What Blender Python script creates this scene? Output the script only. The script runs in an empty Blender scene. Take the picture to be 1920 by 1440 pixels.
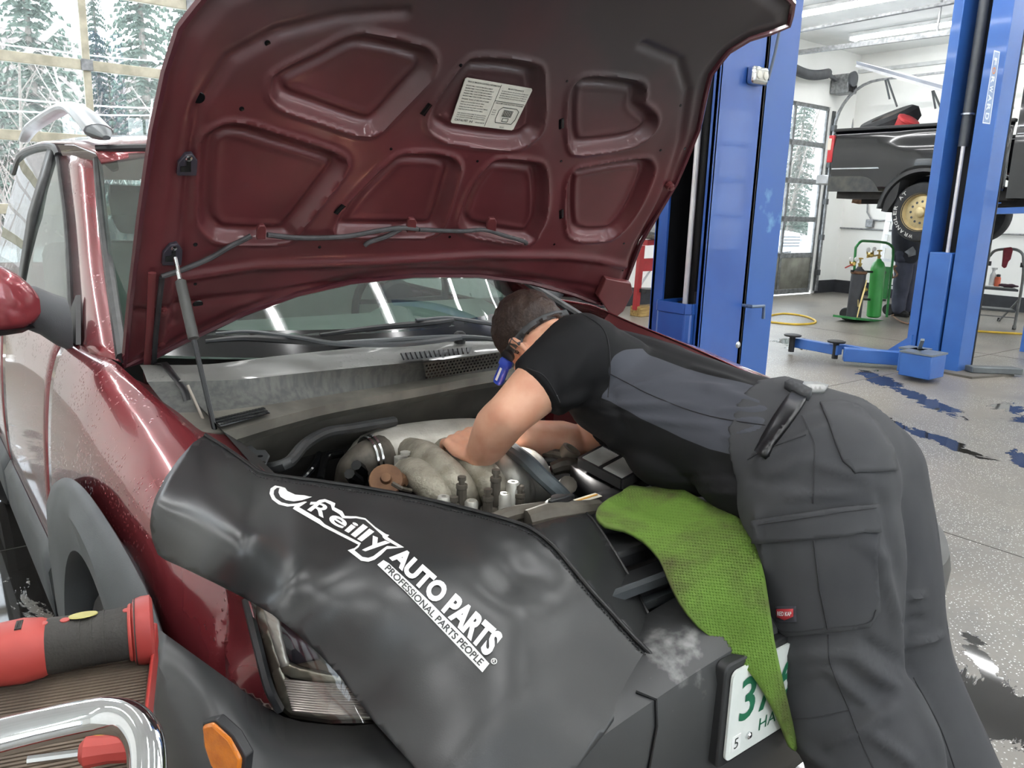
import bpy, bmesh, math, random
import numpy as np
from mathutils import Vector, Matrix, noise as mnoise
from mathutils.geometry import delaunay_2d_cdt
random.seed(7)
rad = math.radians
sin, cos, pi = math.sin, math.cos, math.pi
scene = bpy.context.scene
COL = scene.collection

# ---------------------------------------------------------------- camera
# world: X across the red car (towards its left side), Y from its nose towards its tail, Z up; metres
FPX, PITCH, ROLL, CAM_H, TH = 1490.0, rad(12.5), rad(1.83), 1.41, rad(38)
CAM = Vector((-1.142, -0.682, CAM_H))
_l = Vector((cos(TH), sin(TH), 0)); _b = Vector((-sin(TH), cos(TH), 0))
def _w(v): return Vector((v.dot(_l), v.dot(_b), v.z))
_F0 = Vector((0, cos(PITCH), -sin(PITCH))); _U0 = Vector((0, sin(PITCH), cos(PITCH))); _R0 = Vector((1, 0, 0))
FWD = _w(_F0)
RGT = _w(_R0 * cos(ROLL) + _U0 * sin(ROLL)); UPV = _w(_U0 * cos(ROLL) - _R0 * sin(ROLL))
cam_d = bpy.data.cameras.new('camera'); cam_o = bpy.data.objects.new('camera', cam_d); COL.objects.link(cam_o)
cam_d.sensor_fit = 'HORIZONTAL'; cam_d.sensor_width = 36; cam_d.lens = FPX / 1920 * 36; cam_d.clip_start = .02; cam_d.clip_end = 300
cam_o.matrix_world = Matrix(((RGT.x, UPV.x, -FWD.x, CAM.x), (RGT.y, UPV.y, -FWD.y, CAM.y), (RGT.z, UPV.z, -FWD.z, CAM.z), (0, 0, 0, 1)))
scene.camera = cam_o

# ---------------------------------------------------------------- world light, exposure
wd = bpy.data.worlds.new('overcast_sky'); scene.world = wd; wd.use_nodes = True
_nt = wd.node_tree; _bg = _nt.nodes['Background']
_tc = _nt.nodes.new('ShaderNodeTexCoord'); _no = _nt.nodes.new('ShaderNodeTexNoise'); _cr = _nt.nodes.new('ShaderNodeValToRGB')
_no.inputs['Scale'].default_value = 2.2; _no.inputs['Detail'].default_value = 4
_cr.color_ramp.elements[0].position = .3; _cr.color_ramp.elements[0].color = (.82, .88, .97, 1)
_cr.color_ramp.elements[1].position = .7; _cr.color_ramp.elements[1].color = (1, 1, 1, 1)
_nt.links.new(_tc.outputs['Generated'], _no.inputs['Vector']); _nt.links.new(_no.outputs['Fac'], _cr.inputs['Fac']); _nt.links.new(_cr.outputs['Color'], _bg.inputs['Color'])
_bg.inputs['Strength'].default_value = 4.5
scene.view_settings.view_transform = 'Standard'; scene.view_settings.look = 'None'
scene.view_settings.gamma = 1; scene.view_settings.use_curve_mapping = False
scene.view_settings.exposure = 0.6
LAMP_STRENGTH = 34.0

# ---------------------------------------------------------------- measuring helpers
def ray(px, py): return FWD + RGT * ((px - 960) / FPX) + UPV * ((720 - py) / FPX)
def K(px, py, x=None, y=None, z=None):
    """point on the sight line of a photo pixel that lies in a plane of the place (x, y or z given)"""
    D = ray(px, py)
    i, val = (0, x) if x is not None else (1, y) if y is not None else (2, z)
    return CAM + D * ((val - CAM[i]) / D[i])
def Kp(px, py, p0, n):
    D = ray(px, py); return CAM + D * ((p0 - CAM).dot(n) / D.dot(n))
def KT(px, py, t): return CAM + ray(px, py) * t
def depth(P): return (Vector(P) - CAM).dot(FWD)
def V(*a): return Vector(a)

# ---------------------------------------------------------------- materials
MATS = {}
def srgb(h):
    if isinstance(h, str): h = tuple(int(h[i:i + 2], 16) / 255 for i in (0, 2, 4))
    return tuple((c / 12.92 if c <= .04045 else ((c + .055) / 1.055) ** 2.4) for c in h)
def mat(name, col, rough=.5, metal=0, col2=None, scale=8, contrast=(.35, .65), bump=0, bscale=60, coat=0, spec=.5, rough2=None, emit=0, alpha=1, aniso=None, trans=0, detail=4, bdist=.002):
    """procedural material: two colours mixed by noise, optional fine relief"""
    if name in MATS: return MATS[name]
    m = bpy.data.materials.new(name); m.use_nodes = True; MATS[name] = m
    nt = m.node_tree; p = nt.nodes['Principled BSDF']
    c1 = srgb(col) + (1,); c2 = (srgb(col2) if col2 else tuple(c * .8 for c in srgb(col))) + (1,)
    tc = nt.nodes.new('ShaderNodeTexCoord'); nz = nt.nodes.new('ShaderNodeTexNoise'); cr = nt.nodes.new('ShaderNodeValToRGB')
    nz.inputs['Scale'].default_value = scale; nz.inputs['Detail'].default_value = detail
    if aniso:
        mp = nt.nodes.new('ShaderNodeMapping'); mp.inputs['Scale'].default_value = aniso
        nt.links.new(tc.outputs['Object'], mp.inputs['Vector']); nt.links.new(mp.outputs['Vector'], nz.inputs['Vector'])
    else: nt.links.new(tc.outputs['Object'], nz.inputs['Vector'])
    cr.color_ramp.elements[0].position, cr.color_ramp.elements[1].position = contrast
    cr.color_ramp.elements[0].color = c1; cr.color_ramp.elements[1].color = c2
    nt.links.new(nz.outputs['Fac'], cr.inputs['Fac']); nt.links.new(cr.outputs['Color'], p.inputs['Base Color'])
    p.inputs['Roughness'].default_value = rough; p.inputs['Metallic'].default_value = metal
    p.inputs['Coat Weight'].default_value = coat; p.inputs['Coat Roughness'].default_value = .05
    p.inputs['Specular IOR Level'].default_value = spec
    p.inputs['Transmission Weight'].default_value = trans
    if rough2 is not None:
        mr = nt.nodes.new('ShaderNodeMapRange'); mr.inputs['From Min'].default_value, mr.inputs['From Max'].default_value = contrast
        mr.inputs['To Min'].default_value = rough; mr.inputs['To Max'].default_value = rough2
        nt.links.new(nz.outputs['Fac'], mr.inputs['Value']); nt.links.new(mr.outputs['Result'], p.inputs['Roughness'])
    if emit:
        p.inputs['Emission Strength'].default_value = emit; p.inputs['Emission Color'].default_value = c1
    if bump:
        n2 = nt.nodes.new('ShaderNodeTexNoise'); n2.inputs['Scale'].default_value = bscale; n2.inputs['Detail'].default_value = 3
        nt.links.new(tc.outputs['Object'], n2.inputs['Vector'])
        bp = nt.nodes.new('ShaderNodeBump'); bp.inputs['Strength'].default_value = bump; bp.inputs['Distance'].default_value = bdist
        nt.links.new(n2.outputs['Fac'], bp.inputs['Height']); nt.links.new(bp.outputs['Normal'], p.inputs['Normal'])
    return m
def nodes_of(m): return m.node_tree, m.node_tree.nodes['Principled BSDF']
def thin_glass(name, tint=(1, 1, 1), refl=.08, milky=0, milkcol=(.8, .8, .8), rough=.0):
    if name in MATS: return MATS[name]
    m = bpy.data.materials.new(name); m.use_nodes = True; MATS[name] = m
    nt = m.node_tree; nt.nodes.remove(nt.nodes['Principled BSDF']); out = nt.nodes['Material Output']
    tr = nt.nodes.new('ShaderNodeBsdfTransparent'); tr.inputs['Color'].default_value = tuple(tint) + (1,)
    gl = nt.nodes.new('ShaderNodeBsdfGlossy'); gl.inputs['Roughness'].default_value = rough
    fr = nt.nodes.new('ShaderNodeFresnel'); ge = nt.nodes.new('ShaderNodeNewGeometry'); im = nt.nodes.new('ShaderNodeMapRange'); im.inputs['To Min'].default_value = 1.5; im.inputs['To Max'].default_value = 1 / 1.5   # same index from both sides of a thin pane
    nt.links.new(ge.outputs['Backfacing'], im.inputs['Value']); nt.links.new(im.outputs['Result'], fr.inputs['IOR'])
    ad = nt.nodes.new('ShaderNodeMath'); ad.operation = 'ADD'; ad.inputs[1].default_value = refl - .04; ad.use_clamp = True
    nt.links.new(fr.outputs['Fac'], ad.inputs[0])
    mx = nt.nodes.new('ShaderNodeMixShader'); nt.links.new(ad.outputs[0], mx.inputs['Fac'])
    base = tr.outputs[0]
    if milky:
        df = nt.nodes.new('ShaderNodeBsdfDiffuse'); df.inputs['Color'].default_value = tuple(milkcol) + (1,)
        nz = nt.nodes.new('ShaderNodeTexNoise'); nz.inputs['Scale'].default_value = 30; tc = nt.nodes.new('ShaderNodeTexCoord'); nt.links.new(tc.outputs['Object'], nz.inputs['Vector'])
        ml = nt.nodes.new('ShaderNodeMath'); ml.operation = 'MULTIPLY'; ml.inputs[1].default_value = milky * 2; nt.links.new(nz.outputs['Fac'], ml.inputs[0])
        m2 = nt.nodes.new('ShaderNodeMixShader'); nt.links.new(ml.outputs[0], m2.inputs['Fac']); nt.links.new(tr.outputs[0], m2.inputs[1]); nt.links.new(df.outputs[0], m2.inputs[2]); base = m2.outputs[0]
    nt.links.new(base, mx.inputs[1]); nt.links.new(gl.outputs[0], mx.inputs[2]); nt.links.new(mx.outputs[0], out.inputs['Surface'])
    return m

# ---------------------------------------------------------------- mesh building
def catmull(pts, n=6, closed=False):
    pts = [Vector(p) for p in pts]
    if len(pts) < 3 and not closed: return [pts[0].lerp(pts[-1], i / n) for i in range(n + 1)]
    out = []; m = len(pts); segs = m if closed else m - 1
    for i in range(segs):
        p0 = pts[(i - 1) % m] if (closed or i > 0) else pts[0] * 2 - pts[1]
        p1 = pts[i]; p2 = pts[(i + 1) % m]
        p3 = pts[(i + 2) % m] if (closed or i + 2 < m) else pts[-1] * 2 - pts[-2]
        for k in range(n):
            t = k / n
            out.append(.5 * ((2 * p1) + (p2 - p0) * t + (2 * p0 - 5 * p1 + 4 * p2 - p3) * t * t + (3 * p1 - p0 - 3 * p2 + p3) * t ** 3))
    if not closed: out.append(pts[-1].copy())
    return out
def resample(pts, n):
    pts = [Vector(p) for p in pts]; L = [0]
    for a, b in zip(pts, pts[1:]): L.append(L[-1] + (b - a).length)
    out = []; j = 0
    for i in range(n):
        s = L[-1] * i / (n - 1)
        while j < len(pts) - 2 and L[j + 1] < s: j += 1
        d = L[j + 1] - L[j]; out.append(pts[j].lerp(pts[j + 1], (s - L[j]) / d if d > 1e-9 else 0))
    return out
class MB:
    def __init__(s): s.v = []; s.f = []
    def add(s, vs, fs):
        o = len(s.v); s.v += [Vector(v) for v in vs]; s.f += [tuple(i + o for i in f) for f in fs]; return s
    def box(s, x0, x1, y0, y1, z0, z1): return s.hexa([(x0, y0, z0), (x1, y0, z0), (x1, y1, z0), (x0, y1, z0), (x0, y0, z1), (x1, y0, z1), (x1, y1, z1), (x0, y1, z1)])
    def hexa(s, c): return s.add(c, [(0, 3, 2, 1), (4, 5, 6, 7), (0, 1, 5, 4), (1, 2, 6, 5), (2, 3, 7, 6), (3, 0, 4, 7)])
    def bar(s, a, b, w, h, up=(0, 0, 1)):
        a = Vector(a); b = Vector(b); d = (b - a).normalized(); u = Vector(up)
        if abs(d.dot(u)) > .98: u = Vector((0, 1, 0))
        sd = d.cross(u).normalized() * (w / 2); uu = sd.cross(d).normalized() * (h / 2)
        return s.hexa([a - sd - uu, a + sd - uu, b + sd - uu, b - sd - uu, a - sd + uu, a + sd + uu, b + sd + uu, b - sd + uu])
    def tube(s, pts, r, seg=8, caps=True, smooth=0, closed=False, flat=1.0, up=None):
        pts = catmull(pts, smooth, closed) if smooth else [Vector(p) for p in pts]
        n = len(pts); rr = [r] * n if not hasattr(r, '__len__') else [float(np.interp(i / (n - 1), np.linspace(0, 1, len(r)), r)) for i in range(n)]
        vs = []; prev = None
        for i, p in enumerate(pts):
            t = (pts[(i + 1) % n] - pts[i - 1]) if closed else (pts[min(i + 1, n - 1)] - pts[max(i - 1, 0)])
            t = t.normalized() if t.length > 1e-9 else Vector((0, 0, 1))
            if prev is None:
                a = Vector(up) if up else Vector((0, 0, 1))
                if abs(t.dot(a)) > .95: a = Vector((1, 0, 0))
            else: a = prev
            a = (a - t * a.dot(t)).normalized(); prev = a; bb = t.cross(a)
            for k in range(seg):
                an = 2 * pi * k / seg; vs.append(p + (a * cos(an) * flat + bb * sin(an)) * rr[i])
        fs = []
        for i in range(n if closed else n - 1):
            j = (i + 1) % n
            for k in range(seg): fs.append((i * seg + k, i * seg + (k + 1) % seg, j * seg + (k + 1) % seg, j * seg + k))
        if caps and not closed: fs += [tuple(range(seg - 1, -1, -1)), tuple(range((n - 1) * seg, n * seg))]
        return s.add(vs, fs)
    def lathe(s, prof, o=(0, 0, 0), axis=(0, 0, 1), seg=20, caps=True):
        o = Vector(o); ax = Vector(axis).normalized(); a = Vector((1, 0, 0)) if abs(ax.x) < .9 else Vector((0, 1, 0))
        a = (a - ax * a.dot(ax)).normalized(); b = ax.cross(a); vs = []; fs = []
        for r, h in prof:
            for k in range(seg):
                an = 2 * pi * k / seg; vs.append(o + ax * h + (a * cos(an) + b * sin(an)) * r)
        for i in range(len(prof) - 1):
            for k in range(seg): fs.append((i * seg + k, i * seg + (k + 1) % seg, (i + 1) * seg + (k + 1) % seg, (i + 1) * seg + k))
        if caps: fs += [tuple(range(seg - 1, -1, -1)), tuple(range((len(prof) - 1) * seg, len(prof) * seg))]
        return s.add(vs, fs)
    def loft(s, rails, closed=False, caps=False):
        m = len(rails[0]); vs = [p for r in rails for p in r]; fs = []
        for i in range(len(rails) - 1):
            for k in range(m if closed else m - 1):
                fs.append((i * m + k, i * m + (k + 1) % m, (i + 1) * m + (k + 1) % m, (i + 1) * m + k))
        if caps: fs += [tuple(range(m - 1, -1, -1)), tuple(range((len(rails) - 1) * m, len(rails) * m))]
        return s.add(vs, fs)
    def prism(s, poly, vec):
        n = len(poly); vec = Vector(vec); vs = [Vector(p) for p in poly] + [Vector(p) + vec for p in poly]
        return s.add(vs, [tuple(range(n - 1, -1, -1)), tuple(range(n, 2 * n))] + [(i, (i + 1) % n, (i + 1) % n + n, i + n) for i in range(n)])
    def patch(s, poly, res, func, closedpoly=True):
        """fill a 2-D outline with a regular triangulation and lift every point with func(u, v)"""
        P = [Vector((p[0], p[1])) for p in poly]; B = []
        for i in range(len(P)):
            a, b = P[i], P[(i + 1) % len(P)]; n = max(1, int((b - a).length / res))
            B += [a.lerp(b, k / n) for k in range(n)]
        nb = len(B); px = np.array([p.x for p in B]); py = np.array([p.y for p in B])
        G = []; x0, x1, y0, y1 = px.min(), px.max(), py.min(), py.max()
        qx = np.roll(px, -1); qy = np.roll(py, -1)
        ny = int((y1 - y0) / (res * .866)) + 1
        for j in range(1, ny):
            yy = y0 + j * res * .866
            for i in range(int((x1 - x0) / res) + 2):
                xx = x0 + (i + .5 * (j % 2)) * res
                cr = ((py > yy) != (qy > yy)); 
                xs = px[cr] + (yy - py[cr]) / (qy[cr] - py[cr]) * (qx[cr] - px[cr])
                if (xs > xx).sum() % 2 == 1 and np.min((px - xx) ** 2 + (py - yy) ** 2) > (res * .45) ** 2: G.append(Vector((xx, yy)))
        vs, es, fs, *_ = delaunay_2d_cdt(B + G, [(i, (i + 1) % nb) for i in range(nb)], [], 1, 1e-9)
        return s.add([func(v.x, v.y) for v in vs], [tuple(f) for f in fs])
    def build(s, name, m, parent=None, smooth=True, solid=0, soff=-1, sub=0, bevel=0, angle=35, weld=False, label=None, kind=None, face=None):
        xs = [v.x for v in s.v]; ys = [v.y for v in s.v]; zs = [v.z for v in s.v]
        o = Vector(((min(xs) + max(xs)) / 2, (min(ys) + max(ys)) / 2, min(zs)))
        me = bpy.data.meshes.new(name); me.from_pydata([tuple(v - o) for v in s.v], [], s.f)
        bm = bmesh.new(); bm.from_mesh(me)
        if weld: bmesh.ops.remove_doubles(bm, verts=bm.verts, dist=1e-5)
        bmesh.ops.recalc_face_normals(bm, faces=bm.faces)
        if face is not None:   # turn an open sheet so that it faces a point; solidify then thickens away from it
            if sum((f.normal.dot(Vector(face) - o - f.calc_center_median()) * f.calc_area()) for f in bm.faces) < 0: bmesh.ops.reverse_faces(bm, faces=bm.faces)
        if smooth:
            for f in bm.faces: f.smooth = True
            for e in bm.edges:
                if len(e.link_faces) == 2 and e.calc_face_angle(0) > rad(angle): e.smooth = False
        bm.to_mesh(me); bm.free()
        for mm in (m if isinstance(m, (list, tuple)) else [m]): me.materials.append(mm)
        ob = bpy.data.objects.new(name, me); COL.objects.link(ob); ob.location = o
        if parent: setp(ob, parent)
        if bevel:
            b = ob.modifiers.new('bevel', 'BEVEL'); b.width = bevel; b.segments = 2; b.limit_method = 'ANGLE'; b.angle_limit = rad(40)
        if solid:
            sm = ob.modifiers.new('solid', 'SOLIDIFY'); sm.thickness = solid; sm.offset = soff
        if sub:
            sb = ob.modifiers.new('sub', 'SUBSURF'); sb.levels = sb.render_levels = sub
        if label: ob['label'] = label
        if kind: ob['kind'] = kind
        return ob
def wloc(o):
    p = o.location.copy()
    while o.parent: o = o.parent; p = p + Vector((0, 0, 0))
    return p
WORLD_LOC = {}
def setp(ob, parent):
    """parent while keeping the place: every object here carries only a world translation (rotations come from copies of roots)"""
    ob.parent = parent; ob.matrix_parent_inverse = WORLD_LOC.get(parent.name, Matrix.Translation(parent.location)).inverted()
    WORLD_LOC[ob.name] = Matrix.Translation(ob.location)
def thing(name, label, cat, loc=(0, 0, 0), group=None):
    o = bpy.data.objects.new(name, None); COL.objects.link(o); o.location = loc; o.empty_display_size = .1
    o['label'] = label; o['category'] = cat
    if group: o['group'] = group
    return o
def tag(o, label, cat, group=None):
    o['label'] = label; o['category'] = cat
    if group: o['group'] = group
    return o
def struct(o): o['kind'] = 'structure'; return o
def copy_tree(root, loc, rotz=None, label=None, scale=None):
    r = root.copy(); COL.objects.link(r); r.location = loc
    if rotz is not None: r.rotation_euler = (0, 0, rotz)
    if scale: r.scale = scale
    if label: r['label'] = label
    def rec(a, b):
        for ch in list(a.children):
            c = ch.copy(); COL.objects.link(c); c.parent = b; c.matrix_parent_inverse = ch.matrix_parent_inverse.copy(); rec(ch, c)
    rec(root, r); return r
def tps(ctrl):
    """smooth function through (u, v, value) points"""
    A = np.array(ctrl, float); n = len(A); S = 100.0
    P = A[:, :2] / S
    d = np.linalg.norm(P[:, None] - P[None], axis=-1); M = np.zeros((n + 3, n + 3))
    M[:n, :n] = np.where(d > 0, d * d * np.log(d + 1e-12), 0) + 1e-4 * np.eye(n); M[:n, n] = 1; M[:n, n + 1:] = P; M[n, :n] = 1; M[n + 1:, :n] = P.T
    w = np.linalg.solve(M, np.concatenate([A[:, 2], [0, 0, 0]]))
    def f(u, v):
        r = np.hypot(P[:, 0] - u / S, P[:, 1] - v / S); k = np.where(r > 0, r * r * np.log(r + 1e-12), 0)
        return float(k @ w[:n] + w[n] + w[n + 1] * u / S + w[n + 2] * v / S)
    return f
def sm(a, b, x):
    t = min(1, max(0, (x - a) / (b - a))); return t * t * (3 - 2 * t)
_textcache = {}
def text_mesh(body, font_w=1.0, bold=0.0, res=3):
    """flat letters as (verts2d, faces), unit height, from the built-in font"""
    key = (body, bold)
    if key in _textcache: return _textcache[key]
    cu = bpy.data.curves.new('t', 'FONT'); cu.body = body; cu.size = 1; cu.offset = bold; cu.resolution_u = res; cu.fill_mode = 'FRONT'
    ob = bpy.data.objects.new('t', cu); COL.objects.link(ob); dg = bpy.context.evaluated_depsgraph_get()
    me = ob.evaluated_get(dg).to_mesh(); vs = [(v.co.x, v.co.y) for v in me.vertices]; fs = [tuple(p.vertices) for p in me.polygons]
    ob.evaluated_get(dg).to_mesh_clear(); bpy.data.objects.remove(ob); bpy.data.curves.remove(cu)
    if vs:
        x0 = min(v[0] for v in vs); x1 = max(v[0] for v in vs); y0 = min(v[1] for v in vs); y1 = max(v[1] for v in vs)
        vs = [((v[0] - x0) / (x1 - x0), (v[1] - y0) / (y1 - y0)) for v in vs]
    _textcache[key] = (vs, fs); return vs, fs
def put_text(mb, body, quad, lift=Vector((0, 0, 0)), bold=0.0, func=None):
    """letters stretched over a quad (bottom-left, bottom-right, top-right, top-left); func maps the flat point to space"""
    vs, fs = text_mesh(body, bold=bold); q = [Vector(p) for p in quad]; out = []
    for x, y in vs:
        p = (q[0] * (1 - x) + q[1] * x) * (1 - y) + (q[3] * (1 - x) + q[2] * x) * y
        out.append((func(p) if func else p) + lift)
    mb.add(out, fs)
def merge_out(pts2): return pts2
# ================================================================ the setting
XL, XR, YF, YB, ZC = -4.6, 13.4, -6.0, 7.8, 4.35
M_wall = mat('wall_paint', 'f0f1ee', .7, col2='eaebe7', scale=1.5)
M_ceil = mat('ceiling_paint', 'f6f7f6', .8, col2='eceeec', scale=2)
M_black = mat('black_band_paint', '23252a', .6, col2='2f3136')
M_alu = mat('door_aluminium', '8f9294', .45, .6, col2='6a6c6c', scale=14)
M_frame = mat('door_cream_frame', 'c9c4b0', .5, 0, col2='a8a390', scale=9)
M_panel = mat('door_steel_panel', 'a7a69c', .35, .8, col2='7c7b74', scale=3)
M_gal = mat('galvanised_steel', '9a9c9e', .45, .75, col2='77797b', scale=20)
M_dark = mat('dark_rubber', '17181a', .6, col2='242528', scale=20)
M_winglass = thin_glass('window_glass', (.93, .96, .97), .07, milky=.05, milkcol=(.75, .8, .85))
FLO = ((XL + XR) / 2, (YF + YB) / 2)
def _pz(px, py): p = K(px, py, z=0); return (p.x, p.y)
PUDDLES = [_pz(1755, 822) + (.55, .12, 1.1), _pz(1690, 800) + (.5, .1, 1.0), _pz(1650, 712) + (.5, .2, .9), _pz(1720, 745) + (.8, .14, 1.0), _pz(1500, 645) + (.55, .3, .7), _pz(1870, 1320) + (.28, .2, .6), _pz(1840, 1240) + (.3, .06, .6), _pz(1900, 770) + (.5, .2, .6), _pz(1915, 860) + (.25, .1, .6), _pz(1480, 1420) + (.25, .2, .2), _pz(30, 1040) + (1.3, 1.3, 0), _pz(10, 960) + (1.2, 1.6, 0), (3.4, -2.5, 1, .6, .4), (6.5, -1.5, 1.2, .5, .2)]  # wide patches left of the car: wet slab with shade painted in too
def floor_mat():
    m = mat('wet_concrete', '77736b', .42, col2='5f5c56', scale=1.1, contrast=(.3, .7)); nt, p = nodes_of(m)
    L = nt.links.new; N = nt.nodes.new
    tc = N('ShaderNodeTexCoord')
    def noise(scale, detail=4, rough=.6, dist=0):
        n = N('ShaderNodeTexNoise'); n.inputs['Scale'].default_value = scale; n.inputs['Detail'].default_value = detail; n.inputs['Roughness'].default_value = rough; n.inputs['Distortion'].default_value = dist
        L(tc.outputs['Object'], n.inputs['Vector']); return n
    def ramp(src, a, b, inv=False):
        r = N('ShaderNodeMapRange'); r.inputs['From Min'].default_value = a; r.inputs['From Max'].default_value = b; r.clamp = True
        if inv: r.inputs['To Min'].default_value = 1; r.inputs['To Max'].default_value = 0
        L(src, r.inputs['Value']); return r.outputs['Result']
    base = p.inputs['Base Color'].links[0].from_socket
    def mix(a, b, fac, blend='MIX'):
        n = N('ShaderNodeMix'); n.data_type = 'RGBA'; n.blend_type = blend; L(fac, n.inputs[0])
        L(a, n.inputs[6])
        if isinstance(b, tuple): n.inputs[7].default_value = b
        else: L(b, n.inputs[7])
        return n.outputs[2]
    fine = noise(9, 6, .75)
    c = mix(base, (.095, .092, .086, 1), ramp(fine.outputs['Fac'], .5, .75))
    warm = noise(.5, 3)
    c = mix(c, (.20, .178, .148, 1), ramp(warm.outputs['Fac'], .42, .6))
    # pale flakes scattered in the slab
    vo = N('ShaderNodeTexVoronoi'); vo.inputs['Scale'].default_value = 75; L(tc.outputs['Object'], vo.inputs['Vector'])
    cl = noise(1.6, 3)
    fl = N('ShaderNodeMath'); fl.operation = 'MULTIPLY'; L(ramp(vo.outputs['Distance'], .16, .24, True), fl.inputs[0]); L(ramp(cl.outputs['Fac'], .36, .56), fl.inputs[1])
    c = mix(c, (.82, .82, .8, 1), fl.outputs[0])
    # puddles and oil: sharp edged dark wet shapes lying where water has run
    wet = noise(2.6, 7, .7, .6); blob = None
    for bx, by, rx, ry, rot in PUDDLES:
        mp = N('ShaderNodeMapping'); mp.vector_type = 'TEXTURE'; mp.inputs['Location'].default_value = (bx - FLO[0], by - FLO[1], .1); mp.inputs['Rotation'].default_value = (0, 0, rot); mp.inputs['Scale'].default_value = (rx, ry, 1)
        L(tc.outputs['Object'], mp.inputs['Vector']); ln = N('ShaderNodeVectorMath'); ln.operation = 'LENGTH'; L(mp.outputs['Vector'], ln.inputs[0])
        o_ = ramp(ln.outputs['Value'], 0, 1.5, True)
        if blob is None: blob = o_
        else:
            mxm = N('ShaderNodeMath'); mxm.operation = 'MAXIMUM'; L(blob, mxm.inputs[0]); L(o_, mxm.inputs[1]); blob = mxm.outputs[0]
    sm_ = N('ShaderNodeMath'); sm_.operation = 'ADD'; wa = N('ShaderNodeMath'); wa.operation = 'MULTIPLY_ADD'; wa.inputs[1].default_value = 2.4; wa.inputs[2].default_value = -.7; L(wet.outputs['Fac'], wa.inputs[0]); L(blob, sm_.inputs[0]); L(wa.outputs[0], sm_.inputs[1])
    wm = ramp(sm_.outputs[0], 1.05, 1.08)
    c = mix(c, (.022, .021, .02, 1), wm)
    L(c, p.inputs['Base Color'])
    rr = N('ShaderNodeMapRange'); rr.inputs['To Min'].default_value = .36; rr.inputs['To Max'].default_value = .04; L(wm, rr.inputs['Value']); L(rr.outputs['Result'], p.inputs['Roughness'])
    bp = N('ShaderNodeBump'); bp.inputs['Strength'].default_value = .25; bp.inputs['Distance'].default_value = .004
    inv = N('ShaderNodeMath'); inv.operation = 'SUBTRACT'; inv.inputs[0].default_value = 1; L(wm, inv.inputs[1])
    mu = N('ShaderNodeMath'); mu.operation = 'MULTIPLY'; L(inv.outputs[0], mu.inputs[0]); L(fine.outputs['Fac'], mu.inputs[1])
    L(mu.outputs[0], bp.inputs['Height']); L(bp.outputs['Normal'], p.inputs['Normal'])
    return m
fl = MB().box(XL, XR, YF, YB, -.1, 0).build('floor', floor_mat(), smooth=False); struct(fl)
# saw cut joints in the slab
M_joint = mat('slab_joint', '4a4844', .9)
for a, b in (((2.6, -6), (2.6, 7.8)), ((-4.6, 2.9), (13.4, 2.9)), ((8.3, -6), (8.3, 7.8))):
    o = MB().bar((a[0], a[1], .0005), (b[0], b[1], .0005), .006, .001).build('slab_joint', M_joint, fl)
DOORS = [('L', -1.52, 2.4, 3.9), ('R', 8.62, 12.6, 3.36)]
def wall_with_openings(name, y, opens, ztop):
    m = MB(); xs = XL
    for x0, x1, zt in opens:
        m.box(xs, x0, y, y + .2, 0, ztop); m.box(x0, x1, y, y + .2, zt, ztop); xs = x1
    m.box(xs, XR, y, y + .2, 0, ztop); return struct(m.build(name, M_wall, smooth=False))
wall_with_openings('wall_back', YB, [(-1.52, 2.4, 3.9), (8.62, 12.6, 3.36)], ZC)
struct(MB().box(XR, XR + .2, YF, YB + .2, 0, ZC).build('wall_right', M_wall, smooth=False))
struct(MB().box(XL - .2, XL, YF, YB + .2, 0, ZC).build('wall_left', M_wall, smooth=False))
wall_with_openings('wall_front', YF - .2, [(-3.6, 0.2, 3.4), (2.4, 6.2, 3.4), (8.4, 12.2, 3.4)], ZC)
struct(MB().box(XL - .2, XR + .2, YF - .2, YB + .2, ZC, ZC + .15).build('ceiling', M_ceil, smooth=False))
bb = MB().box(2.5, 8.5, YB - .012, YB, 0, .24); bb.box(12.72, XR, YB - .012, YB, 0, .24); struct(bb.build('baseboard_back', M_black, smooth=False))
struct(MB().box(XR - .012, XR, YF, YB, 0, .24).build('baseboard_right', M_black, smooth=False))
# ceiling edge trim above the right wall
struct(MB().box(XR - .06, XR, YF, YB, ZC - .32, ZC - .26).build('trim_1', mat('wall_ledge', 'cfd2d2', .6)))
def garage_door(name, x0, x1, y, rails, mulls, frame, panelz=None, label=''):
    d = bpy.data.objects.new(name, None); COL.objects.link(d); d.location = ((x0 + x1) / 2, y, 0); d['kind'] = 'structure'
    for z in rails: MB().box(x0, x1, y - .02, y + .03, z - .045, z + .045).build('rail', frame, d, bevel=.006)
    cols = [x0] + mulls + [x1]
    for x in cols: MB().box(x - .032, x + .032, y - .015, y + .025, rails[0], rails[-1]).build('mullion', frame, d, bevel=.005)
    for i in range(len(rails) - 1):
        for j in range(len(cols) - 1):
            a, b, c, e = cols[j] + .03, cols[j + 1] - .03, rails[i] + .04, rails[i + 1] - .04
            if panelz and rails[i + 1] <= panelz + .01: MB().box(a, b, y, y + .02, c, e).build('panel', M_panel, d, bevel=.004)
            else: MB().box(a, b, y + .002, y + .008, c, e).build('pane', M_winglass, d, smooth=False)
        for x in cols[1:-1]: MB().box(x - .05, x + .05, y - .035, y - .018, rails[i + 1] - .05, rails[i + 1] + .05).build('hinge', M_gal, d, bevel=.004)
    return d
garage_door('door_1', -1.5, 2.38, YB + .04, [.06, .62, 1.26, 1.9, 2.56, 3.22, 3.88], [-.52, .46, 1.42], M_frame, .62)
garage_door('door_2', 8.64, 12.58, YB + .04, [.06, .72, 1.37, 2.04, 2.69, 3.34], [9.6, 10.6, 11.57], M_alu, .72)
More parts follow.
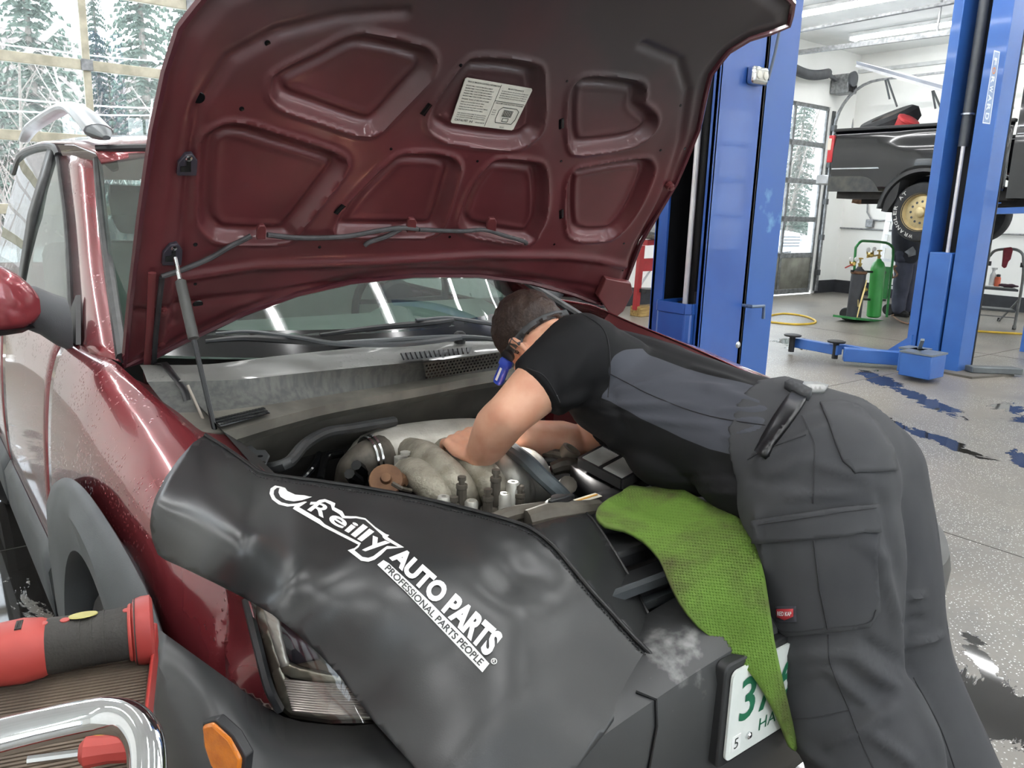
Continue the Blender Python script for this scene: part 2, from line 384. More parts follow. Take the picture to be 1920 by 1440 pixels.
for i, (a, b) in enumerate(((-3.6, .2), (2.4, 6.2), (8.4, 12.2))):
    garage_door('door_%d' % (3 + i), a + .02, b - .02, YF - .1, [.06, .72, 1.38, 2.04, 2.7, 3.36], [a + .95, a + 1.9, a + 2.85], M_alu, .72)
# door tracks
def track(name, x, lab, y1=.8):
    t = thing(name, lab, 'door track', (x, YB - .12, 0))
    pts = [(x, YB - .06, .05), (x, YB - .06, 2.9)] + [(x, YB - .06 - .75 * (1 - cos(a)), 2.98 + .78 * sin(a)) for a in [i * pi / 16 for i in range(9)]] + [(x, y1, 3.80)]
    m = MB()
    for p, q in zip(pts, pts[1:]): m.bar(p, q, .03, .06, up=(1, 0, 0))
    m.build('rail', M_gal, t)
    m = MB(); m.box(x - .03, x + .05, YB - .03, YB, .05, 3.3); m.build('upright', mat('dark_track_steel', '55585a', .5, .5), t)
    for yy in (y1 + .15, y1 + 2.6):
        MB().bar((x, yy, 3.8), (x, yy, ZC), .04, .012).build('hanger', M_gal, t)
    for z in (.4, 1.05, 1.7, 2.36, 3.0): MB().box(x - .06, x + .02, YB - .1, YB - .03, z - .05, z + .05).build('roller_bracket', mat('dark_track_steel', '55585a', .5, .5), t)
track('door_track', 12.68, 'grey curved door track rising beside the glazed door with the steel bottom panel', 2.2)
track('door_track', 8.55, 'grey overhead door track hanging left of the raised black pickup', 3.9)
t = MB().bar((10.55, 7.79, 3.95), (10.4, 4.6, 3.88), .05, .07); t.bar((10.42, 5.0, 3.88), (10.42, 5.0, ZC), .03, .02); t = t.build('opener_rail', M_gal); tag(t, 'grey ceiling rail running to the glazed door opener above the pickup', 'rail')
# ceiling strip lights
M_tube = mat('lamp_tube', 'ffffff', .5, emit=LAMP_STRENGTH * .62)
M_fix = mat('lamp_housing', 'f2f3f3', .5)
def strip():
    r = thing('ceiling_light', '', 'ceiling light', (0, 0, ZC), 'white strip lights on the ceiling')
    MB().box(-.14, .14, -1.2, 1.2, ZC - .06, ZC - .002).build('housing', M_fix, r, bevel=.01)
    MB().tube([(0, -1.17, ZC - .075), (0, 1.17, ZC - .075)], .065, 14, flat=.45).build('tube_cover', M_tube, r)
    for y in (-1.19, 1.19): MB().box(-.11, .11, y - .012, y + .012, ZC - .11, ZC - .06).build('lamp_holder', M_fix, r)
    return r
proto = strip(); first = True
for x in (-2.6, -.5, 1.6, 4.2, 6.0, 7.8, 9.7, 11.7):
    for y in (-4.2, -.9, 2.4, 5.8):
        lab = 'white strip light, %s from the back wall, in the row above %s' % ({5.8: 'nearest', 2.4: 'second', -.9: 'third', -4.2: 'farthest'}[y], {-2.6: 'the tool cart', -.5: 'the red car', 1.6: 'the nearest lift columns', 4.2: 'the empty bay', 6.0: 'the lowered lift arms', 7.8: 'the far lift column', 9.7: 'the black pickup', 11.7: 'the ladder wall'}[x])
        if first: proto.location = (x, y, ZC); proto['label'] = lab; first = False
        else: copy_tree(proto, (x, y, ZC), label=lab)
# things on the back and right walls
def conduit(pts, lab, r=.018, name='wall_pipe'):
    return tag(MB().tube(pts, r, 8).build(name, M_gal), lab, 'pipe')
xx = XR - .03
conduit([K(1573, 410, x=xx), K(1570, 445, x=xx)], 'short grey pipe end on the white wall near the corner', .022)
conduit([K(1598, 155, x=xx), K(1598, 250, x=xx)], 'thin grey vertical pipe on the white wall above the pickup bed')
conduit([K(1574, 427, x=xx), K(1700, 434, x=xx), K(1920, 440, x=xx)], 'long grey horizontal pipe along the white wall behind the ladder', .015)
conduit([K(1628, 360, x=xx), K(1626, 398, x=xx), K(1634, 412, x=xx), K(1650, 414, x=xx), K(1680, 412, x=xx)], 'bent grey conduit above the small junction box', .015)
p = K(1632, 419, x=xx); o = MB().box(xx - .05, xx + .02, p.y - .07, p.y + .07, p.z - .07, p.z + .07).build('junction_box', M_gal, bevel=.008); tag(o, 'small grey junction box on the white wall beside the ladder', 'box')
q = K(1574, 155, y=YB - .1)
h = thing('wall_heater', 'grey louvred heater mounted high on the wall right of the glazed door', 'heater', q)
MB().box(q.x - .14, q.x + .17, q.y - .25, q.y + .08, q.z - .2, q.z + .12).build('case', M_gal, h, bevel=.01)
MB().lathe([(.12, 0), (.13, .05), (.06, .07)], (q.x - .04, q.y - .25, q.z + .03), (0, -1, 0)).build('motor', mat('grey_motor', '5d6064', .5, .3), h)
for k in range(5): MB().box(q.x - .08 + k * .05, q.x - .055 + k * .05, q.y - .262, q.y - .245, q.z - .18, q.z - .06).build('louvre', M_dark, h)
o = MB(); a = K(1486, 128, y=YB - .2); b = K(1552, 138, y=YB - .2)
for k in range(26):
    t0 = k / 25; P = a.lerp(b, t0) + V(0, 0, -.06 * sin(pi * t0)); o.tube([P - (b - a) * .014, P, P + (b - a) * .014], [.07, .085, .07], 10)
o.bar(a.lerp(b, .3), a.lerp(b, .3) + V(0, .22, .02), .03, .03); o.bar(b, q + V(-.1, 0, .02), .05, .05)
tag(o.build('exhaust_hose', mat('grey_hose', '5b5d60', .6)), 'dark grey ribbed exhaust hose hanging above the glazed door', 'hose')

# ================================================================ outdoors
M_snow = mat('wet_lot', 'c4c6c8', .5, col2='e8eaec', scale=.35)
g = MB().box(-80, 220, YB + .2, 140, -.16, -.06).build('ground', M_snow, smooth=False); struct(g)
g = MB().box(-60, 80, -40, YF - .2, -.16, -.06).build('ground', M_snow, smooth=False); struct(g)
M_bark = mat('grey_bark', '6a625c', .9, col2='8a847c', scale=12); M_birch = mat('birch_bark', 'd8d6d0', .8, col2='8b8782', scale=7)
M_twig = mat('twig_bark', '7a706a', .9, col2='8d857f', scale=5)
M_fir = mat('fir_needles', '55655a', .9, col2='6c7c70', scale=2.5)
def bare_tree(rng, H=9, r0=.09, depthmax=4):
    tr = MB(); tw = MB()
    def br(p, d, L, r, dep):
        n = 3; pts = [p]; dd = d.copy()
        for i in range(n):
            dd = (dd + Vector((rng.uniform(-.14, .14), rng.uniform(-.14, .14), .03))).normalized(); pts.append(pts[-1] + dd * (L / n))
        (tr if dep < 2 else tw).tube(pts, [r, r * .55], 5 if dep < 2 else 3, caps=False)
        if dep >= depthmax: return
        for k in range(rng.randint(3, 4) if dep else 9):
            f = rng.uniform(.25, 1) if dep else .25 + .75 * k / 9
            i = min(n - 1, int(f * n)); q = pts[i].lerp(pts[i + 1], f * n - i)
            a = rng.uniform(0, 2 * pi); nd = (dd * .75 + Vector((cos(a), sin(a), rng.uniform(.1, .6))) * .75).normalized()
            br(q, nd, L * (.48 if dep else .3) * rng.uniform(.7, 1.1) * (1.25 - .6 * f if not dep else 1), r * .45 * (1.1 - .5 * f), dep + 1)
    br(Vector((0, 0, 0)), Vector((0, 0, 1)), H, r0, 0); return tr, tw
def fir(rng, H=12, R=2.4):
    nd = MB(); tr = MB().tube([(0, 0, 0), (0, 0, H)], [.2, .02], 6)
    z = 1.0
    while z < H - .3:
        k = 1 - z / H; n = 9
        for i in range(n):
            a = rng.uniform(0, 2 * pi); L = R * k * rng.uniform(.6, 1.1) + .25
            d = Vector((cos(a), sin(a), 0)); sd = Vector((-sin(a), cos(a), 0))
            p0 = Vector((0, 0, z)); prev = None
            for j in range(6):
                t = j / 5; c = p0 + d * L * t + Vector((0, 0, -.45 * L * t * t + rng.uniform(-.06, .06)))
                for s_ in (-1, 1):
                    w = L * .30 * (1 - t * .6) * rng.uniform(.6, 1.2)
                    e = c + sd * s_ * w + d * w * .8 + Vector((0, 0, -.22 * w - .1))
                    nd.add([c, c + d * L * .10, e, c + Vector((0, 0, -.10))], [(0, 1, 2), (0, 2, 3)])
        z += .22 + .25 * k * rng.random()
    return tr, nd
rng = random.Random(5)
def place_tree(kind, name, lab, px, y, H, protos={}, rz=0, group=None, s=1):
    P = K(px, 400, y=y); loc = (P.x, y, -.08)
    if kind not in protos:
        r = thing(name, lab, 'tree', (0, 0, 0), group)
        if kind.startswith('fir'):
            a, b = fir(rng, 12, 2.3 if kind == 'fir' else 1.7); a.build('trunk', M_bark, r); b.build('crown', M_fir, r, smooth=False)
        else:
            a, b = bare_tree(rng, 9, .09 if kind != 'birch' else .08); a.build('trunk', M_birch if kind == 'birch' else M_bark, r); b.build('twigs', M_twig, r)
        protos[kind] = r; o = r
    else: o = copy_tree(protos[kind], loc, label=lab)
    o.location = loc; o.rotation_euler = (0, 0, rz); o.scale = (H, H, H)
    if group: o['group'] = group
    elif 'group' in o: del o['group']
place_tree('fir', 'fir_tree', 'tall wide fir seen through the upper left door pane', 85, 27, .88, rz=0)
place_tree('fir2', 'fir_tree', 'slim pointed fir right of the door mullion beside the raised hood', 288, 27, .92, rz=1)
place_tree('fir', 'fir_tree', 'fir partly hidden behind the corner of the raised hood', 385, 29, 1.05, rz=2)
place_tree('fir2', 'fir_tree', 'low fir at the left edge behind the wires', 0, 28, .62, rz=3)
place_tree('fir2', 'fir_tree', 'small dark fir low beside the middle door mullion', 205, 30, .68, rz=4)
place_tree('birch', 'birch_tree', 'pale thin birch left of the door mullion above the roof rail', 150, 15, .42, rz=.4)
place_tree('birch', 'birch_tree', 'white birch just right of the door mullion', 190, 16.5, .38, rz=2.0)
place_tree('birch', 'birch_tree', 'forked pale birch nearest the raised hood', 276, 15.5, .36, rz=4.0)
place_tree('bare', 'bare_tree', 'spreading bare tree left of centre in the left pane', 52, 16, .42, rz=.4)
for k in range(16):
    place_tree('bare', 'bare_tree', 'bare grey winter tree in the woods beyond the lot', -20 + (k * 37) % 420 + rng.uniform(-9, 9), 28 + (k % 5) * 1.6, .50 + .15 * rng.random(), rz=rng.uniform(0, 6), group='bare winter trees beyond the lot')
for k in range(10):
    place_tree('bare', 'bare_tree', 'bare grey winter tree in the woods beyond the lot', 1455 + (k % 5) * 11, 30 + (k % 7) * 2.0, .75 + .2 * rng.random(), rz=rng.uniform(0, 6), group='bare winter trees beyond the lot')
place_tree('fir', 'fir_tree', 'dark fir behind the lot seen through the glazed door', 1488, 30, .9, rz=.5)
# brush filling the foot of the woods
br_ = MB()
for k in range(2600):
    x = rng.uniform(-6, 26); y = rng.uniform(24, 33); L = rng.uniform(.8, 3.4); a = rng.uniform(-.5, .5); b2 = rng.uniform(-.3, .3)
    br_.add([(x - .03, y, -.05), (x + .03, y, -.05), (x + a * L, y + b2, L)], [(0, 1, 2)])
o = br_.build('brush', M_twig, smooth=False, kind='stuff'); o['label'] = 'grey brown winter brush along the edge of the lot'; o['category'] = 'brush'
h_ = MB(); rows = []
for j in range(7):
    rows.append([V(x, 36 + j * 4, -.1 + (j ** 1.25) * 1.15 + .6 * sin(x * .3 + j)) for x in range(-40, 66, 3)])
h_.loft(rows); struct(h_.build('hill', mat('winter_woods', '6b6360', 1, col2='837c79', scale=3.5), smooth=True))
M_wire = mat('wire_black', '3a3c40', .6)
for (p1, p2, y) in (((-40, 78), (420, 122), 14), ((-40, 180), (420, 205), 13), ((-40, 205), (420, 214), 13.4)):
    a = K(*p1, y=y); b = K(*p2, y=y); tag(MB().tube([a, a.lerp(b, .5) - V(0, 0, .05), b], .012, 5, smooth=4).build('overhead_wire', mat('pale_wire', 'dfe3e8', .5)), 'pale overhead wire crossing the left door glass, %s' % {78: 'uppermost', 180: 'second from the top', 205: 'lowest'}[p1[1]], 'wire')
nb = thing('white_shed', 'plain white building beyond the lot seen through the glazed door', 'building', (28, 20, -.06))
_x = K(1519, 400, y=24).x
MB().box(_x, _x + 9, 17, 24, -.06, 4.2).build('wall', mat('white_siding', 'f0f0ee', .7, col2='e6e6e4', scale=2), nb)
MB().prism([V(_x - .3, 16.7, 4.2), V(_x + 9.3, 16.7, 4.2), V(_x + 9.3, 20.5, 5.6), V(_x - .3, 20.5, 5.6)], (0, 0, .12)).build('roof', mat('white_siding', ''), nb); MB().prism([V(_x - .3, 24.3, 4.2), V(_x + 9.3, 24.3, 4.2), V(_x + 9.3, 20.5, 5.6), V(_x - .3, 20.5, 5.6)], (0, 0, .12)).build('roof', mat('white_siding', ''), nb)
# parked car in the lot behind the glazed door
_p = K(1484, 420, y=13.5); X0, Y0 = _p.x, 13.5
pc = thing('parked_car', 'pale parked car with dark grille in the lot behind the glazed door', 'car', (X0, Y0 + 2, -.06))
rings = []
for y, w, zt, zb in ((0, .78, .95, .4), (.05, .86, 1.0, .32), (.9, .9, 1.05, .3), (1.3, .9, 1.08, .3), (3.6, .9, 1.1, .3), (4.3, .85, 1.05, .35), (4.35, .78, .9, .5)):
    rings.append([V(X0 - w, Y0 + y, zb), V(X0 - w * 1.02, Y0 + y, (zb + zt) / 2), V(X0 - w * .93, Y0 + y, zt), V(X0 + w * .93, Y0 + y, zt), V(X0 + w * 1.02, Y0 + y, (zb + zt) / 2), V(X0 + w, Y0 + y, zb)])
M_pc = mat('pale_car_paint', 'dfe5ea', .25, .2, coat=.6)
MB().loft(rings, closed=True, caps=True).build('body', M_pc, pc, sub=1)
cabr = [[V(X0 + s_ * w, Y0 + y, z) for s_, z in ((-1, zb), (-.86, zt), (.86, zt), (1, zb))] for y, w, zb, zt in ((1.15, .84, 1.05, 1.1), (1.95, .82, 1.05, 1.62), (3.4, .82, 1.05, 1.62), (4.2, .8, 1.05, 1.15))]
MB().loft(cabr, caps=True).build('cabin', thin_glass('dark_car_glass', (.12, .14, .15), .1), pc)
MB().loft([[V(X0 + s_, Y0 + y, z) for s_ in (-.72, -.3, .3, .72)] for y, z in ((1.9, 1.625), (2.5, 1.68), (3.45, 1.63))]).build('roof', M_pc, pc, solid=.03)
for sx in (-.84, .84):
    for yy in (.85, 3.5): MB().lathe([(.2, -.1), (.34, -.09), (.35, 0), (.34, .09), (.2, .1)], (X0 + sx, Y0 + yy, .33), (1, 0, 0), 18).build('wheel', M_dark, pc)
for k in range(4): MB().box(X0 - .5, X0 + .5, Y0 - .03, Y0 + .02, .52 + k * .09, .56 + k * .09).build('grille_bar', mat('grille_dark', '3b4046', .4, .3), pc)
for sx in (-.66, .66): MB().lathe([(.11, 0), (.1, .05), (.02, .07)], (X0 + sx, Y0 - .01, .74), (0, -1, 0), 14).build('headlight', mat('lamp_clear', 'd9dde0', .15, .5), pc)
# ================================================================ the red car
def paint_mat(name, col, col2, drops=True, rough=.24, coat=1.0, metal=.3, dscale=95, dirt=False):
    m = mat(name, col, rough, metal, col2=col2, scale=3, coat=coat); nt, p = nodes_of(m)
    if drops:
        tc = nt.nodes.new('ShaderNodeTexCoord'); vo = nt.nodes.new('ShaderNodeTexVoronoi'); vo.inputs['Scale'].default_value = dscale; vo.inputs['Randomness'].default_value = 1
        nt.links.new(tc.outputs['Object'], vo.inputs['Vector'])
        nz = nt.nodes.new('ShaderNodeTexNoise'); nz.inputs['Scale'].default_value = 5; nt.links.new(tc.outputs['Object'], nz.inputs['Vector'])
        mr = nt.nodes.new('ShaderNodeMapRange'); mr.inputs['From Min'].default_value = .12; mr.inputs['From Max'].default_value = .3; mr.inputs['To Min'].default_value = 1; mr.inputs['To Max'].default_value = 0
        nt.links.new(vo.outputs['Distance'], mr.inputs['Value'])
        m2 = nt.nodes.new('ShaderNodeMapRange'); m2.inputs['From Min'].default_value = .46; m2.inputs['From Max'].default_value = .56; nt.links.new(nz.outputs['Fac'], m2.inputs['Value'])
        mu = nt.nodes.new('ShaderNodeMath'); mu.operation = 'MULTIPLY'; nt.links.new(mr.outputs['Result'], mu.inputs[0]); nt.links.new(m2.outputs['Result'], mu.inputs[1])
        bp = nt.nodes.new('ShaderNodeBump'); bp.inputs['Strength'].default_value = .6; bp.inputs['Distance'].default_value = .0016
        nt.links.new(mu.outputs[0], bp.inputs['Height']); nt.links.new(bp.outputs['Normal'], p.inputs['Normal']); nt.links.new(bp.outputs['Normal'], p.inputs['Coat Normal'])
    return m
M_red = paint_mat('maroon_paint', '86343a', '772c32')
M_redin = mat('maroon_inner_paint', '6e3335', .42, .1, col2='5e2c2e', scale=4, coat=.25)
M_clad = mat('grey_cladding', '43474a', .5, col2='505457', scale=6, bump=.15, bscale=400)
M_bump = mat('black_bumper_plastic', '2f3031', .42, col2='3a3a3a', scale=4)
M_blk = mat('black_plastic', '1d1e20', .45, col2='27282a', scale=10)
M_blkg = mat('black_gloss', '0d0e10', .15, col2='141518')
M_seal = mat('black_seal', '1b1c1e', .4, col2='333436', scale=20)
M_chrome = mat('chrome', 'd8dadc', .12, 1, col2='c0c2c4')
M_silver = mat('silver_trim', 'c3c7cc', .3, .8, col2='b0b4b8')
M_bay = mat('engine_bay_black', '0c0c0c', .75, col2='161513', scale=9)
car = thing('red_suv', 'maroon sport utility car with raised hood and grey cladding, engine being worked on', 'car', (0, 2.1, 0))
def mirx(pts): return [V(-p.x, p.y, p.z) for p in pts]
# --- body side: cross sections at stations along Y, from the hood gap down to the sill
ST = [(.28, -.645, .875, -.75, .835), (.34, -.655, .885, -.77, .845), (.6, -.695, .925, -.825, .872), (.84, -.712, .966, -.842, .882), (1.1, -.735, 1.0, -.848, .872), (1.31, -.757, 1.033, -.85, .862), (1.7, -.79, 1.028, -.852, .85),
      (2.2, -.80, 1.035, -.853, .845), (2.8, -.80, 1.05, -.853, .845), (3.5, -.79, 1.07, -.85, .85), (4.2, -.76, 1.1, -.82, .86)]
def side_section(Y, zbot):
    ys = [s[0] for s in ST]; g = lambda i: float(np.interp(Y, ys, [s[i] for s in ST]))
    tx, tz, cx_, cz = g(1), g(2), g(3), g(4)
    xs = min(1, max(0, (Y - .28) / .3)); bx = -.79 - .075 * xs
    pts = [V(tx, Y, tz), V(tx + (cx_ - tx) * .45, Y, tz - (tz - cz) * .16), V(tx + (cx_ - tx) * .82, Y, cz + (tz - cz) * .42), V(cx_, Y, cz), V((cx_ + bx) / 2, Y, cz - .06), V(bx, Y, .7), V(bx - .005, Y, .55), V(bx, Y, .4)]
    c = catmull(pts, 4); c = [p for p in c if p.z >= zbot] 
    last = c[-1]; c.append(V(last.x, Y, zbot)); return resample(c, 24)
def arch_z(Y):
    d = .40 ** 2 - (Y - .86) ** 2; return max(.42, .36 + math.sqrt(d)) if d > 0 else .42
for sgn, nm in ((1, 'right'), (-1, 'left')):
    fx = (lambda p: p) if sgn > 0 else (lambda q: [V(-p.x, p.y, p.z + .06 * sm(.6, .85, p.z)) for p in q])
    ysn = [.345 + .0205 * i for i in range(9)] + [.53 + .045 * i for i in range(26)] + [1.698]
    fz = lambda Y: max(arch_z(Y), .69 + (Y - .28) * .85 if Y < .42 else 0)
    MB().loft([fx(side_section(Y, fz(Y))) for Y in ysn]).build('front_fender', M_red, car, solid=.003)
    fx = (lambda p: p) if sgn > 0 else mirx
    for a, b, nm2 in ((1.706, 2.74, 'front_door'), (2.75, 3.75, 'rear_door')):
        MB().loft([fx(side_section(a + (b - a) * i / 12, .36)) for i in range(13)]).build(nm2, M_red, car, solid=.003)
        MB().loft([fx([V(-.868, a + (b - a) * i / 8, .42), V(-.892, a + (b - a) * i / 8, .38), V(-.885, a + (b - a) * i / 8, .24), V(-.80, a + (b - a) * i / 8, .2)]) for i in range(9)]).build('sill_cladding', M_clad, car, solid=.003)
    MB().loft([fx(side_section(3.76 + .5 * i / 8, .45)) for i in range(9)]).build('rear_quarter', M_red, car, solid=.003)
    # wheel arch flare
    outer = [K(*p, x=-.882) for p in ((93, 925), (112, 899), (135, 898), (165, 925), (215, 1000), (262, 1085), (290, 1150))]
    outer = [V(-.87, 1.56, .40), V(-.876, 1.60, .53)] + outer + [V(-.885, .40, .72)]
    outer = resample(catmull(outer, 5), 30)
    def arc(r, x, n=30): return [V(x, .87 + r * cos(t), .36 + r * sin(t) * 1.02) for t in [rad(5) + (rad(168) - rad(5)) * i / (n - 1) for i in range(n)]]
    inner = arc(.375, -.918); mid = [outer[i].lerp(inner[i], .55) + V(-.018, 0, .012) for i in range(30)]; m2 = [outer[i].lerp(inner[i], .15) + V(-.012, 0, 0) for i in range(30)]; back = arc(.365, -.80)
    MB().loft([fx(r) for r in (outer, m2, mid, inner, back)]).build('wheel_arch_flare', M_clad, car, solid=.004)
    # front wheel
    w = MB(); w.lathe([(.19, -.09), (.3, -.1), (.335, -.07), (.34, 0), (.335, .07), (.3, .1), (.19, .09)], (-.78 * sgn, .87, .34), (1, 0, 0), 36)
    wh = w.build('front_wheel', M_dark, car)
    MB().lathe([(.02, .06), (.06, .075), (.08, .05), (.17, .06), (.2, .09), (.205, .0)], (-.78 * sgn, .87, .34), (-sgn, 0, 0), 30).build('rim', M_silver, wh)
    MB().loft([fx(arc(.40, x)) for x in (-.86, -.52)]).build('wheel_liner', M_bay, car)
    w = MB(); w.lathe([(.19, -.09), (.3, -.1), (.335, -.07), (.34, 0), (.335, .07), (.3, .1), (.19, .09)], (-.78 * sgn, 3.5, .34), (1, 0, 0), 30); w.build('rear_wheel', M_dark, car)
    # pillar, glass and frames
    inn = [K(176, 302, x=-.590), K(184, 400, x=-.632), K(196, 500, x=-.675), K(220, 676, x=-.752)]
    out = [K(112, 292, x=-.632), K(127, 400, x=-.675), K(134, 500, x=-.718), K(141, 655, x=-.782)]
    ri = resample(catmull(inn, 6), 20); ro = resample(catmull(out, 6), 20)
    mid = [a.lerp(b, .5) + V(-.012, -.012, .008) for a, b in zip(ri, ro)]
    MB().loft([fx(r) for r in (ri, mid, ro)]).build('windshield_pillar', M_red, car, solid=.01)
    MB().tube(fx([p + V(.012, .006, .004) for p in ri]), .014, 8).build('windshield_seal', M_seal, car)
    MB().tube(fx([p + V(-.004, .012, 0) for p in ro]), .009, 8).build('door_frame', M_seal, car)
    top = [ro[0], V(-.625, 2.75, 1.575), V(-.63, 3.1, 1.585), V(-.63, 3.6, 1.57), V(-.62, 4.0, 1.5)]
    tr = resample(catmull(top, 6), 25)
    MB().tube(fx([p + V(-.004, 0, 0) for p in tr]), .013, 8).build('door_frame', M_seal, car)
    for y0, y1 in ((1.80, 2.72), (2.83, 3.62)):
        belt = [V(-.782, y0 + (y1 - y0) * i / 12, 1.03) for i in range(13)]
        tpp = []
        for i in range(13):
            Y = y0 + (y1 - y0) * i / 12
            cand = list(ro) + tr; cand.sort(key=lambda p: p.y); j = min(range(len(cand)), key=lambda k: abs(cand[k].y - Y)); tpp.append(V(cand[j].x, Y, cand[j].z - .005))
        MB().loft([fx([belt[i].lerp(tpp[i], t) + V(-.02 * t * (1 - t) * 2, 0, 0) for i in range(13)]) for t in (0, .25, .5, .75, 1)]).build('door_glass', thin_glass('car_side_glass', (.42, .50, .48), .10, milky=.22, milkcol=(.45, .52, .49)), car)
    MB().loft([fx([V(-.786, y, 1.03), V(-.72, y, 1.33), V(-.634, y, 1.575)]) for y in (2.70, 2.85)]).build('door_pillar', M_seal, car, solid=.02)
    # roof rail
    rp = [K(*p, x=-.565) for p in ((22, 254), (48, 228), (82, 212), (112, 206))] 
    pts = [V(-.565, 4.0, 1.66), V(-.565, 3.7, 1.70), V(-.565, 3.1, 1.722), V(-.565, 2.75, 1.72), V(-.565, 2.52, 1.68), V(-.565, 2.28, 1.61)]
    rr_ = MB().tube(fx(catmull(pts, 6)), [.025, .034, .036, .036, .042, .045], 12, flat=.55).build('roof_rail', M_silver, car)
    MB().tube(fx([V(-.565, 2.36, 1.625), V(-.565, 2.27, 1.606), V(-.565, 2.17, 1.585)]), [.038, .04, .012], 12, flat=.6).build('rail_foot', mat('dark_grey_trim', '5a6064', .45), rr_)
# roof
rl = []
for Y, x, zs, zc in ((2.16, .588, 1.512, 1.565), (2.22, .592, 1.545, 1.60), (2.45, .612, 1.58, 1.635), (3.0, .628, 1.605, 1.665), (3.6, .628, 1.60, 1.66), (4.05, .60, 1.57, 1.63), (4.3, .56, 1.45, 1.5)):
    rl.append([V(x * t, Y, zs + (zc - zs) * (1 - t * t) + (.004 if abs(t) < .9 else 0)) for t in [-1 + i / 10 for i in range(21)]])
MB().loft(rl).build('roof', paint_mat('maroon_paint_wet', '86343a', '772c32', dscale=70), car, solid=.01)
# windshield
def wsp(u, t):   # u -1..1 across, t 0..1 up
    xb = .705 + (.585 - .705) * t; Yb = 1.22 + .36 * u * u * 1.0; Yt = 2.13 + .10 * u * u
    return V(u * xb, Yb + (Yt - Yb) * t - .035 * sin(pi * t), 1.005 + (1.545 - 1.005) * t + .03 * (1 - u * u) * t + .02 * sin(pi * t))
us = [-1 + i / 12 for i in range(25)]
MB().loft([[wsp(u, .08 + .9 * t / 10) for u in us] for t in range(11)]).build('windshield', thin_glass('windshield_glass', (.55, .68, .63), .12, milky=.04, milkcol=(.5, .58, .55)), car)
MB().loft([[wsp(u, t) for u in us] for t in (0, .05, .1)]).build('windshield_shade_band', M_blkg, car)
MB().tube([wsp(u, .99) + V(0, .01, .01) for u in us], .014, 8).build('windshield_seal', M_seal, car)
# cabin
M_cab = mat('cabin_grey', '8f9690', .8, col2='7b817c', scale=5); M_cabd = mat('cabin_dark', '2d3031', .7)
das = []
for i in range(21):
    u = -1 + i / 10; das.append([V(u * .66, 1.33 + .28 * u * u, .985), V(u * .66, 1.5 + .15 * u * u, 1.03), V(u * .66, 1.75, 1.045 + (.03 if .2 < u < .9 else 0)), V(u * .66, 1.85, .98), V(u * .66, 1.9, .7)])
MB().loft(das).build('dashboard', mat('dash_grey', '6a716d', .7, col2='7a817c', scale=8), car)
sw = MB().tube([V(.36 + .19 * cos(a), 1.93 - .07 * sin(a), 1.06 + .175 * sin(a)) for a in [i * pi / 14 for i in range(28)]], .015, 8, closed=True).build('steering_wheel', M_cabd, car)
MB().lathe([(.02, 0), (.07, .015), (.075, .04), (.03, .06)], (.36, 1.95, 1.05), (0, .9, .3), 16).build('hub', M_cabd, sw)
for a in (0, pi, -pi / 2): MB().bar((.36, 1.94, 1.055), (.36 + .18 * cos(a), 1.93 - .07 * sin(a), 1.06 + .17 * sin(a)), .03, .015).build('spoke', M_cabd, sw)
for sx in (-.36, .36):
    seat = MB().loft([[V(sx + w * c, y + .04 * abs(c), z) for c in (-1, -.8, 0, .8, 1)] for y, z, w in ((2.35, .55, .22), (2.5, .9, .25), (2.6, 1.15, .23), (2.64, 1.25, .18), (2.70, 1.25, .17), (2.72, .9, .24), (2.6, .5, .22))]).build('seat_back', M_cab, car, sub=1)
    MB().loft([[V(sx + w * c, 2.62 + dy, z) for c in (-1, -.7, 0, .7, 1)] for dy, z, w in ((-.02, 1.27, .10), (-.05, 1.33, .13), (-.03, 1.44, .12), (.02, 1.46, .11), (.05, 1.4, .12), (.03, 1.27, .1))]).build('headrest', M_cab, seat, sub=1)
    MB().box(sx - .24, sx + .24, 1.95, 2.5, .45, .62).build('seat_cushion', M_cab, car, bevel=.05)
MB().box(-.62, .62, 3.2, 3.4, .5, 1.2).build('rear_bench', M_cab, car, bevel=.05)
MB().box(-.74, .74, 1.3, 4.2, .28, .32).build('cabin_floor', M_cabd, car)
MB().box(-.76, .76, 4.2, 4.26, .4, 1.05).build('tailgate', M_red, car, bevel=.02)
MB().loft([[V(x, 4.24 - .1 * t, 1.05 + .42 * t) for x in (-.62, 0, .62)] for t in (0, .5, 1)]).build('rear_glass', thin_glass('car_side_glass'), car)
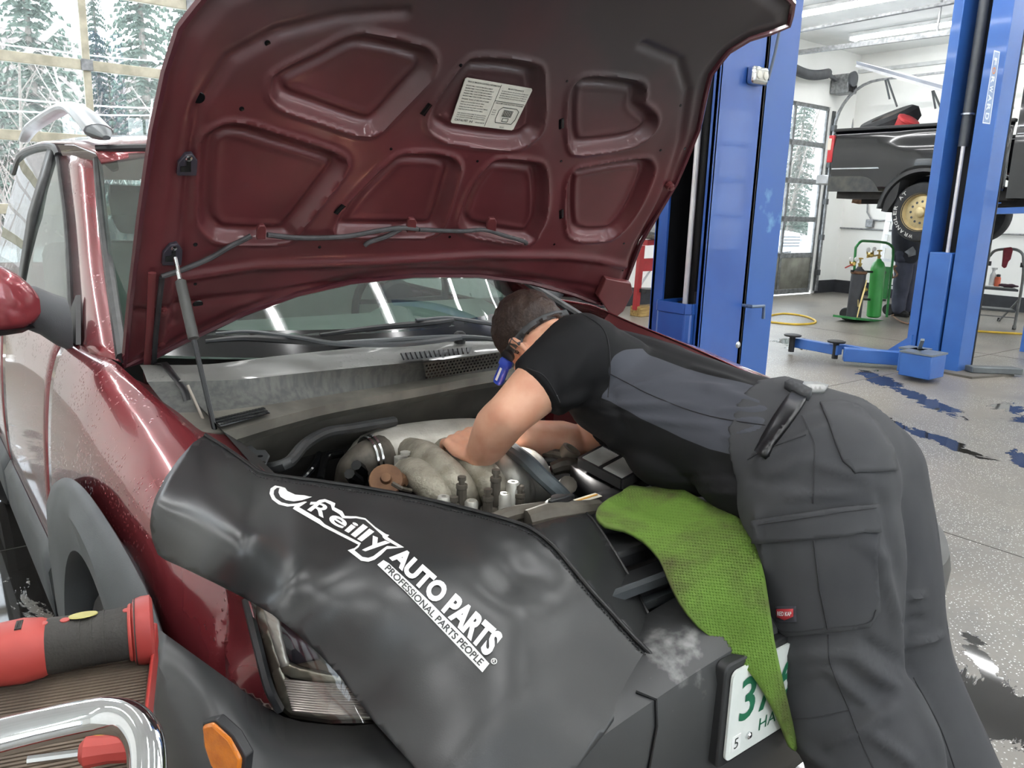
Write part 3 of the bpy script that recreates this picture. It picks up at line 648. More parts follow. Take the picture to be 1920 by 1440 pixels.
# mirror
def mirror(sgn):
    r = []
    for x, zc, hz, yd, yc in ((-.862, 1.135, .030, .05, 1.64), (-.88, 1.14, .050, .066, 1.635), (-.905, 1.147, .070, .075, 1.63), (-.95, 1.157, .085, .078, 1.63), (-1.02, 1.16, .085, .07, 1.64), (-1.065, 1.16, .065, .05, 1.65), (-1.085, 1.16, .02, .02, 1.655)):
        r.append([V(x * sgn, yc + yd * cos(a) * (abs(cos(a)) ** -.45 if abs(cos(a)) > .01 else 0), zc + hz * sin(a) * (abs(sin(a)) ** -.45 if abs(sin(a)) > .01 else 0)) for a in [2 * pi * i / 24 for i in range(24)]])
    mo = MB().loft(r, closed=True, caps=True).build('door_mirror', paint_mat('mirror_paint', '93424a', '8a3a40', drops=False), car)
    MB().loft([[V(p.x, p.y, min(p.z, 1.092) - .008) + V(0, 0, 0) for p in q] for q in r[1:6]], closed=True, caps=True).build('lower_shell', M_blk, mo)
    MB().loft([[V(x * sgn, 1.66 + .07 * cos(a), zc + hz * sin(a)) for a in [2 * pi * i / 16 for i in range(16)]] for x, zc, hz in ((-.90, 1.13, .055), (-.86, 1.115, .062), (-.825, 1.09, .068), (-.795, 1.075, .07))], closed=True, caps=True).build('mirror_arm', M_clad, mo)
    MB().loft([[V(-1.0 * sgn + dx, 1.715 - abs(dx) * .05, 1.16 + dz) for dx in (-.07, 0, .06)] for dz in (-.06, 0, .06)]).build('mirror_glass', M_chrome, mo)
    MB().prism([V(-.79 * sgn, 1.60, 1.03), V(-.79 * sgn, 1.82, 1.03), V(-.755 * sgn, 1.76, 1.14)], (.012 * sgn, 0, 0)).build('corner_plate', M_blk, mo)
mirror(1); mirror(-1)
# yellow sticker mark on the fender
# --- bumper
Tl = [K(298, 1180, x=-.893), K(420, 1268, x=-.850), K(522, 1340, z=.71), K(610, 1358, z=.70), K(710, 1356, z=.70), V(-.52, .14, .71), V(-.38, .11, .74), V(-.2, .10, .785), V(0, .095, .80)]
Cl = [V(-.915, .40, .765), V(-.905, .26, .72), V(-.855, .13, .675), V(-.765, .06, .655), V(-.66, .02, .665), V(-.53, -.01, .69), V(-.41, -.03, .735), V(-.2, -.037, .768), V(0, -.042, .775)]
Nl = [V(-1, 0, 0), V(-.96, -.28, 0), V(-.8, -.6, 0), V(-.45, -.9, 0), V(-.3, -.95, 0), V(-.2, -.98, 0), V(-.12, -1, 0), V(-.05, -1, 0), V(0, -1, 0)]
def brow(f): h = [f(i) for i in range(9)]; return h + [V(-p.x, p.y, p.z) for p in h[:-1]][::-1]
rows = [brow(lambda i: Tl[i]), brow(lambda i: Tl[i].lerp(Cl[i], .55) + V(0, 0, .018 if 0 < i < 8 else .004)), brow(lambda i: Tl[i].lerp(Cl[i], .86) + V(0, 0, .012)), brow(lambda i: Cl[i]), brow(lambda i: Cl[i] + Nl[i] * .008 + V(0, 0, -.035)), brow(lambda i: V(Cl[i].x, Cl[i].y, .55) + Nl[i] * .004), brow(lambda i: V(Cl[i].x, Cl[i].y, .44) - Nl[i] * .03), brow(lambda i: V(Cl[i].x, Cl[i].y, .33) - Nl[i] * .09)]
rows = [resample(catmull(r, 5), 90) for r in rows]
def bumper_mat():
    m = mat('bumper_plastic_worn', '363738', .38, col2='3f4041', scale=4, contrast=(.3, .7)); nt, p = nodes_of(m)
    # pale scuffs rubbed into the top ledge
    tc = nt.nodes.new('ShaderNodeTexCoord'); g = nt.nodes.new('ShaderNodeVectorMath'); g.operation = 'DISTANCE'; g.inputs[1].default_value = (-.29, -.2, .435)
    nt.links.new(tc.outputs['Object'], g.inputs[0])
    nz = nt.nodes.new('ShaderNodeTexNoise'); nz.inputs['Scale'].default_value = 28; nz.inputs['Detail'].default_value = 6; nt.links.new(tc.outputs['Object'], nz.inputs['Vector'])
    mr = nt.nodes.new('ShaderNodeMapRange'); mr.inputs['From Min'].default_value = .05; mr.inputs['From Max'].default_value = .14; mr.inputs['To Min'].default_value = .52; mr.inputs['To Max'].default_value = 0; nt.links.new(g.outputs['Value'], mr.inputs['Value'])
    ad = nt.nodes.new('ShaderNodeMath'); ad.operation = 'ADD'; nt.links.new(mr.outputs['Result'], ad.inputs[0]); nt.links.new(nz.outputs['Fac'], ad.inputs[1])
    st = nt.nodes.new('ShaderNodeMapRange'); st.inputs['From Min'].default_value = 1.0; st.inputs['From Max'].default_value = 1.2; st.inputs['To Max'].default_value = .38; nt.links.new(ad.outputs[0], st.inputs['Value'])
    mx = nt.nodes.new('ShaderNodeMix'); mx.data_type = 'RGBA'; nt.links.new(st.outputs['Result'], mx.inputs[0]); nt.links.new(p.inputs['Base Color'].links[0].from_socket, mx.inputs[6]); mx.inputs[7].default_value = (.5, .5, .49, 1)
    nt.links.new(mx.outputs[2], p.inputs['Base Color']); return m
bumper = MB().loft(rows).build('front_bumper', bumper_mat(), car, solid=.004)
# seam line down the bumper beside the cover corner
MB().tube([rows[k][0].lerp(rows[k][0], 0) * 0 + min(rows[k], key=lambda p: abs(p.x + .375) + (0 if p.y < .2 else 9)) + V(0, -.0015, .001) for k in range(2, 7)], .0025, 5).build('bumper_seam', M_blkg, bumper)
# side marker
n_ = V(-.92, -.4, 0).normalized(); p0 = V(-.878, .195, .65)
mk_ = [Kp(*p, p0, n_) for p in ((384, 1357), (404, 1352), (436, 1382), (457, 1420), (452, 1462), (432, 1470), (400, 1432), (388, 1395))]
sd = MB().prism([p - n_ * .01 for p in mk_], n_ * .016).build('side_marker', mat('amber_lens', 'd9801c', .25, 0, col2='c06a10', scale=30, coat=.5, bump=.4, bscale=250), car, bevel=.004)
mk2 = [Kp(*p, p0, n_) for p in ((381, 1353), (406, 1347), (440, 1378), (463, 1418), (458, 1466), (432, 1476), (396, 1434), (383, 1395))]
MB().prism([p - n_ * .012 for p in mk2], n_ * .014).build('lens_surround', M_blk, sd, bevel=.002)
# plate
plate_n = V(0, -1, .0); py0 = -.062
pl = [K(1376, 1262, y=py0), K(1357, 1415, y=py0)]
x0p = -.152; zt, zb_ = .682, .530
M_plate = mat('plate_white', 'dfe3df', .4, col2='cfd6d2', scale=12)
P_ = MB(); 
def rr(x0, x1, z0, z1, r, y, n=4):
    out = []
    for cx_, cz, a0 in ((x1 - r, z1 - r, 0), (x0 + r, z1 - r, 90), (x0 + r, z0 + r, 180), (x1 - r, z0 + r, 270)):
        for i in range(n + 1): a = rad(a0 + 90 * i / n); out.append(V(cx_ + r * cos(a), y, cz + r * sin(a)))
    return out
_dx, _dz = pl[0].x + .152, pl[0].z - .682; _car0 = V(_dx, 0, _dz)
_n0 = set(o.name for o in bpy.data.objects)
plate = P_.prism(rr(-.152, .152, zb_, zt, .012, py0), (0, .004, 0)).build('licence_plate', M_plate, car)
MB().prism(rr(-.165, .165, zb_ - .012, zt + .012, .014, py0 + .005), (0, .02, 0)).build('plate_bracket', M_blk, plate, bevel=.003)
M_green = mat('plate_green', '1f6b4c', .5); M_ink = mat('dark_ink', '26302b', .6)
t_ = MB()
for i, ch in enumerate('3/6'):
    x = -.128 + i * .05; w = .038
    put_text(t_, ch, [(x, py0 - .0008, .588), (x + w, py0 - .0008, .588), (x + w, py0 - .0008, .662), (x, py0 - .0008, .662)], bold=.012)
t_.build('plate_number', M_green, plate, smooth=False)
t_ = MB(); put_text(t_, 'HAMPSHIRE', [(-.072, py0 - .0008, .552), (.10, py0 - .0008, .552), (.10, py0 - .0008, .574), (-.072, py0 - .0008, .574)]); t_.build('plate_state', M_green, plate, smooth=False)
MB().box(-.140, -.118, py0 - .0008, py0, .542, .568).build('date_sticker', mat('sticker_white', 'eef0ee', .5), plate)
t_ = MB(); put_text(t_, '5', [(-.134, py0 - .0012, .546), (-.124, py0 - .0012, .546), (-.124, py0 - .0012, .564), (-.134, py0 - .0012, .564)]); t_.build('sticker_digit', M_ink, plate, smooth=False)
for x, z in ((-.098, .556), (-.09, .672), (.09, .672), (.098, .556)): MB().lathe([(.006, 0), (.006, .003), (.003, .005)], (x, py0, z), (0, -1, 0), 10).build('plate_screw', M_chrome, plate)
for _o in bpy.data.objects:
    if _o.name not in _n0 and _o.parent == car: _o.location = _o.location + _car0; WORLD_LOC[_o.name] = Matrix.Translation(_o.location)
for _o in plate.children: _o.location = _o.location + _car0; _o.matrix_parent_inverse = Matrix.Translation(plate.location).inverted()
# --- headlight (near side traced, far side a mirrored twin under the cover and man)
hl_ctrl = [(470, 1120, K(470, 1120, x=-.795)), (490, 1210, K(490, 1210, x=-.79)), (528, 1335, K(528, 1335, z=.712)), (610, 1354, K(610, 1354, z=.704)), (705, 1352, K(705, 1352, z=.706)), (590, 1120, K(590, 1120, z=.855)), (680, 1200, K(680, 1200, z=.80)), (560, 1200, K(560, 1200, z=.815)), (600, 1280, K(600, 1280, z=.758)), (800, 1270, K(800, 1270, z=.70)), (820, 1170, K(820, 1170, z=.78)), (700, 1090, K(700, 1090, z=.86)), (840, 1330, K(840, 1330, z=.67)), (430, 1050, K(430, 1050, x=-.79))]
hl_d = tps([(a, b, depth(c)) for a, b, c in hl_ctrl])
def HL(off): return lambda u, v: KT(u, v, hl_d(u, v) + off)
hl_out = [(466, 1122), (476, 1165), (492, 1230), (508, 1290), (524, 1330), (545, 1346), (620, 1357), (705, 1355), (780, 1340), (800, 1280), (790, 1200), (720, 1120), (600, 1070), (480, 1070)]
head = MB().patch(hl_out, 14, HL(.045)).build('headlight', mat('headlight_housing', '6e6a60', .3, .5, col2='5a564e', scale=10), car, solid=.01, face=CAM)
MB().patch([(476, 1130), (489, 1190), (505, 1250), (522, 1300), (532, 1326), (546, 1340), (620, 1350), (700, 1348), (740, 1340), (742, 1332), (690, 1338), (610, 1338), (556, 1326), (545, 1300), (530, 1262), (508, 1190), (498, 1128), (490, 1100)], 10, HL(.018)).build('bezel', mat('bezel_bronze', '8c877a', .3, .7, col2='79756a', scale=10), head, solid=.01, face=CAM)
MB().patch([(530, 1262), (545, 1270), (600, 1280), (660, 1284), (700, 1282), (700, 1274), (640, 1268), (560, 1254), (528, 1240), (524, 1250)], 8, HL(.014)).build('bezel', mat('bezel_bronze', ''), head, solid=.008, face=CAM)
MB().patch([(492, 1133), (512, 1148), (524, 1164), (526, 1195), (534, 1230), (541, 1248), (527, 1252), (517, 1225), (507, 1190), (498, 1160)], 8, HL(.012)).build('reflector', mat('reflector_silver', 'c9c6bd', .35, .4), head, solid=.006, face=CAM)
MB().patch([(528, 1164), (548, 1182), (590, 1222), (600, 1236), (543, 1248), (536, 1232), (529, 1200)], 8, HL(.03)).build('lamp_bowl', mat('lamp_dark', '3a3742', .12, .6, col2='5b5760', scale=14), head)
MB().patch([(543, 1249), (600, 1238), (640, 1268), (632, 1276), (560, 1262)], 8, HL(.022)).build('lamp_floor', mat('lamp_floor_bronze', '5a5046', .35, .5), head)
M_ind = mat('indicator_clear', 'a89f98', .15, .5, col2='7c706c', scale=40)
ind = MB().patch([(533, 1268), (560, 1282), (640, 1290), (700, 1296), (700, 1334), (630, 1336), (562, 1328), (545, 1308)], 8, HL(.022)).build('indicator', M_ind, head)
for k in range(13):
    z0 = 1276 + k * 4.6
    m = MB(); m.tube([HL(.016)(534 + k * 1.2 + (696 - 534) * i / 12, z0 + 10 * sin(i / 12 * 1.6)) for i in range(13)], .0022, 5); m.build('lens_rib', mat('lens_rib_clear', 'cfc6c0', .1, .6), head)
MB().patch([(552, 1284), (612, 1290), (612, 1334), (566, 1326), (556, 1306)], 8, HL(.0195)).build('indicator_bulb', mat('bulb_plum', '51434d', .2, .4), head)
MB().patch([(a, b) for a, b in hl_out], 14, HL(.004)).build('lens', thin_glass('lamp_lens', (.95, .95, .94), .06), head)
MB().tube([K(p[0] - 4, p[1], x=-.797) if p[1] < 1325 else K(p[0], p[1], z=.716) for p in ((466, 1122), (476, 1165), (492, 1230), (508, 1290), (524, 1330))], .007, 6, smooth=3).build('lamp_gasket', M_seal, head)
# the twin lamp on the other side
tl = [[V(.80 - .3 * i / 10, .40 - .26 * sin(i / 10 * 1.4), z) + V(0, -.02 * (z - .7), 0) for i in range(11)] for z in (.71, .78, .85, .9)]
MB().loft(tl).build('headlight', mat('lamp_lens_far', 'b9b9b4', .1, .4), car, solid=.02)
ft_ = tps([(436, 1110, depth(K(436, 1110, x=-.797))), (430, 1200, depth(K(430, 1200, x=-.806))), (426, 1272, depth(K(426, 1272, x=-.822))), (470, 1120, depth(K(470, 1120, x=-.797))), (490, 1210, depth(K(490, 1210, x=-.793))), (522, 1334, depth(K(522, 1334, z=.714))), (470, 1303, depth(K(470, 1303, x=-.806)))])
MB().patch([(420, 1100), (464, 1112), (476, 1165), (492, 1230), (508, 1290), (522, 1336), (490, 1322), (455, 1298), (424, 1278), (420, 1200)], 10, lambda u, v: KT(u, v, ft_(u, v))).build('fender_tip', paint_mat('maroon_tip', '86343a', '772c32', drops=False), car, solid=.003, face=CAM)
# grille and slam panel behind the bumper
sl = MB().box(-.60, .60, .20, .36, .80, .835).build('slam_panel', M_blk, car, bevel=.008)
MB().box(-.52, .52, .14, .18, .60, .81).build('grille', M_blk, car)
for k in range(5): MB().box(-.5, .5, .125, .14, .66 + k * .035, .675 + k * .035).build('grille_slat', M_clad, car)
# --- cowl under the windshield
def zr(ptsz, n=40): return resample(catmull([K(a, b, z=c) for a, b, c in ptsz], 5), n)
r0 = zr([(262, 684, 1.02), (388, 683, 1.022), (515, 668, 1.026), (639, 655, 1.03), (760, 645, 1.03), (870, 640, 1.03), (960, 640, 1.025)])
r1 = zr([(276, 716, 1.01), (442, 712, 1.012), (570, 699, 1.014), (723, 684, 1.015), (792, 679, 1.015), (880, 668, 1.013), (985, 658, 1.01)])
r2 = zr([(322, 774, .965), (399, 771, .962), (515, 757, .958), (625, 739, .955), (803, 711, .955), (900, 698, .955), (1010, 682, .955)])
r3 = zr([(366, 806, .95), (416, 811, .945), (515, 784, .945), (625, 757, .945), (807, 724, .948), (900, 706, .948), (1015, 690, .948)])
r4 = [p + V(0, 0, -.022) for p in r3]; r5 = [p + V(0, .02, -.02) for p in r4]; r6 = [p + V(0, .045, -.075) for p in r4]; r7 = [p + V(0, .08, -.12) for p in r4]
def cowl_mat():
    m = mat('cowl_plastic', '5b5c59', .55, col2='74736d', scale=9, bump=.3, bscale=120, bdist=.003); return m
MB().loft([r0, [a.lerp(b, .5) + V(0, 0, .006) for a, b in zip(r0, r1)], r1]).build('cowl_top', paint_mat('cowl_wet', '8a8b88', '6c6d6a', dscale=80, rough=.45, coat=.2, metal=0), car)
MB().loft([r1, [a.lerp(b, .5) + V(0, .008, 0) for a, b in zip(r1, r2)], r2]).build('cowl_face', mat('cowl_face_grey', '4a4c4b', .6, col2='5e5f5c', scale=14, aniso=(6, 6, 1)), car)
MB().loft([r2, r3, r4, r5]).build('cowl_lip', mat('cowl_lip_grey', '74726a', .55, col2='5a5852', scale=12), car)
MB().loft([r5, r6, r7]).build('firewall_beam', mat('dusty_beam', '55534d', .65, col2='3f3d39', scale=7), car)
far = r7[-1]
MB().loft([r7, [V(p.x * 1.0, p.y + .05, .45) for p in r7]]).build('firewall', M_bay, car)
# cowl on the far side behind the man
MB().loft([[V(r[-1].x + (.72 - r[-1].x) * i / 8, r[-1].y + (1.42 - r[-1].y) * (i / 8) ** 2, r[-1].z) for i in range(9)] for r in (r0, r1, r2, r3, r4, r5, r6, r7)]).build('cowl_end', cowl_mat(), car)
# slotted vents on the cowl
vg = MB().patch([(398, 786), (492, 764), (508, 774), (415, 800)], 6, lambda u, v: K(u, v, z=.957)).build('cowl_vent', M_clad, car)
m = MB()
for i in range(17):
    for j in range(3):
        u = 404 + i * 5.6 + j * 4; v = 786 - i * 1.32 + j * 4.4; q = K(u, v, z=.9585); m.box(q.x - .003, q.x + .003, q.y - .006, q.y + .006, q.z - .001, q.z + .0005)
m.build('vent_slots', M_blkg, vg, kind='stuff')
mA, mB, mC = K(800, 678, z=1.015), K(930, 661, z=1.012), K(803, 711, z=.955); mn = (mB - mA).cross(mC - mA).normalized()
if mn.dot(CAM - mA) < 0: mn = -mn
vg = MB().patch([(793, 681), (936, 660), (936, 691), (800, 710)], 8, lambda u, v: Kp(u, v, mA + mn * .009, mn)).build('cowl_mesh', mat('mesh_grey', '66665f', .5, .2), car)
m = MB()
for i in range(21):
    for j in range(5):
        u = 800 + i * 6.4 + (3.2 if j % 2 else 0); v = 682.5 - (u - 800) * .168 + j * 5.6
        if u > 932: continue
        q = Kp(u, v + 3, mA + mn * .0095, mn); m.box(q.x - .0026, q.x + .0026, q.y - .0012, q.y + .0012, q.z - .0026, q.z + .0026)
m.build('mesh_holes', M_blkg, vg, kind='stuff')
vg = MB().patch([(750, 662), (885, 651), (880, 664), (760, 676)], 6, lambda u, v: K(u, v, z=1.034)).build('cowl_vent', M_clad, car)
for i in range(15):
    a = K(757 + i * 8.6, 674 - i * .85, z=1.036); b = K(752 + i * 8.8, 663 - i * .75, z=1.036); MB().tube([a, b], .0022, 4).build('vent_rib', M_blkg, vg)
# wipers
def wiper(pts, z, lab, blade):
    w = MB().tube([K(a, b, z=z + dz) for a, b, dz in pts], [.006, .009, .011, .012], 6, smooth=5, flat=.6).build('wiper_arm', M_clad, car)
    MB().tube([K(a, b, z=z + dz) for a, b, dz in blade], [.005, .009, .006], 6, smooth=4).build('wiper_blade', M_blk, w)
    q = K(*pts[-1][:2], z=z); MB().lathe([(.016, -.02), (.017, .012), (.01, .018)], q, (0, 0, 1), 12).build('pivot', M_blk, w)
wiper([(405, 625, .03), (470, 622, .035), (560, 633, .03), (640, 645, .022), (760, 645, .02), (862, 633, .018)], 1.045, '', [(385, 640, .02), (460, 634, .025), (560, 640, .02), (640, 645, .015)])
wiper([(780, 600, .05), (840, 596, .05), (900, 604, .035), (960, 612, .02)], 1.045, '', [(600, 628, .02), (700, 615, .03), (800, 606, .04), (850, 600, .045)])
MB().tube([K(a, b, z=1.05) for a, b in ((605, 645), (700, 640), (860, 632), (960, 640))], [.009, .013, .013, .01], 8, smooth=4, flat=.6).build('wiper_linkage_cover', M_clad, car)
# --- engine bay shell
MB().box(-.66, .66, .16, 1.12, .40, .42).build('bay_floor', M_bay, car)
for sx in (-1, 1):
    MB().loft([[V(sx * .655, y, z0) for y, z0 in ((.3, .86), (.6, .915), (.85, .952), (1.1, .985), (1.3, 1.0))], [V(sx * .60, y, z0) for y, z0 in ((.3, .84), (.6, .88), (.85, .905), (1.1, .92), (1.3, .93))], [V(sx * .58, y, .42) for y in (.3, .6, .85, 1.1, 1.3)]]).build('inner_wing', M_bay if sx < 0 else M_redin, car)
    top_ = [side_section(Y, .6)[0] for Y in [.32 + .1 * i for i in range(10)]]
    MB().loft([[V(p.x * -sx, p.y, p.z - .006 + (.06 if sx > 0 else 0)) for p in top_], [V((p.x + .035) * -sx, p.y, p.z - .028 + (.05 if sx > 0 else 0)) for p in top_], [V((p.x + .075) * -sx, p.y, p.z - .034 + (.03 if sx > 0 else 0)) for p in top_]]).build('gutter', M_redin, car)
# hood hinge brackets
for sx in (-1, 1):
    MB().loft([[V(sx * (.66 + .015 * k), y, z) for y, z in ((1.02, .9), (1.08, 1.0), (1.24, 1.035), (1.36, 1.01))] for k in (0, 1)]).build('hinge_bracket', M_blk, car, solid=.004)
# ================================================================ raised hood
HA = rad(54); H0 = V(0, 1.33, 1.03); HE = V(0, -cos(HA), sin(HA)); HN = V(0, -sin(HA), -cos(HA))   # HN points out of the underside
def hp(px, py): P = Kp(px, py, H0, HN); return (P.x, (P - H0).dot(HE))
def hcurve(v, s): return -.030 * (v / .74) ** 2 * 0 + .05 * max(0, (s - .86) / .3) ** 2 + .012 * (1 - (v / .74) ** 2)*0
def HS(v, s, n=0):
    # leading edge curls towards the underside, sides droop slightly
    c = .07 * sm(.82, 1.18, s) * max(0, s - .8) / .35 + .02 * sm(.6, .76, abs(v))
    return H0 + V(v, 0, 0) + HE * s + HN * (n + c)
hoodL = [hp(*p) for p in ((232, 682), (243, 560), (262, 400), (285, 240), (309, 130), (335, 52), (348, 36))]
hoodR = [hp(*p) for p in ((1152, 575), (1200, 450), (1265, 340), (1308, 240), (1334, 140))]
front = [(-.66, .90), (-.55, .985), (-.40, 1.06), (-.2, 1.13), (0, 1.17), (.2, 1.19), (.40, 1.20), (.55, 1.19), (.66, 1.17), hp(1452, -20), hp(1450, 24), hp(1425, 42), hp(1392, 62), hp(1362, 92)]
bottom = [(.80, .085), hp(1100, 562), hp(1000, 535), hp(900, 522), hp(780, 522), hp(660, 535), hp(560, 558), hp(460, 594), hp(380, 632), (-.66, .0)]
hood_poly = hoodL + front + hoodR[::-1] + bottom
REC = [
 [(522,163),(533,144),(603,109),(650,84),(689,78),(767,95),(798,109),(798,136),(767,171),(712,229),(689,239),(650,229),(596,210),(541,191),(526,179)],
 [(391,272),(405,255),(428,245),(463,247),(518,264),(596,288),(631,303),(633,319),(607,354),(549,428),(529,443),(428,443),(401,432),(386,408),(386,350)],
 [(759,299),(825,301),(848,315),(845,342),(825,408),(810,430),(767,432),(650,432),(644,416),(673,373),(728,319)],
 [(920,317),(941,308),(987,312),(1012,325),(1014,400),(999,437),(985,447),(895,433),(872,417),(874,396),(891,354)],
 [(815,232),(822,205),(870,135),(900,120),(987,129),(1007,150),(1007,233),(991,254),(962,267),(862,256),(832,246)],
 [(1078,175),(1103,154),(1187,162),(1199,179),(1197,200),(1220,221),(1218,242),(1182,265),(1095,277),(1078,267),(1074,233)],
 [(1074,337),(1103,321),(1195,306),(1214,312),(1212,333),(1187,387),(1153,433),(1124,442),(1087,440),(1072,421)]]
RECV = []
for poly in REC:
    q = [hp(*p) for p in poly]; q = [Vector((a, b, 0)) for a, b in q]; RECV.append(np.array([(p.x, p.y) for p in catmull(q, 4, closed=True)]))
OUTV = np.array(hood_poly)
def sdist(P, x, y):
    a = P; b = np.roll(P, -1, 0); d = b - a; w = np.array([x, y]) - a
    t = np.clip((w * d).sum(1) / ((d * d).sum(1) + 1e-12), 0, 1); e = w - d * t[:, None]; dm = math.sqrt((e * e).sum(1).min())
    cr = ((a[:, 1] > y) != (b[:, 1] > y)); xs = a[cr, 0] + (y - a[cr, 1]) / (b[cr, 1] - a[cr, 1]) * (b[cr, 0] - a[cr, 0])
    return -dm if (xs > x).sum() % 2 else dm
RIDGE = [[(300, 640), (330, 520), (480, 497), (700, 490), (900, 478), (1060, 480), (1165, 490)]]
RIDV = [np.array([hp(*p) for p in r]) for r in RIDGE]
SIDE = [np.array([hp(*p) for p in r]) for r in ([(322, 600), (338, 480), (352, 330), (372, 200), (430, 110), (520, 62), (640, 30), (760, 20)], [(1175, 500), (1240, 360), (1275, 260), (1290, 170), (1270, 110), (1200, 80)])]
def pl_dist(P, x, y):
    a = P[:-1]; d = P[1:] - a; w = np.array([x, y]) - a; t = np.clip((w * d).sum(1) / (d * d).sum(1), 0, 1); e = w - d * t[:, None]; return math.sqrt((e * e).sum(1).min())
def sd_vec(P, X, Y):
    """signed distance of many points to one closed outline"""
    a = P; b = np.roll(P, -1, 0); best = np.full(X.shape, 1e9); par = np.zeros(X.shape, int)
    for (ax, ay), (bx, by) in zip(a, b):
        dx, dy = bx - ax, by - ay; t = np.clip(((X - ax) * dx + (Y - ay) * dy) / (dx * dx + dy * dy + 1e-12), 0, 1)
        best = np.minimum(best, (X - ax - dx * t) ** 2 + (Y - ay - dy * t) ** 2)
        c = (ay > Y) != (by > Y); xs = ax + (Y - ay) / (by - ay + 1e-15) * dx; par += (c & (xs > X))
    return np.sqrt(best) * np.where(par % 2, -1, 1)
def pd_vec(P, X, Y):
    best = np.full(X.shape, 1e9)
    for (ax, ay), (bx, by) in zip(P[:-1], P[1:]):
        dx, dy = bx - ax, by - ay; t = np.clip(((X - ax) * dx + (Y - ay) * dy) / (dx * dx + dy * dy), 0, 1); best = np.minimum(best, (X - ax - dx * t) ** 2 + (Y - ay - dy * t) ** 2)
    return np.sqrt(best)
def smv(a, b, x): t = np.clip((x - a) / (b - a), 0, 1); return t * t * (3 - 2 * t)
def hood_h(X, Y):
    n = np.zeros(X.shape)
    for P in RECV:
        d = sd_vec(P, X, Y)
        n -= .020 * smv(.020, -.004, d); n += .006 * np.exp(-((d - .020) / .007) ** 2) - .005 * np.exp(-((d + .010) / .007) ** 2) + .003 * np.exp(-((d + .024) / .008) ** 2)
    for P in RIDV: n += .012 * np.exp(-(pd_vec(P, X, Y) / .014) ** 2)
    for P in SIDE: n -= .010 * np.exp(-(pd_vec(P, X, Y) / .012) ** 2)
    de = -sd_vec(OUTV, X, Y); n -= .014 * smv(.05, .012, de)
    n -= .008 * np.exp(-((Y - .16 - .05 * (1 - (X / .7) ** 2)) / .014) ** 2)
    return n
def hood_in(u, v): return HS(u, v, float(hood_h(np.array([u]), np.array([v]))[0]))
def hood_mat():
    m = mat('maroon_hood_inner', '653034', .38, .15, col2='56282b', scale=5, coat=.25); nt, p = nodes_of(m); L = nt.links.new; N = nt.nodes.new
    # soot, road film and painted-in shade along the leading edge, wandering down in patches
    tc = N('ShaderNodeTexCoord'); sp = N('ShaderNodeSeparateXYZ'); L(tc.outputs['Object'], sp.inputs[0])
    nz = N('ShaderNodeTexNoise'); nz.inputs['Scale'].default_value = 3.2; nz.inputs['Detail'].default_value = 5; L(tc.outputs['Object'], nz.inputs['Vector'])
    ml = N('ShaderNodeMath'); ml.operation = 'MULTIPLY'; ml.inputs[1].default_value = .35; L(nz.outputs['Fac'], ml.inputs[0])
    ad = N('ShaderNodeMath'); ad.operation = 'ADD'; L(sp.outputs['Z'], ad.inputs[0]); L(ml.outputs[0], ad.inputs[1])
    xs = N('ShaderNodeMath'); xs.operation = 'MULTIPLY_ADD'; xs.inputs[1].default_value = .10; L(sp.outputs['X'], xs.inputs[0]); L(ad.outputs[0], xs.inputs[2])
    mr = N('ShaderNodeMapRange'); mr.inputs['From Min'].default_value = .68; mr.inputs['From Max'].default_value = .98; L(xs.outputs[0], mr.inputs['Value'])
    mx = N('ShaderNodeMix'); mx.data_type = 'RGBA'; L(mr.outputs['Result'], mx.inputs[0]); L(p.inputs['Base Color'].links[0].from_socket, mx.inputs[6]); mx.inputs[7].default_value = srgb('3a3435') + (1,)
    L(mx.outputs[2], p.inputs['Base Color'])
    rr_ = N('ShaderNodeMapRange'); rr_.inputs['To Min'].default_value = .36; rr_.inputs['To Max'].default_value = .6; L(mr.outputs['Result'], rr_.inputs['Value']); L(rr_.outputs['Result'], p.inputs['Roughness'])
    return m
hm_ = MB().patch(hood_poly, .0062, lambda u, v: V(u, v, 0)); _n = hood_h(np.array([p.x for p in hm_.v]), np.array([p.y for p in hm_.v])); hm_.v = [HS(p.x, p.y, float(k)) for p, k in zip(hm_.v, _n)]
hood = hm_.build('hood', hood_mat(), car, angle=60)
# outer skin
def hood_out(u, v):
    de = -sdist(OUTV, u, v); return HS(u, v, -.022 - .028 * sm(0, .05, de))
MB().patch(hood_poly, .03, hood_out).build('hood_skin', M_red, hood, angle=60)
# folded rim around the edge
rim = [Vector((a, b, 0)) for a, b in hood_poly]
rimp = []
for i, p in enumerate(rim):
    q = rim[(i + 1) % len(rim)]; n = max(1, int((q - p).length / .03)); rimp += [p.lerp(q, k / n) for k in range(n)]
MB().tube([HS(p.x, p.y, -.012) for p in rimp], .008, 6, closed=True).build('hood_rim', paint_mat('maroon_rim', '63333b', '552c34', drops=False), hood)
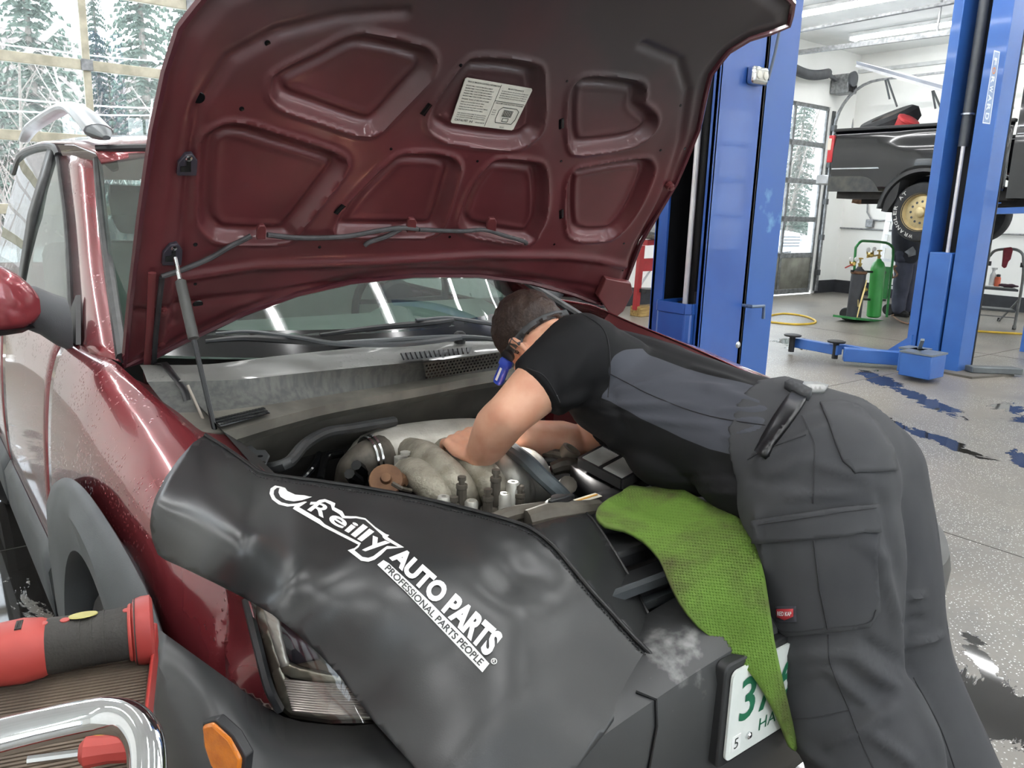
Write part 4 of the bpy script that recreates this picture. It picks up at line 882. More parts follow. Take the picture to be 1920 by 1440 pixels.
# holes, slots
def hole(px, py, r, lab='hole'):
    u, v = hp(px, py); c = hood_in(u, v); return MB().lathe([(r, .0), (r * .9, .0016), (r * .3, .0018)], c, HN, 14).build('hole', M_blkg, hood)
for a, b, r in ((372, 183, .0125), (503, 83, .006), (453, 204, .005), (366, 458, .005), (372, 573, .012), (366, 532, .004), (733, 279, .0035), (599, 463, .004), (843, 444, .004), (862, 120, .004), (895, 302, .0035), (1052, 302, .0035), (1063, 152, .003), (1276, 198, .004), (1238, 281, .004), (1282, 277, .005), (1166, 452, .004), (1039, 458, .0035), (1127, 528, .009), (1161, 499, .003)):
    hole(a, b, r)
def slot(p, q, r):
    a = hood_in(*hp(*p)); b = hood_in(*hp(*q)); MB().tube([a + HN * .001, b + HN * .001], r, 8, flat=.2, up=tuple(HN)).build('slot', M_blkg, hood)
slot((792, 215), (807, 194), .0085); slot((630, 400), (644, 383), .0085); slot((1053, 222), (1053, 240), .008); slot((1053, 392), (1053, 408), .008)
# latch brackets near the edge
for (x, y), op in (((346, 300), True), ((318, 468), False)):
    o_ = [hp(x + dx, y + dy) for dx, dy in ((-18, 20), (-16, -4), (-2, -18), (12, -18), (22, -4), (20, 24))]
    b = MB().prism([HS(u, v, -.004) for u, v in o_], HN * .012).build('strut_socket', mat('socket_plastic', '34303a', .5), hood, bevel=.002)
    u, v = hp(x + 4, y - 12); MB().lathe([(.0065, 0), (.0065, .003), (.003, .004)], HS(u, v, .008), HN, 10).build('screw', M_chrome, hood)
    u, v = hp(x, y + 6); u2, v2 = hp(x + 9, y - 2)
    MB().box(0, 0, 0, 0, 0, 0) if False else MB().prism([HS(*hp(x + dx, y + dy), .0085) for dx, dy in ((-12, 2), (0, 2), (0, -6), (8, -6), (8, 14), (-12, 12))], HN * .0012).build('socket_mouth', M_blkg, hood)
# hinge bolts on the far edge and on the near strap
for x, y in ((1250, 343), (302, 578), (300, 636)):
    u, v = hp(x, y); MB().lathe([(.013, -.01), (.013, .004), (.008, .005), (.008, .012), (.003, .013)], HS(u, v, 0), HN, 8).build('bolt', M_redin, hood)
# hinge straps
MB().tube([HS(*hp(a, b), .006) for a, b in ((281, 500), (277, 600), (272, 690), (280, 770))], .009, 6, smooth=3, flat=.5).build('hinge_strap', M_redin, hood)
MB().tube([HS(*hp(a, b), .016) for a, b in ((298, 505), (292, 560), (285, 640), (283, 735))], .006, 6, smooth=3).build('washer_hose', M_seal, hood)
hq = [HS(*hp(a, b), -.002) for a, b in ((1112, 545), (1128, 512), (1172, 518), (1176, 535), (1158, 570), (1140, 585))]
MB().prism(hq, HN * .02).build('hinge_strap', M_redin, hood, bevel=.003)
# washer hoses
def hose(pts, r=.0055, off=.012): return MB().tube([HS(*hp(a, b), off) for a, b in pts], r, 8, smooth=6).build('washer_hose', mat('hose_grey', '4b4a4c', .6, col2='3a393b', scale=40), hood)
hose([(298, 506), (340, 497), (390, 478), (430, 455), (468, 436)], .006)
hose([(498, 434), (560, 440), (640, 438), (700, 428), (745, 422), (780, 424)], .006)
hose([(748, 424), (720, 438), (690, 448), (680, 455)], .006)
hose([(782, 425), (860, 428), (905, 426), (940, 436), (980, 448), (982, 453)], .0055)
for x, y in ((487, 428), (768, 416), (918, 416)):
    MB().prism([HS(*hp(x + dx, y + dy), .004) for dx, dy in ((-9, 14), (-8, -6), (-4, -12), (6, -12), (9, -6), (8, 14))], HN * .01).build('hose_clip', M_redin, hood, bevel=.002)
# emission label
M_lab = mat('label_cream', 'd9d6cb', .5, col2='cbc8bc', scale=20)
lq = [hp(*p) for p in ((849, 236), (966, 250), (1004, 172), (878, 151))]
def onlab(p, off): 
    a, b, c, d = [Vector((x[0], x[1], 0)) for x in lq]; q = (a * (1 - p.x) + b * p.x) * (1 - p.y) + (d * (1 - p.x) + c * p.x) * p.y; return HS(q.x, q.y, off)
lab = MB().prism([onlab(Vector((x, y, 0)), -.014) for x, y in ((.02, 0), (.98, 0), (1, .03), (1, .97), (.98, 1), (.02, 1), (0, .97), (0, .03))], HN * .002).build('emission_label', M_lab, car)
t_ = MB(); F_ = lambda p: onlab(p, -.0112)
def tl_(txt, x0, x1, y0, h): put_text(t_, txt, [(x0, y0, 0), (x1, y0, 0), (x1, y0 + h, 0), (x0, y0 + h, 0)], func=F_, bold=.01)
tl_('VEHICLE EMISSION CONTROL INFORMATION', .04, .52, .92, .035)
rngt = random.Random(3)
tl_('MAINTENANCE', .64, .88, .90, .035)
for i in range(5): tl_('ENGINE FAMILY EVAP SYSTEM DISPLACEMENT', .04, .40 + .1 * rngt.random(), .84 - i * .055, .026)
tl_('ENGINE TUNE-UP SPECIFICATIONS', .04, .44, .55, .03)
for i in range(4): tl_('SPARK PLUG GAP IDLE SPEED IGNITION TIMING', .04, .38 + .1 * rngt.random(), .49 - i * .055, .026)
for i in range(3): tl_('THIS VEHICLE CONFORMS TO REGULATIONS', .04, .48, .24 - i * .045, .024)
tl_('CATALYST', .04, .24, .07, .05); tl_('H', .27, .31, .065, .05); tl_('HYUNDAI MOTOR', .36, .5, .07, .03)
for i in range(4): tl_('SEE SERVICE MANUAL FOR ADDITIONAL INFORMATION', .56, .97, .84 - i * .05, .024)
tl_('VACUUM HOSE ROUTING DIAGRAM', .54, .97, .56, .035)
for i in range(3): tl_('VALVE', .54, .60, .40 - i * .05, .025)
tl_('FRONT', .76, .83, .03, .03)
t_.build('label_print', M_ink, lab, smooth=False, kind='stuff')
def lnm(pts, r=.0006): return [onlab(Vector((a, b, 0)), -.0112) for a, b in pts]
t_ = MB()
for ring in ([(.66, .14), (.92, .14), (.95, .25), (.95, .45), (.9, .5), (.68, .5), (.64, .42), (.64, .22)], [(.72, .3), (.86, .3), (.86, .44), (.72, .44)], [(.75, .18), (.84, .18), (.84, .26), (.75, .26)]): t_.tube(lnm(ring), .0008, 4, closed=True)
t_.tube(lnm([(.52, .02), (.52, .98)]), .0006, 4); t_.tube(lnm([(.52, .62), (.98, .62)]), .0006, 4)
for i in range(5): t_.tube(lnm([(.74 + i * .025, .31), (.74 + i * .025, .43)]), .0012, 4)
t_.build('label_diagram', M_ink, lab, smooth=False)
# gas strut
top = HS(*hp(322, 468), .02); bot = K(404, 812, x=-.655)
st = MB().tube([top, top.lerp(bot, .14)], .0045, 8).build('hood_strut', M_chrome, car)
MB().tube([top.lerp(bot, .13), top.lerp(bot, .14), top.lerp(bot, .47), top.lerp(bot, .48)], [.006, .0115, .0115, .006], 12).build('strut_body', mat('strut_grey', '4c4d4b', .45, .2), st)
MB().tube([top.lerp(bot, .47), bot], .0055, 8).build('strut_rod', mat('strut_black', '26282a', .3, .6), st)
MB().tube([K(352, 722, y=bot.y + .1), K(392, 810, y=bot.y + .05)], .003, 6).build('prop_wire', mat('wire_tan', '9c948a', .5), car)
# ================================================================ engine
M_cast = mat('cast_aluminium', 'b3ae9f', .5, .4, col2='857f70', scale=18, bump=.9, bscale=150, bdist=.003)
M_cast2 = mat('cast_aluminium_clean', 'cbcac2', .45, .45, col2='aaa89f', scale=14, bump=.7, bscale=180, bdist=.001)
M_rust = mat('rusty_steel', '7a5a41', .7, .3, col2='5b3f2d', scale=25)
M_hoseb = mat('black_hose', '2a2c2d', .5, col2='363839', scale=25)
M_grime = mat('grimy_metal', '6a645b', .55, .4, col2='3f3c37', scale=22)
EZ = .045
def kz(a, b, z): return K(a, b, z=z - EZ)
plen = MB().tube([kz(668, 872, .82), kz(690, 862, .84), kz(740, 850, .845), kz(820, 838, .85), kz(900, 835, .85), kz(960, 850, .84), kz(990, 868, .82)], [.03, .062, .07, .07, .07, .066, .03], 20, smooth=4).build('intake_plenum', M_cast2, car)
RUN = [[(770, 845, .885), (800, 858, .905), (838, 890, .90), (868, 925, .87), (884, 960, .80)],
       [(835, 845, .892), (872, 862, .91), (905, 890, .90), (928, 925, .865), (936, 955, .80)],
       [(905, 848, .892), (935, 865, .905), (960, 890, .89), (975, 920, .85), (978, 945, .80)]]
for i, r in enumerate(RUN): MB().tube([kz(*p) for p in r], [.032, .036, .036, .034, .03], 14, smooth=5).build('runner', M_cast if i < 2 else M_cast2, plen)
MB().tube([kz(*p) for p in ((760, 885, .87), (778, 888, .885), (805, 905, .885), (832, 935, .86), (845, 962, .80))], [.03, .036, .037, .036, .03], 14, smooth=5).build('runner', M_cast, plen)
MB().tube([kz(*p) for p in ((952, 862, .87), (985, 872, .88), (1000, 895, .865), (1003, 925, .82), (998, 940, .78))], [.034, .04, .042, .04, .034], 14, smooth=5).build('plenum_end', M_cast2, plen)
MB().patch([(765, 880), (800, 930), (840, 960), (900, 968), (985, 945), (1002, 915), (960, 880), (880, 860)], 14, lambda u, v: kz(u, v, .815)).build('manifold_flange', M_cast, plen, solid=.02)
for x, y, zt, hx in ((866, 897, .905, 1), (930, 884, .915, 1), (851, 935, .875, 1), (915, 920, .885, 1), (946, 925, .87, 0), (962, 903, .89, 0), (975, 914, .88, 1), (884, 938, .865, 0), (832, 930, .88, 0)):
    q = kz(x, y, zt + .03); MB().lathe([(.010, -.07), (.010, -.022), (.0115, -.02), (.0115, -.012), (.006, -.012), (.006, -.004), (.0085, -.004), (.0085, .004), (.004, .005)] if hx else [(.013, -.08), (.0135, -.004), (.011, 0), (.005, 0), (.005, -.012)], q, (0, 0, 1), 10).build('bolt', M_cast2 if not hx else M_grime, plen)
MB().lathe([(.012, 0), (.012, .006), (.005, .007)], kz(760, 852, .912), (0, 0, 1), 10).build('boss', M_cast2, plen)
bx_ = kz(756, 856, .90); MB().box(bx_.x - .018, bx_.x + .018, bx_.y - .012, bx_.y + .012, bx_.z - .03, bx_.z + .002).build('boss', M_cast2, plen, bevel=.003)
EZ = .015
# throttle body, clamp, vacuum valve
thb = MB().tube([kz(650, 905, .79), kz(664, 880, .83), kz(690, 862, .85), kz(715, 855, .85)], [.03, .04, .045, .05], 16, smooth=4).build('throttle_body', M_grime, car)
for dx in (0, 9): MB().tube([kz(690 + dx, 862 - dx * .4, .85) + V(.0, .052 * cos(a), .052 * sin(a)) for a in [i * pi / 10 for i in range(20)]], .004, 5, closed=True).build('clamp', M_chrome, thb)
for x, y in ((668, 872), (655, 888)):
    MB().tube([kz(x, y, .86), kz(x + 14, y + 14, .83), kz(x + 12, y + 34, .80)], [.012, .016, .01], 8).build('connector', M_blkg, thb)
MB().lathe([(.03, -.012), (.034, -.008), (.036, .0), (.034, .004), (.012, .006), (.01, .016), (.004, .017)], kz(724, 900, .865), V(-.35, -.6, .6), 22).build('vacuum_valve', M_rust, car)
MB().tube([kz(735, 906, .875), kz(752, 916, .865), kz(770, 920, .85)], .005, 6).build('valve_rod', M_grime, car)
MB().tube([kz(738, 912, .855), kz(750, 898, .86), kz(762, 905, .85)], [.01, .016, .012], 6).build('valve_bracket', M_rust, car)
EZ = 0
# hoses and pipes
def pipe(name, pts, r, m=M_hoseb, s=5): return MB().tube([kz(*p) for p in pts], r, 10, smooth=s).build(name, m, car)
pipe('heater_hose', [(500, 880, .86), (540, 868, .88), (570, 835, .885), (610, 812, .89), (660, 803, .885), (740, 790, .88)], .013)
pipe('wiring_loom', [(600, 900, .78), (610, 860, .80), (640, 850, .8)], .01, M_blkg)
pipe('wiring_loom', [(560, 905, .77), (590, 872, .8), (600, 842, .8)], .008, M_blkg)
pipe('coolant_hose', [(952, 838, .90), (985, 862, .89), (1015, 892, .87), (1040, 915, .85), (1060, 935, .82)], .0165, mat('hose_slate', '5c6468', .5, col2='50585c', scale=20))
pipe('fuel_line', [(1000, 885, .85), (1030, 905, .84), (1075, 922, .82)], .005, mat('blue_line', '2c3e8a', .4))
pipe('injector_rail', [(850, 975, .80), (905, 965, .82), (960, 935, .82), (975, 928, .82)], .009, M_grime, 3)
pipe('radiator_pipe', [(905, 985, .84), (950, 968, .85), (975, 962, .85), (1020, 955, .84)], .016, mat('dusty_pipe', '6b665d', .6, .2, col2='524e47', scale=20), 3)
pipe('radiator_pipe', [(990, 978, .845), (1030, 968, .85), (1070, 962, .85), (1120, 955, .84)], [.022, .026, .024, .02], mat('dusty_pipe', ''), 3)
rc = MB().lathe([(.030, -.02), (.031, .0), (.026, .004), (.02, .006), (.02, .012), (.006, .013)], kz(1052, 944, .865), (0, 0, 1), 20).build('radiator_cap', M_blk, car)
MB().box(*(lambda q: (q.x - .03, q.x + .03, q.y - .006, q.y + .006, q.z + .004, q.z + .014))(kz(1052, 944, .866))).build('cap_grip', M_blk, rc, bevel=.003)
pipe('engine_pipe', [(1020, 850, .84), (1050, 855, .84), (1078, 868, .83)], [.012, .016, .012], M_grime, 3)
pipe('engine_pipe', [(1035, 880, .82), (1062, 872, .83), (1095, 880, .82)], [.016, .02, .016], M_grime, 3)
pipe('engine_pipe', [(1010, 868, .82), (1040, 866, .83), (1070, 880, .82), (1090, 892, .82)], .011, M_hoseb, 3)
MB().lathe([(.016, -.03), (.024, -.02), (.024, .01), (.017, .012), (.016, .0)], kz(1068, 848, .85), V(.3, -.4, .85), 14).build('filler_neck', mat('neck_tan', '8d877b', .4, .4), car)
MB().lathe([(.012, -.03), (.02, -.02), (.02, .012), (.006, .014)], kz(1062, 912, .84), V(-.2, -.6, .5), 12).build('sensor', M_grime, car)
EZ = .045
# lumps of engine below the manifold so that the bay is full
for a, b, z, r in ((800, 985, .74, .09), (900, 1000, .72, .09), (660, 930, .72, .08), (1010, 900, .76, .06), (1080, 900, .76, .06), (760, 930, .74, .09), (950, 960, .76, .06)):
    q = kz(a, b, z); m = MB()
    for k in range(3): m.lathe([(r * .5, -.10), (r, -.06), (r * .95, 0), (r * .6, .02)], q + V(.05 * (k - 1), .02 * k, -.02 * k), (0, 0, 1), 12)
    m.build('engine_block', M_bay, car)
EZ = 0
# strut tower bracket
br2 = MB().prism([kz(a, b, .885) for a, b in ((446, 842), (470, 838), (482, 848), (498, 848), (506, 858), (500, 872), (486, 876), (470, 862), (452, 856))], (0, 0, .006)).build('tower_bracket', mat('bracket_steel', '5d6062', .45, .6), car, bevel=.002)
for x, y in ((488, 856), (494, 867)): MB().lathe([(.0055, 0), (.0055, .0015), (.002, .0016)], kz(x, y, .8912), (0, 0, 1), 10).build('hole', M_blkg, br2)
MB().loft([[kz(420 + 14 * i, 820 - i * 1.5, .90) for i in range(9)], [kz(424 + 14 * i, 850 - i * 2, .84) for i in range(9)]]).build('rusty_flange', M_rust, car)
# black trim plate over the radiator with the yellow label
plate2 = MB().patch([(985, 985), (1040, 955), (1100, 930), (1180, 905), (1260, 900), (1330, 940), (1300, 990), (1180, 985), (1090, 1000), (1010, 1020)], 16, lambda u, v: kz(u, v, .846)).build('radiator_cover', M_blk, car, solid=.012, face=CAM)
lb_ = [kz(a, b, .849) for a, b in ((1074, 938), (1116, 925), (1129, 931), (1087, 944))]
MB().prism(lb_, (0, 0, .0012)).build('caution_label', mat('label_white', 'e6e1cf', .5), car)
MB().prism([kz(a, b, .8505) for a, b in ((1076, 940), (1119, 926.5), (1121, 928), (1079, 941.5))], (0, 0, .0008)).build('caution_stripe', mat('label_amber', 'd79a2b', .5), car)
# air box and filter
ab = MB().patch([(1070, 872), (1125, 840), (1215, 882), (1235, 905), (1180, 925), (1120, 905)], 14, lambda u, v: kz(u, v, .845)).build('air_box', M_blk, car, solid=.06)
MB().box(*(lambda q: (q.x - .02, q.x + .03, q.y - .02, q.y + .02, q.z - .03, q.z + .02))(kz(1205, 898, .855))).build('air_box_clip', M_blkg, car, bevel=.004)
af = thing('air_filter', 'white pleated air filter in a black frame lying in the open air box', 'air filter', kz(1146, 875, .85))
A, B_, C_, D_ = [kz(a, b, .866) for a, b in ((1086, 866), (1129, 843), (1207, 885), (1166, 908))]
fr = MB()
for p, q in ((A, B_), (B_, C_), (C_, D_), (D_, A)): fr.bar(p, q, .008, .02)
fr.bar(A.lerp(D_, .5), B_.lerp(C_, .5), .007, .026); fr.build('frame', M_blk, af)
M_paper = mat('filter_paper', 'f3f4f0', .8, col2='e6e8e2', scale=30)
for h0, h1 in ((.03, .47), (.53, .97)):
    for k in range(14):
        a = h0 + (h1 - h0) * (k + .1) / 14; b = h0 + (h1 - h0) * (k + .9) / 14; mid = (a + b) / 2
        w = lambda s, t, dz: (A.lerp(D_, s)).lerp(B_.lerp(C_, s), t) + V(0, 0, dz)
        MB().add([w(a, .05, -.004), w(a, .95, -.004), w(mid, .95, .012), w(mid, .05, .012), w(b, .05, -.004), w(b, .95, -.004)], [(0, 1, 2, 3), (3, 2, 5, 4), (0, 3, 4), (1, 5, 2)]).build('pleat', M_paper, af, smooth=False)

# ================================================================ fender cover
cov_ctrl = [
 # photo point, point in the place
 (385, 815, K(385, 815, z=.985)), (330, 868, K(330, 868, x=-.80)), (292, 940, K(292, 940, x=-.872)), (284, 1000, K(284, 1000, x=-.885)), (300, 1045, K(300, 1045, x=-.882)),
 (375, 1080, K(375, 1080, x=-.865)), (455, 1120, K(455, 1120, x=-.82)), (470, 990, K(470, 990, x=-.80)), (400, 900, K(400, 900, x=-.775)), (440, 850, K(440, 850, z=.962)), (500, 888, K(500, 888, z=.95)), (600, 903, K(600, 903, z=.94)), (700, 918, K(700, 918, z=.93)),
 (800, 938, K(800, 938, z=.925)), (900, 962, K(900, 962, z=.92)), (1000, 992, K(1000, 992, z=.915)), (1070, 1060, K(1070, 1060, z=.885)), (1150, 1150, K(1150, 1150, z=.825)), (1226, 1232, K(1226, 1232, z=.765)),
 (560, 1000, K(560, 1000, z=.93)), (570, 1090, K(570, 1090, z=.905)), (560, 1190, K(560, 1190, z=.845)), (640, 1270, K(640, 1270, z=.79)), (700, 1350, K(700, 1350, z=.75)), (780, 1440, K(780, 1440, z=.725)),
 (700, 1000, K(700, 1000, z=.925)), (850, 1050, K(850, 1050, z=.905)), (720, 1130, K(720, 1130, z=.88)), (960, 1120, K(960, 1120, z=.87)), (850, 1220, K(850, 1220, z=.825)), (1060, 1200, K(1060, 1200, z=.815)), (1000, 1300, K(1000, 1300, z=.785)), (1140, 1330, K(1140, 1330, z=.745)), (1080, 1440, K(1080, 1440, z=.705)), (900, 1380, K(900, 1380, z=.755)), (880, 1520, K(880, 1520, z=.69)), (1030, 1530, K(1030, 1530, z=.67))]
cov_t = tps([(a, b, depth(c)) for a, b, c in cov_ctrl])
def cov_wave(u, v):
    w = .006 * math.exp(-(((u - 620) * .75 + (v - 1010) * .66) / 30) ** 2) * math.exp(-((v - 1000) / 140) ** 2)
    def valley(x0, y0, x1, y1, wd, dp):
        dx, dy = x1 - x0, y1 - y0; L2 = dx * dx + dy * dy; t = ((u - x0) * dx + (v - y0) * dy) / L2; tt = min(1, max(0, t))
        d = math.hypot(u - x0 - dx * tt, v - y0 - dy * tt); wd *= 1.45; return dp * .9 * math.exp(-(d / wd) ** 2)
    w += valley(690, 1010, 560, 1180, 30, -.010) + valley(560, 1020, 540, 1110, 26, .008)
    w += valley(880, 1000, 960, 1080, 28, .012) + valley(960, 1085, 1010, 1090, 26, .012) + valley(920, 985, 1000, 1010, 24, -.008) + valley(860, 1060, 980, 1150, 30, -.006)
    w += valley(560, 960, 760, 985, 22, .007) + valley(700, 945, 820, 965, 16, -.006)
    w += valley(600, 1230, 520, 1060, 40, .006) + valley(1100, 1180, 1000, 1400, 60, .007) + valley(850, 1420, 980, 1230, 60, -.008) + valley(640, 1250, 760, 1080, 36, -.006)
    return w
def CV(u, v, off=0): return KT(u, v, cov_t(u, v) + cov_wave(u, v) - off)
M_vin = mat('black_vinyl', '28292a', .33, col2='2f3030', scale=3, bump=.12, bscale=500, bdist=.0006, spec=.6)
hem = [(385, 815), (432, 845), (470, 872), (500, 888), (600, 902), (700, 917), (800, 936), (900, 960), (960, 977), (1000, 993), (1040, 1025), (1070, 1060), (1110, 1108), (1150, 1152), (1190, 1196), (1226, 1232)]
cov_out = hem + [(1200, 1275), (1170, 1325), (1130, 1380), (1082, 1440), (1030, 1505), (940, 1560), (860, 1530), (780, 1442), (700, 1352), (640, 1272), (600, 1228), (560, 1190), (510, 1152), (455, 1120), (400, 1092), (350, 1068), (310, 1050), (296, 1040), (286, 1015), (281, 985), (284, 955), (292, 930), (310, 895), (335, 860), (362, 830)]
cov = thing('fender_cover', 'black vinyl fender cover with white lettering draped over the front wing and headlight', 'fender cover', K(700, 1350, z=.72))
MB().patch(cov_out, 13, CV).build('sheet', M_vin, cov, solid=.004, angle=80, face=CAM)
MB().tube([CV(a, b, .004) for a, b in [(p.x, p.y) for p in catmull([Vector((a, b, 0)) for a, b in hem], 4)]], .0035, 8).build('piping', mat('vinyl_piping', '1b1b1c', .35), cov)
M_thread = mat('black_thread', '101011', .7)
m = MB(); hp_ = resample([CV(p.x - 3, p.y + 9, .002) for p in catmull([Vector((a, b, 0)) for a, b in hem[2:]], 6)], 260)
for i in range(0, 258, 2): m.tube([hp_[i], hp_[i + 1]], .0011, 4)
m.build('stitching', M_thread, cov, kind='stuff')
# the flap that folds down inside the bay
fl_out = [(1000, 985), (1050, 970), (1100, 962), (1120, 985), (1150, 1030), (1185, 1090), (1222, 1165), (1226, 1180), (1205, 1212), (1160, 1165), (1110, 1112), (1070, 1064), (1040, 1030)]
fl_t = tps([(1000, 985, depth(K(1000, 985, z=.905))), (1100, 962, depth(K(1100, 962, z=.875))), (1120, 985, depth(K(1120, 985, z=.865))), (1185, 1090, depth(K(1185, 1090, z=.80))), (1226, 1175, depth(K(1226, 1175, z=.765))), (1205, 1212, depth(K(1205, 1212, z=.762))), (1110, 1112, depth(K(1110, 1112, z=.84))), (1060, 1010, depth(K(1060, 1010, z=.893)))])
MB().patch(fl_out, 12, lambda u, v: KT(u, v, fl_t(u, v))).build('flap', M_vin, cov, solid=.003, angle=80, face=CAM)
MB().tube([KT(a, b, fl_t(a, b) - .002) for a, b in ((1100, 962), (1120, 985), (1150, 1030), (1185, 1090), (1226, 1172))], .0028, 6, smooth=4).build('piping', mat('vinyl_piping', ''), cov)
# lettering printed on the sheet
M_print = mat('white_print', 'f2f2f0', .45, col2='e8e8e6')
def CVp(off): return lambda p: CV(p.x, p.y, off)
def refine(vs, fs, L):
    """split long edges so that flat print can follow a folded surface"""
    bm = bmesh.new(); vv = [bm.verts.new((x, y, 0)) for x, y in vs]
    for f in fs:
        try: bm.faces.new([vv[i] for i in f])
        except ValueError: pass
    bmesh.ops.triangulate(bm, faces=bm.faces)
    for _ in range(6):
        es = [e for e in bm.edges if e.calc_length() > L]
        if not es: break
        bmesh.ops.subdivide_edges(bm, edges=es, cuts=1); bmesh.ops.triangulate(bm, faces=[f for f in bm.faces if len(f.verts) > 3])
    bm.verts.index_update(); out = ([(v.co.x, v.co.y) for v in bm.verts], [tuple(v.index for v in f.verts) for f in bm.faces]); bm.free(); return out
def lc(c): return (490 + c[0] / 3.691, 880 + c[1] / 3.692)
def logo(body, quad, off=.0022, bold=0, m=None, name='lettering'):
    b = MB(); vs, fs = text_mesh(body, bold=bold, res=4); q = [Vector(lc(c) + (0,)) for c in quad]; px = []
    for x, y in vs:
        p = (q[0] * (1 - x) + q[1] * x) * (1 - y) + (q[3] * (1 - x) + q[2] * x) * y; px.append((p.x, p.y))
    px, fs = refine(px, fs, 7)
    b.add([CV(x, y, off) for x, y in px], fs); return b.build(name, m or M_print, cov, smooth=False)
def strip_poly(pts, off, m, name): return MB().patch([lc(c) for c in pts], 6, lambda u, v: CV(u, v, off)).build(name, m, cov, smooth=True)
strip_poly([(130,118),(95,112),(64,132),(56,168),(74,208),(120,243),(180,258),(232,253),(217,272),(400,378),(432,400),(672,522),(645,545),(597,560),(690,632),(740,640),(785,625),(830,590),(868,552),(988,540),(905,490),(872,468),(885,455),(862,448),(790,400),(720,338),(655,325),(620,325),(578,322),(560,290),(505,262),(512,235),(480,220),(440,206),(400,212),(380,225),(330,225),(345,192),(300,180),(235,175),(180,150),(165,128)], .0014, M_print, 'logo_outline')
strip_poly([(128,128),(108,128),(88,145),(85,172),(100,200),(140,228),(190,240),(250,235),(300,222),(318,225),(262,262),(405,345),(440,380),(690,510),(672,540),(645,560),(700,605),(740,612),(775,600),(820,565),(870,530),(945,535),(900,510),(855,485),(840,470),(836,456),(776,402),(718,350),(655,338),(620,340),(562,338),(540,310),(490,280),(480,245),(440,225),(405,235),(385,240),(335,245),(352,195),(345,190),(300,200),(230,190),(170,165),(150,140)], .0022, M_vin, 'logo_ground')
strip_poly([(125,130),(118,160),(132,190),(170,213),(225,222),(280,214),(325,200),(352,190),(300,186),(240,180),(200,172),(172,158),(158,136)], .0032, M_print, 'lettering')
for ch, q in (('R', [(316,280),(432,338),(500,262),(388,226)]), ('e', [(448,352),(556,414),(612,372),(506,304)]), ('i', [(572,422),(606,442),(676,384),(640,362)]), ('l', [(618,452),(650,472),(738,400),(704,378)]), ('l', [(662,482),(694,500),(782,432),(748,410)]), ('y', [(692,556),(778,590),(892,508),(772,458)])):
    logo(ch, q, .0034, .02)
logo("AUTO PARTS", [(882,612),(1562,1305),(1682,1150),(970,525)], .0026, .05)
strip_poly([(845,628),(882,650),(1030,786),(1180,930),(1400,1150),(1578,1345),(1530,1405),(1400,1270),(1200,1060),(1000,850),(803,660)], .0018, M_print, 'slogan_band')
logo("PROFESSIONAL PARTS PEOPLE", [(850,690),(1508,1362),(1545,1325),(884,656)], .0030, .018, mat('print_gap', '3a3b3b', .45))
ring_c = [Vector(lc((1610 + 19 * cos(a), 1328 + 19 * sin(a))) + (0,)) for a in [i * pi / 8 for i in range(16)]]
MB().tube([CV(p.x, p.y, .002) for p in ring_c], .0006, 4, closed=True).build('registered_ring', M_print, cov)
logo("R", [(1600,1336),(1616,1342),(1622,1318),(1606,1314)], .0026, 0, None, 'registered_letter')

# ================================================================ green mat
mat_ctrl = [(1120, 962, K(1120, 962, z=.878)), (1170, 915, K(1170, 915, z=.885)), (1260, 912, K(1260, 912, z=.90)), (1330, 945, K(1330, 945, z=.905)), (1400, 985, K(1400, 985, z=.90)), (1180, 1000, K(1180, 1000, z=.868)), (1250, 1060, K(1250, 1060, z=.858)), (1300, 1000, K(1300, 1000, z=.885)), (1350, 1080, K(1350, 1080, z=.855)), (1300, 1130, K(1300, 1130, z=.825)), (1360, 1190, K(1360, 1190, y=-.02)), (1420, 1150, K(1420, 1150, z=.82)), (1430, 1260, K(1430, 1260, y=-.075)), (1475, 1385, K(1475, 1385, y=-.085)), (1480, 1200, K(1480, 1200, y=-.08)), (1530, 1350, K(1530, 1350, y=-.09))]
mt_t = tps([(a, b, depth(c)) for a, b, c in mat_ctrl])
mat_out = [(Vector((a, b, 0))) for a, b in ((1119, 968), (1121, 952), (1140, 935), (1165, 922), (1182, 910), (1215, 913), (1258, 909), (1290, 922), (1335, 946), (1370, 958), (1408, 1000), (1434, 1080), (1452, 1200), (1474, 1300), (1496, 1400), (1484, 1402), (1472, 1372), (1440, 1310), (1405, 1260), (1362, 1218), (1310, 1175), (1275, 1130), (1250, 1080), (1235, 1045), (1205, 1012), (1170, 992), (1135, 984))]
mat_out = [(p.x, p.y) for p in catmull(mat_out, 2, closed=True)]
def green_mat():
    m = mat('green_shop_mat', '5c7c2b', .8, col2='678833', scale=3); nt, p = nodes_of(m); L = nt.links.new; N = nt.nodes.new
    tc = N('ShaderNodeTexCoord')
    nz = N('ShaderNodeTexNoise'); nz.inputs['Scale'].default_value = 6; nz.inputs['Detail'].default_value = 6; nz.inputs['Roughness'].default_value = .6; L(tc.outputs['Object'], nz.inputs['Vector'])
    mr = N('ShaderNodeMapRange'); mr.inputs['From Min'].default_value = .44; mr.inputs['From Max'].default_value = .64; L(nz.outputs['Fac'], mr.inputs['Value'])
    mx = N('ShaderNodeMix'); mx.data_type = 'RGBA'; L(mr.outputs['Result'], mx.inputs[0]); L(p.inputs['Base Color'].links[0].from_socket, mx.inputs[6]); mx.inputs[7].default_value = srgb('453f25') + (1,)
    L(mx.outputs[2], p.inputs['Base Color']); return m
def MT(u, v, off=0): return KT(u, v, mt_t(u, v) - off)
gm = thing('green_mat', 'bright green dimpled mat stained with grease, hanging over the bumper under the man', 'mat', K(1475, 1385, y=-.085))
gmm = green_mat()
MB().patch(mat_out, 13, MT).build('sheet', gmm, gm, solid=.007, angle=80, face=CAM)
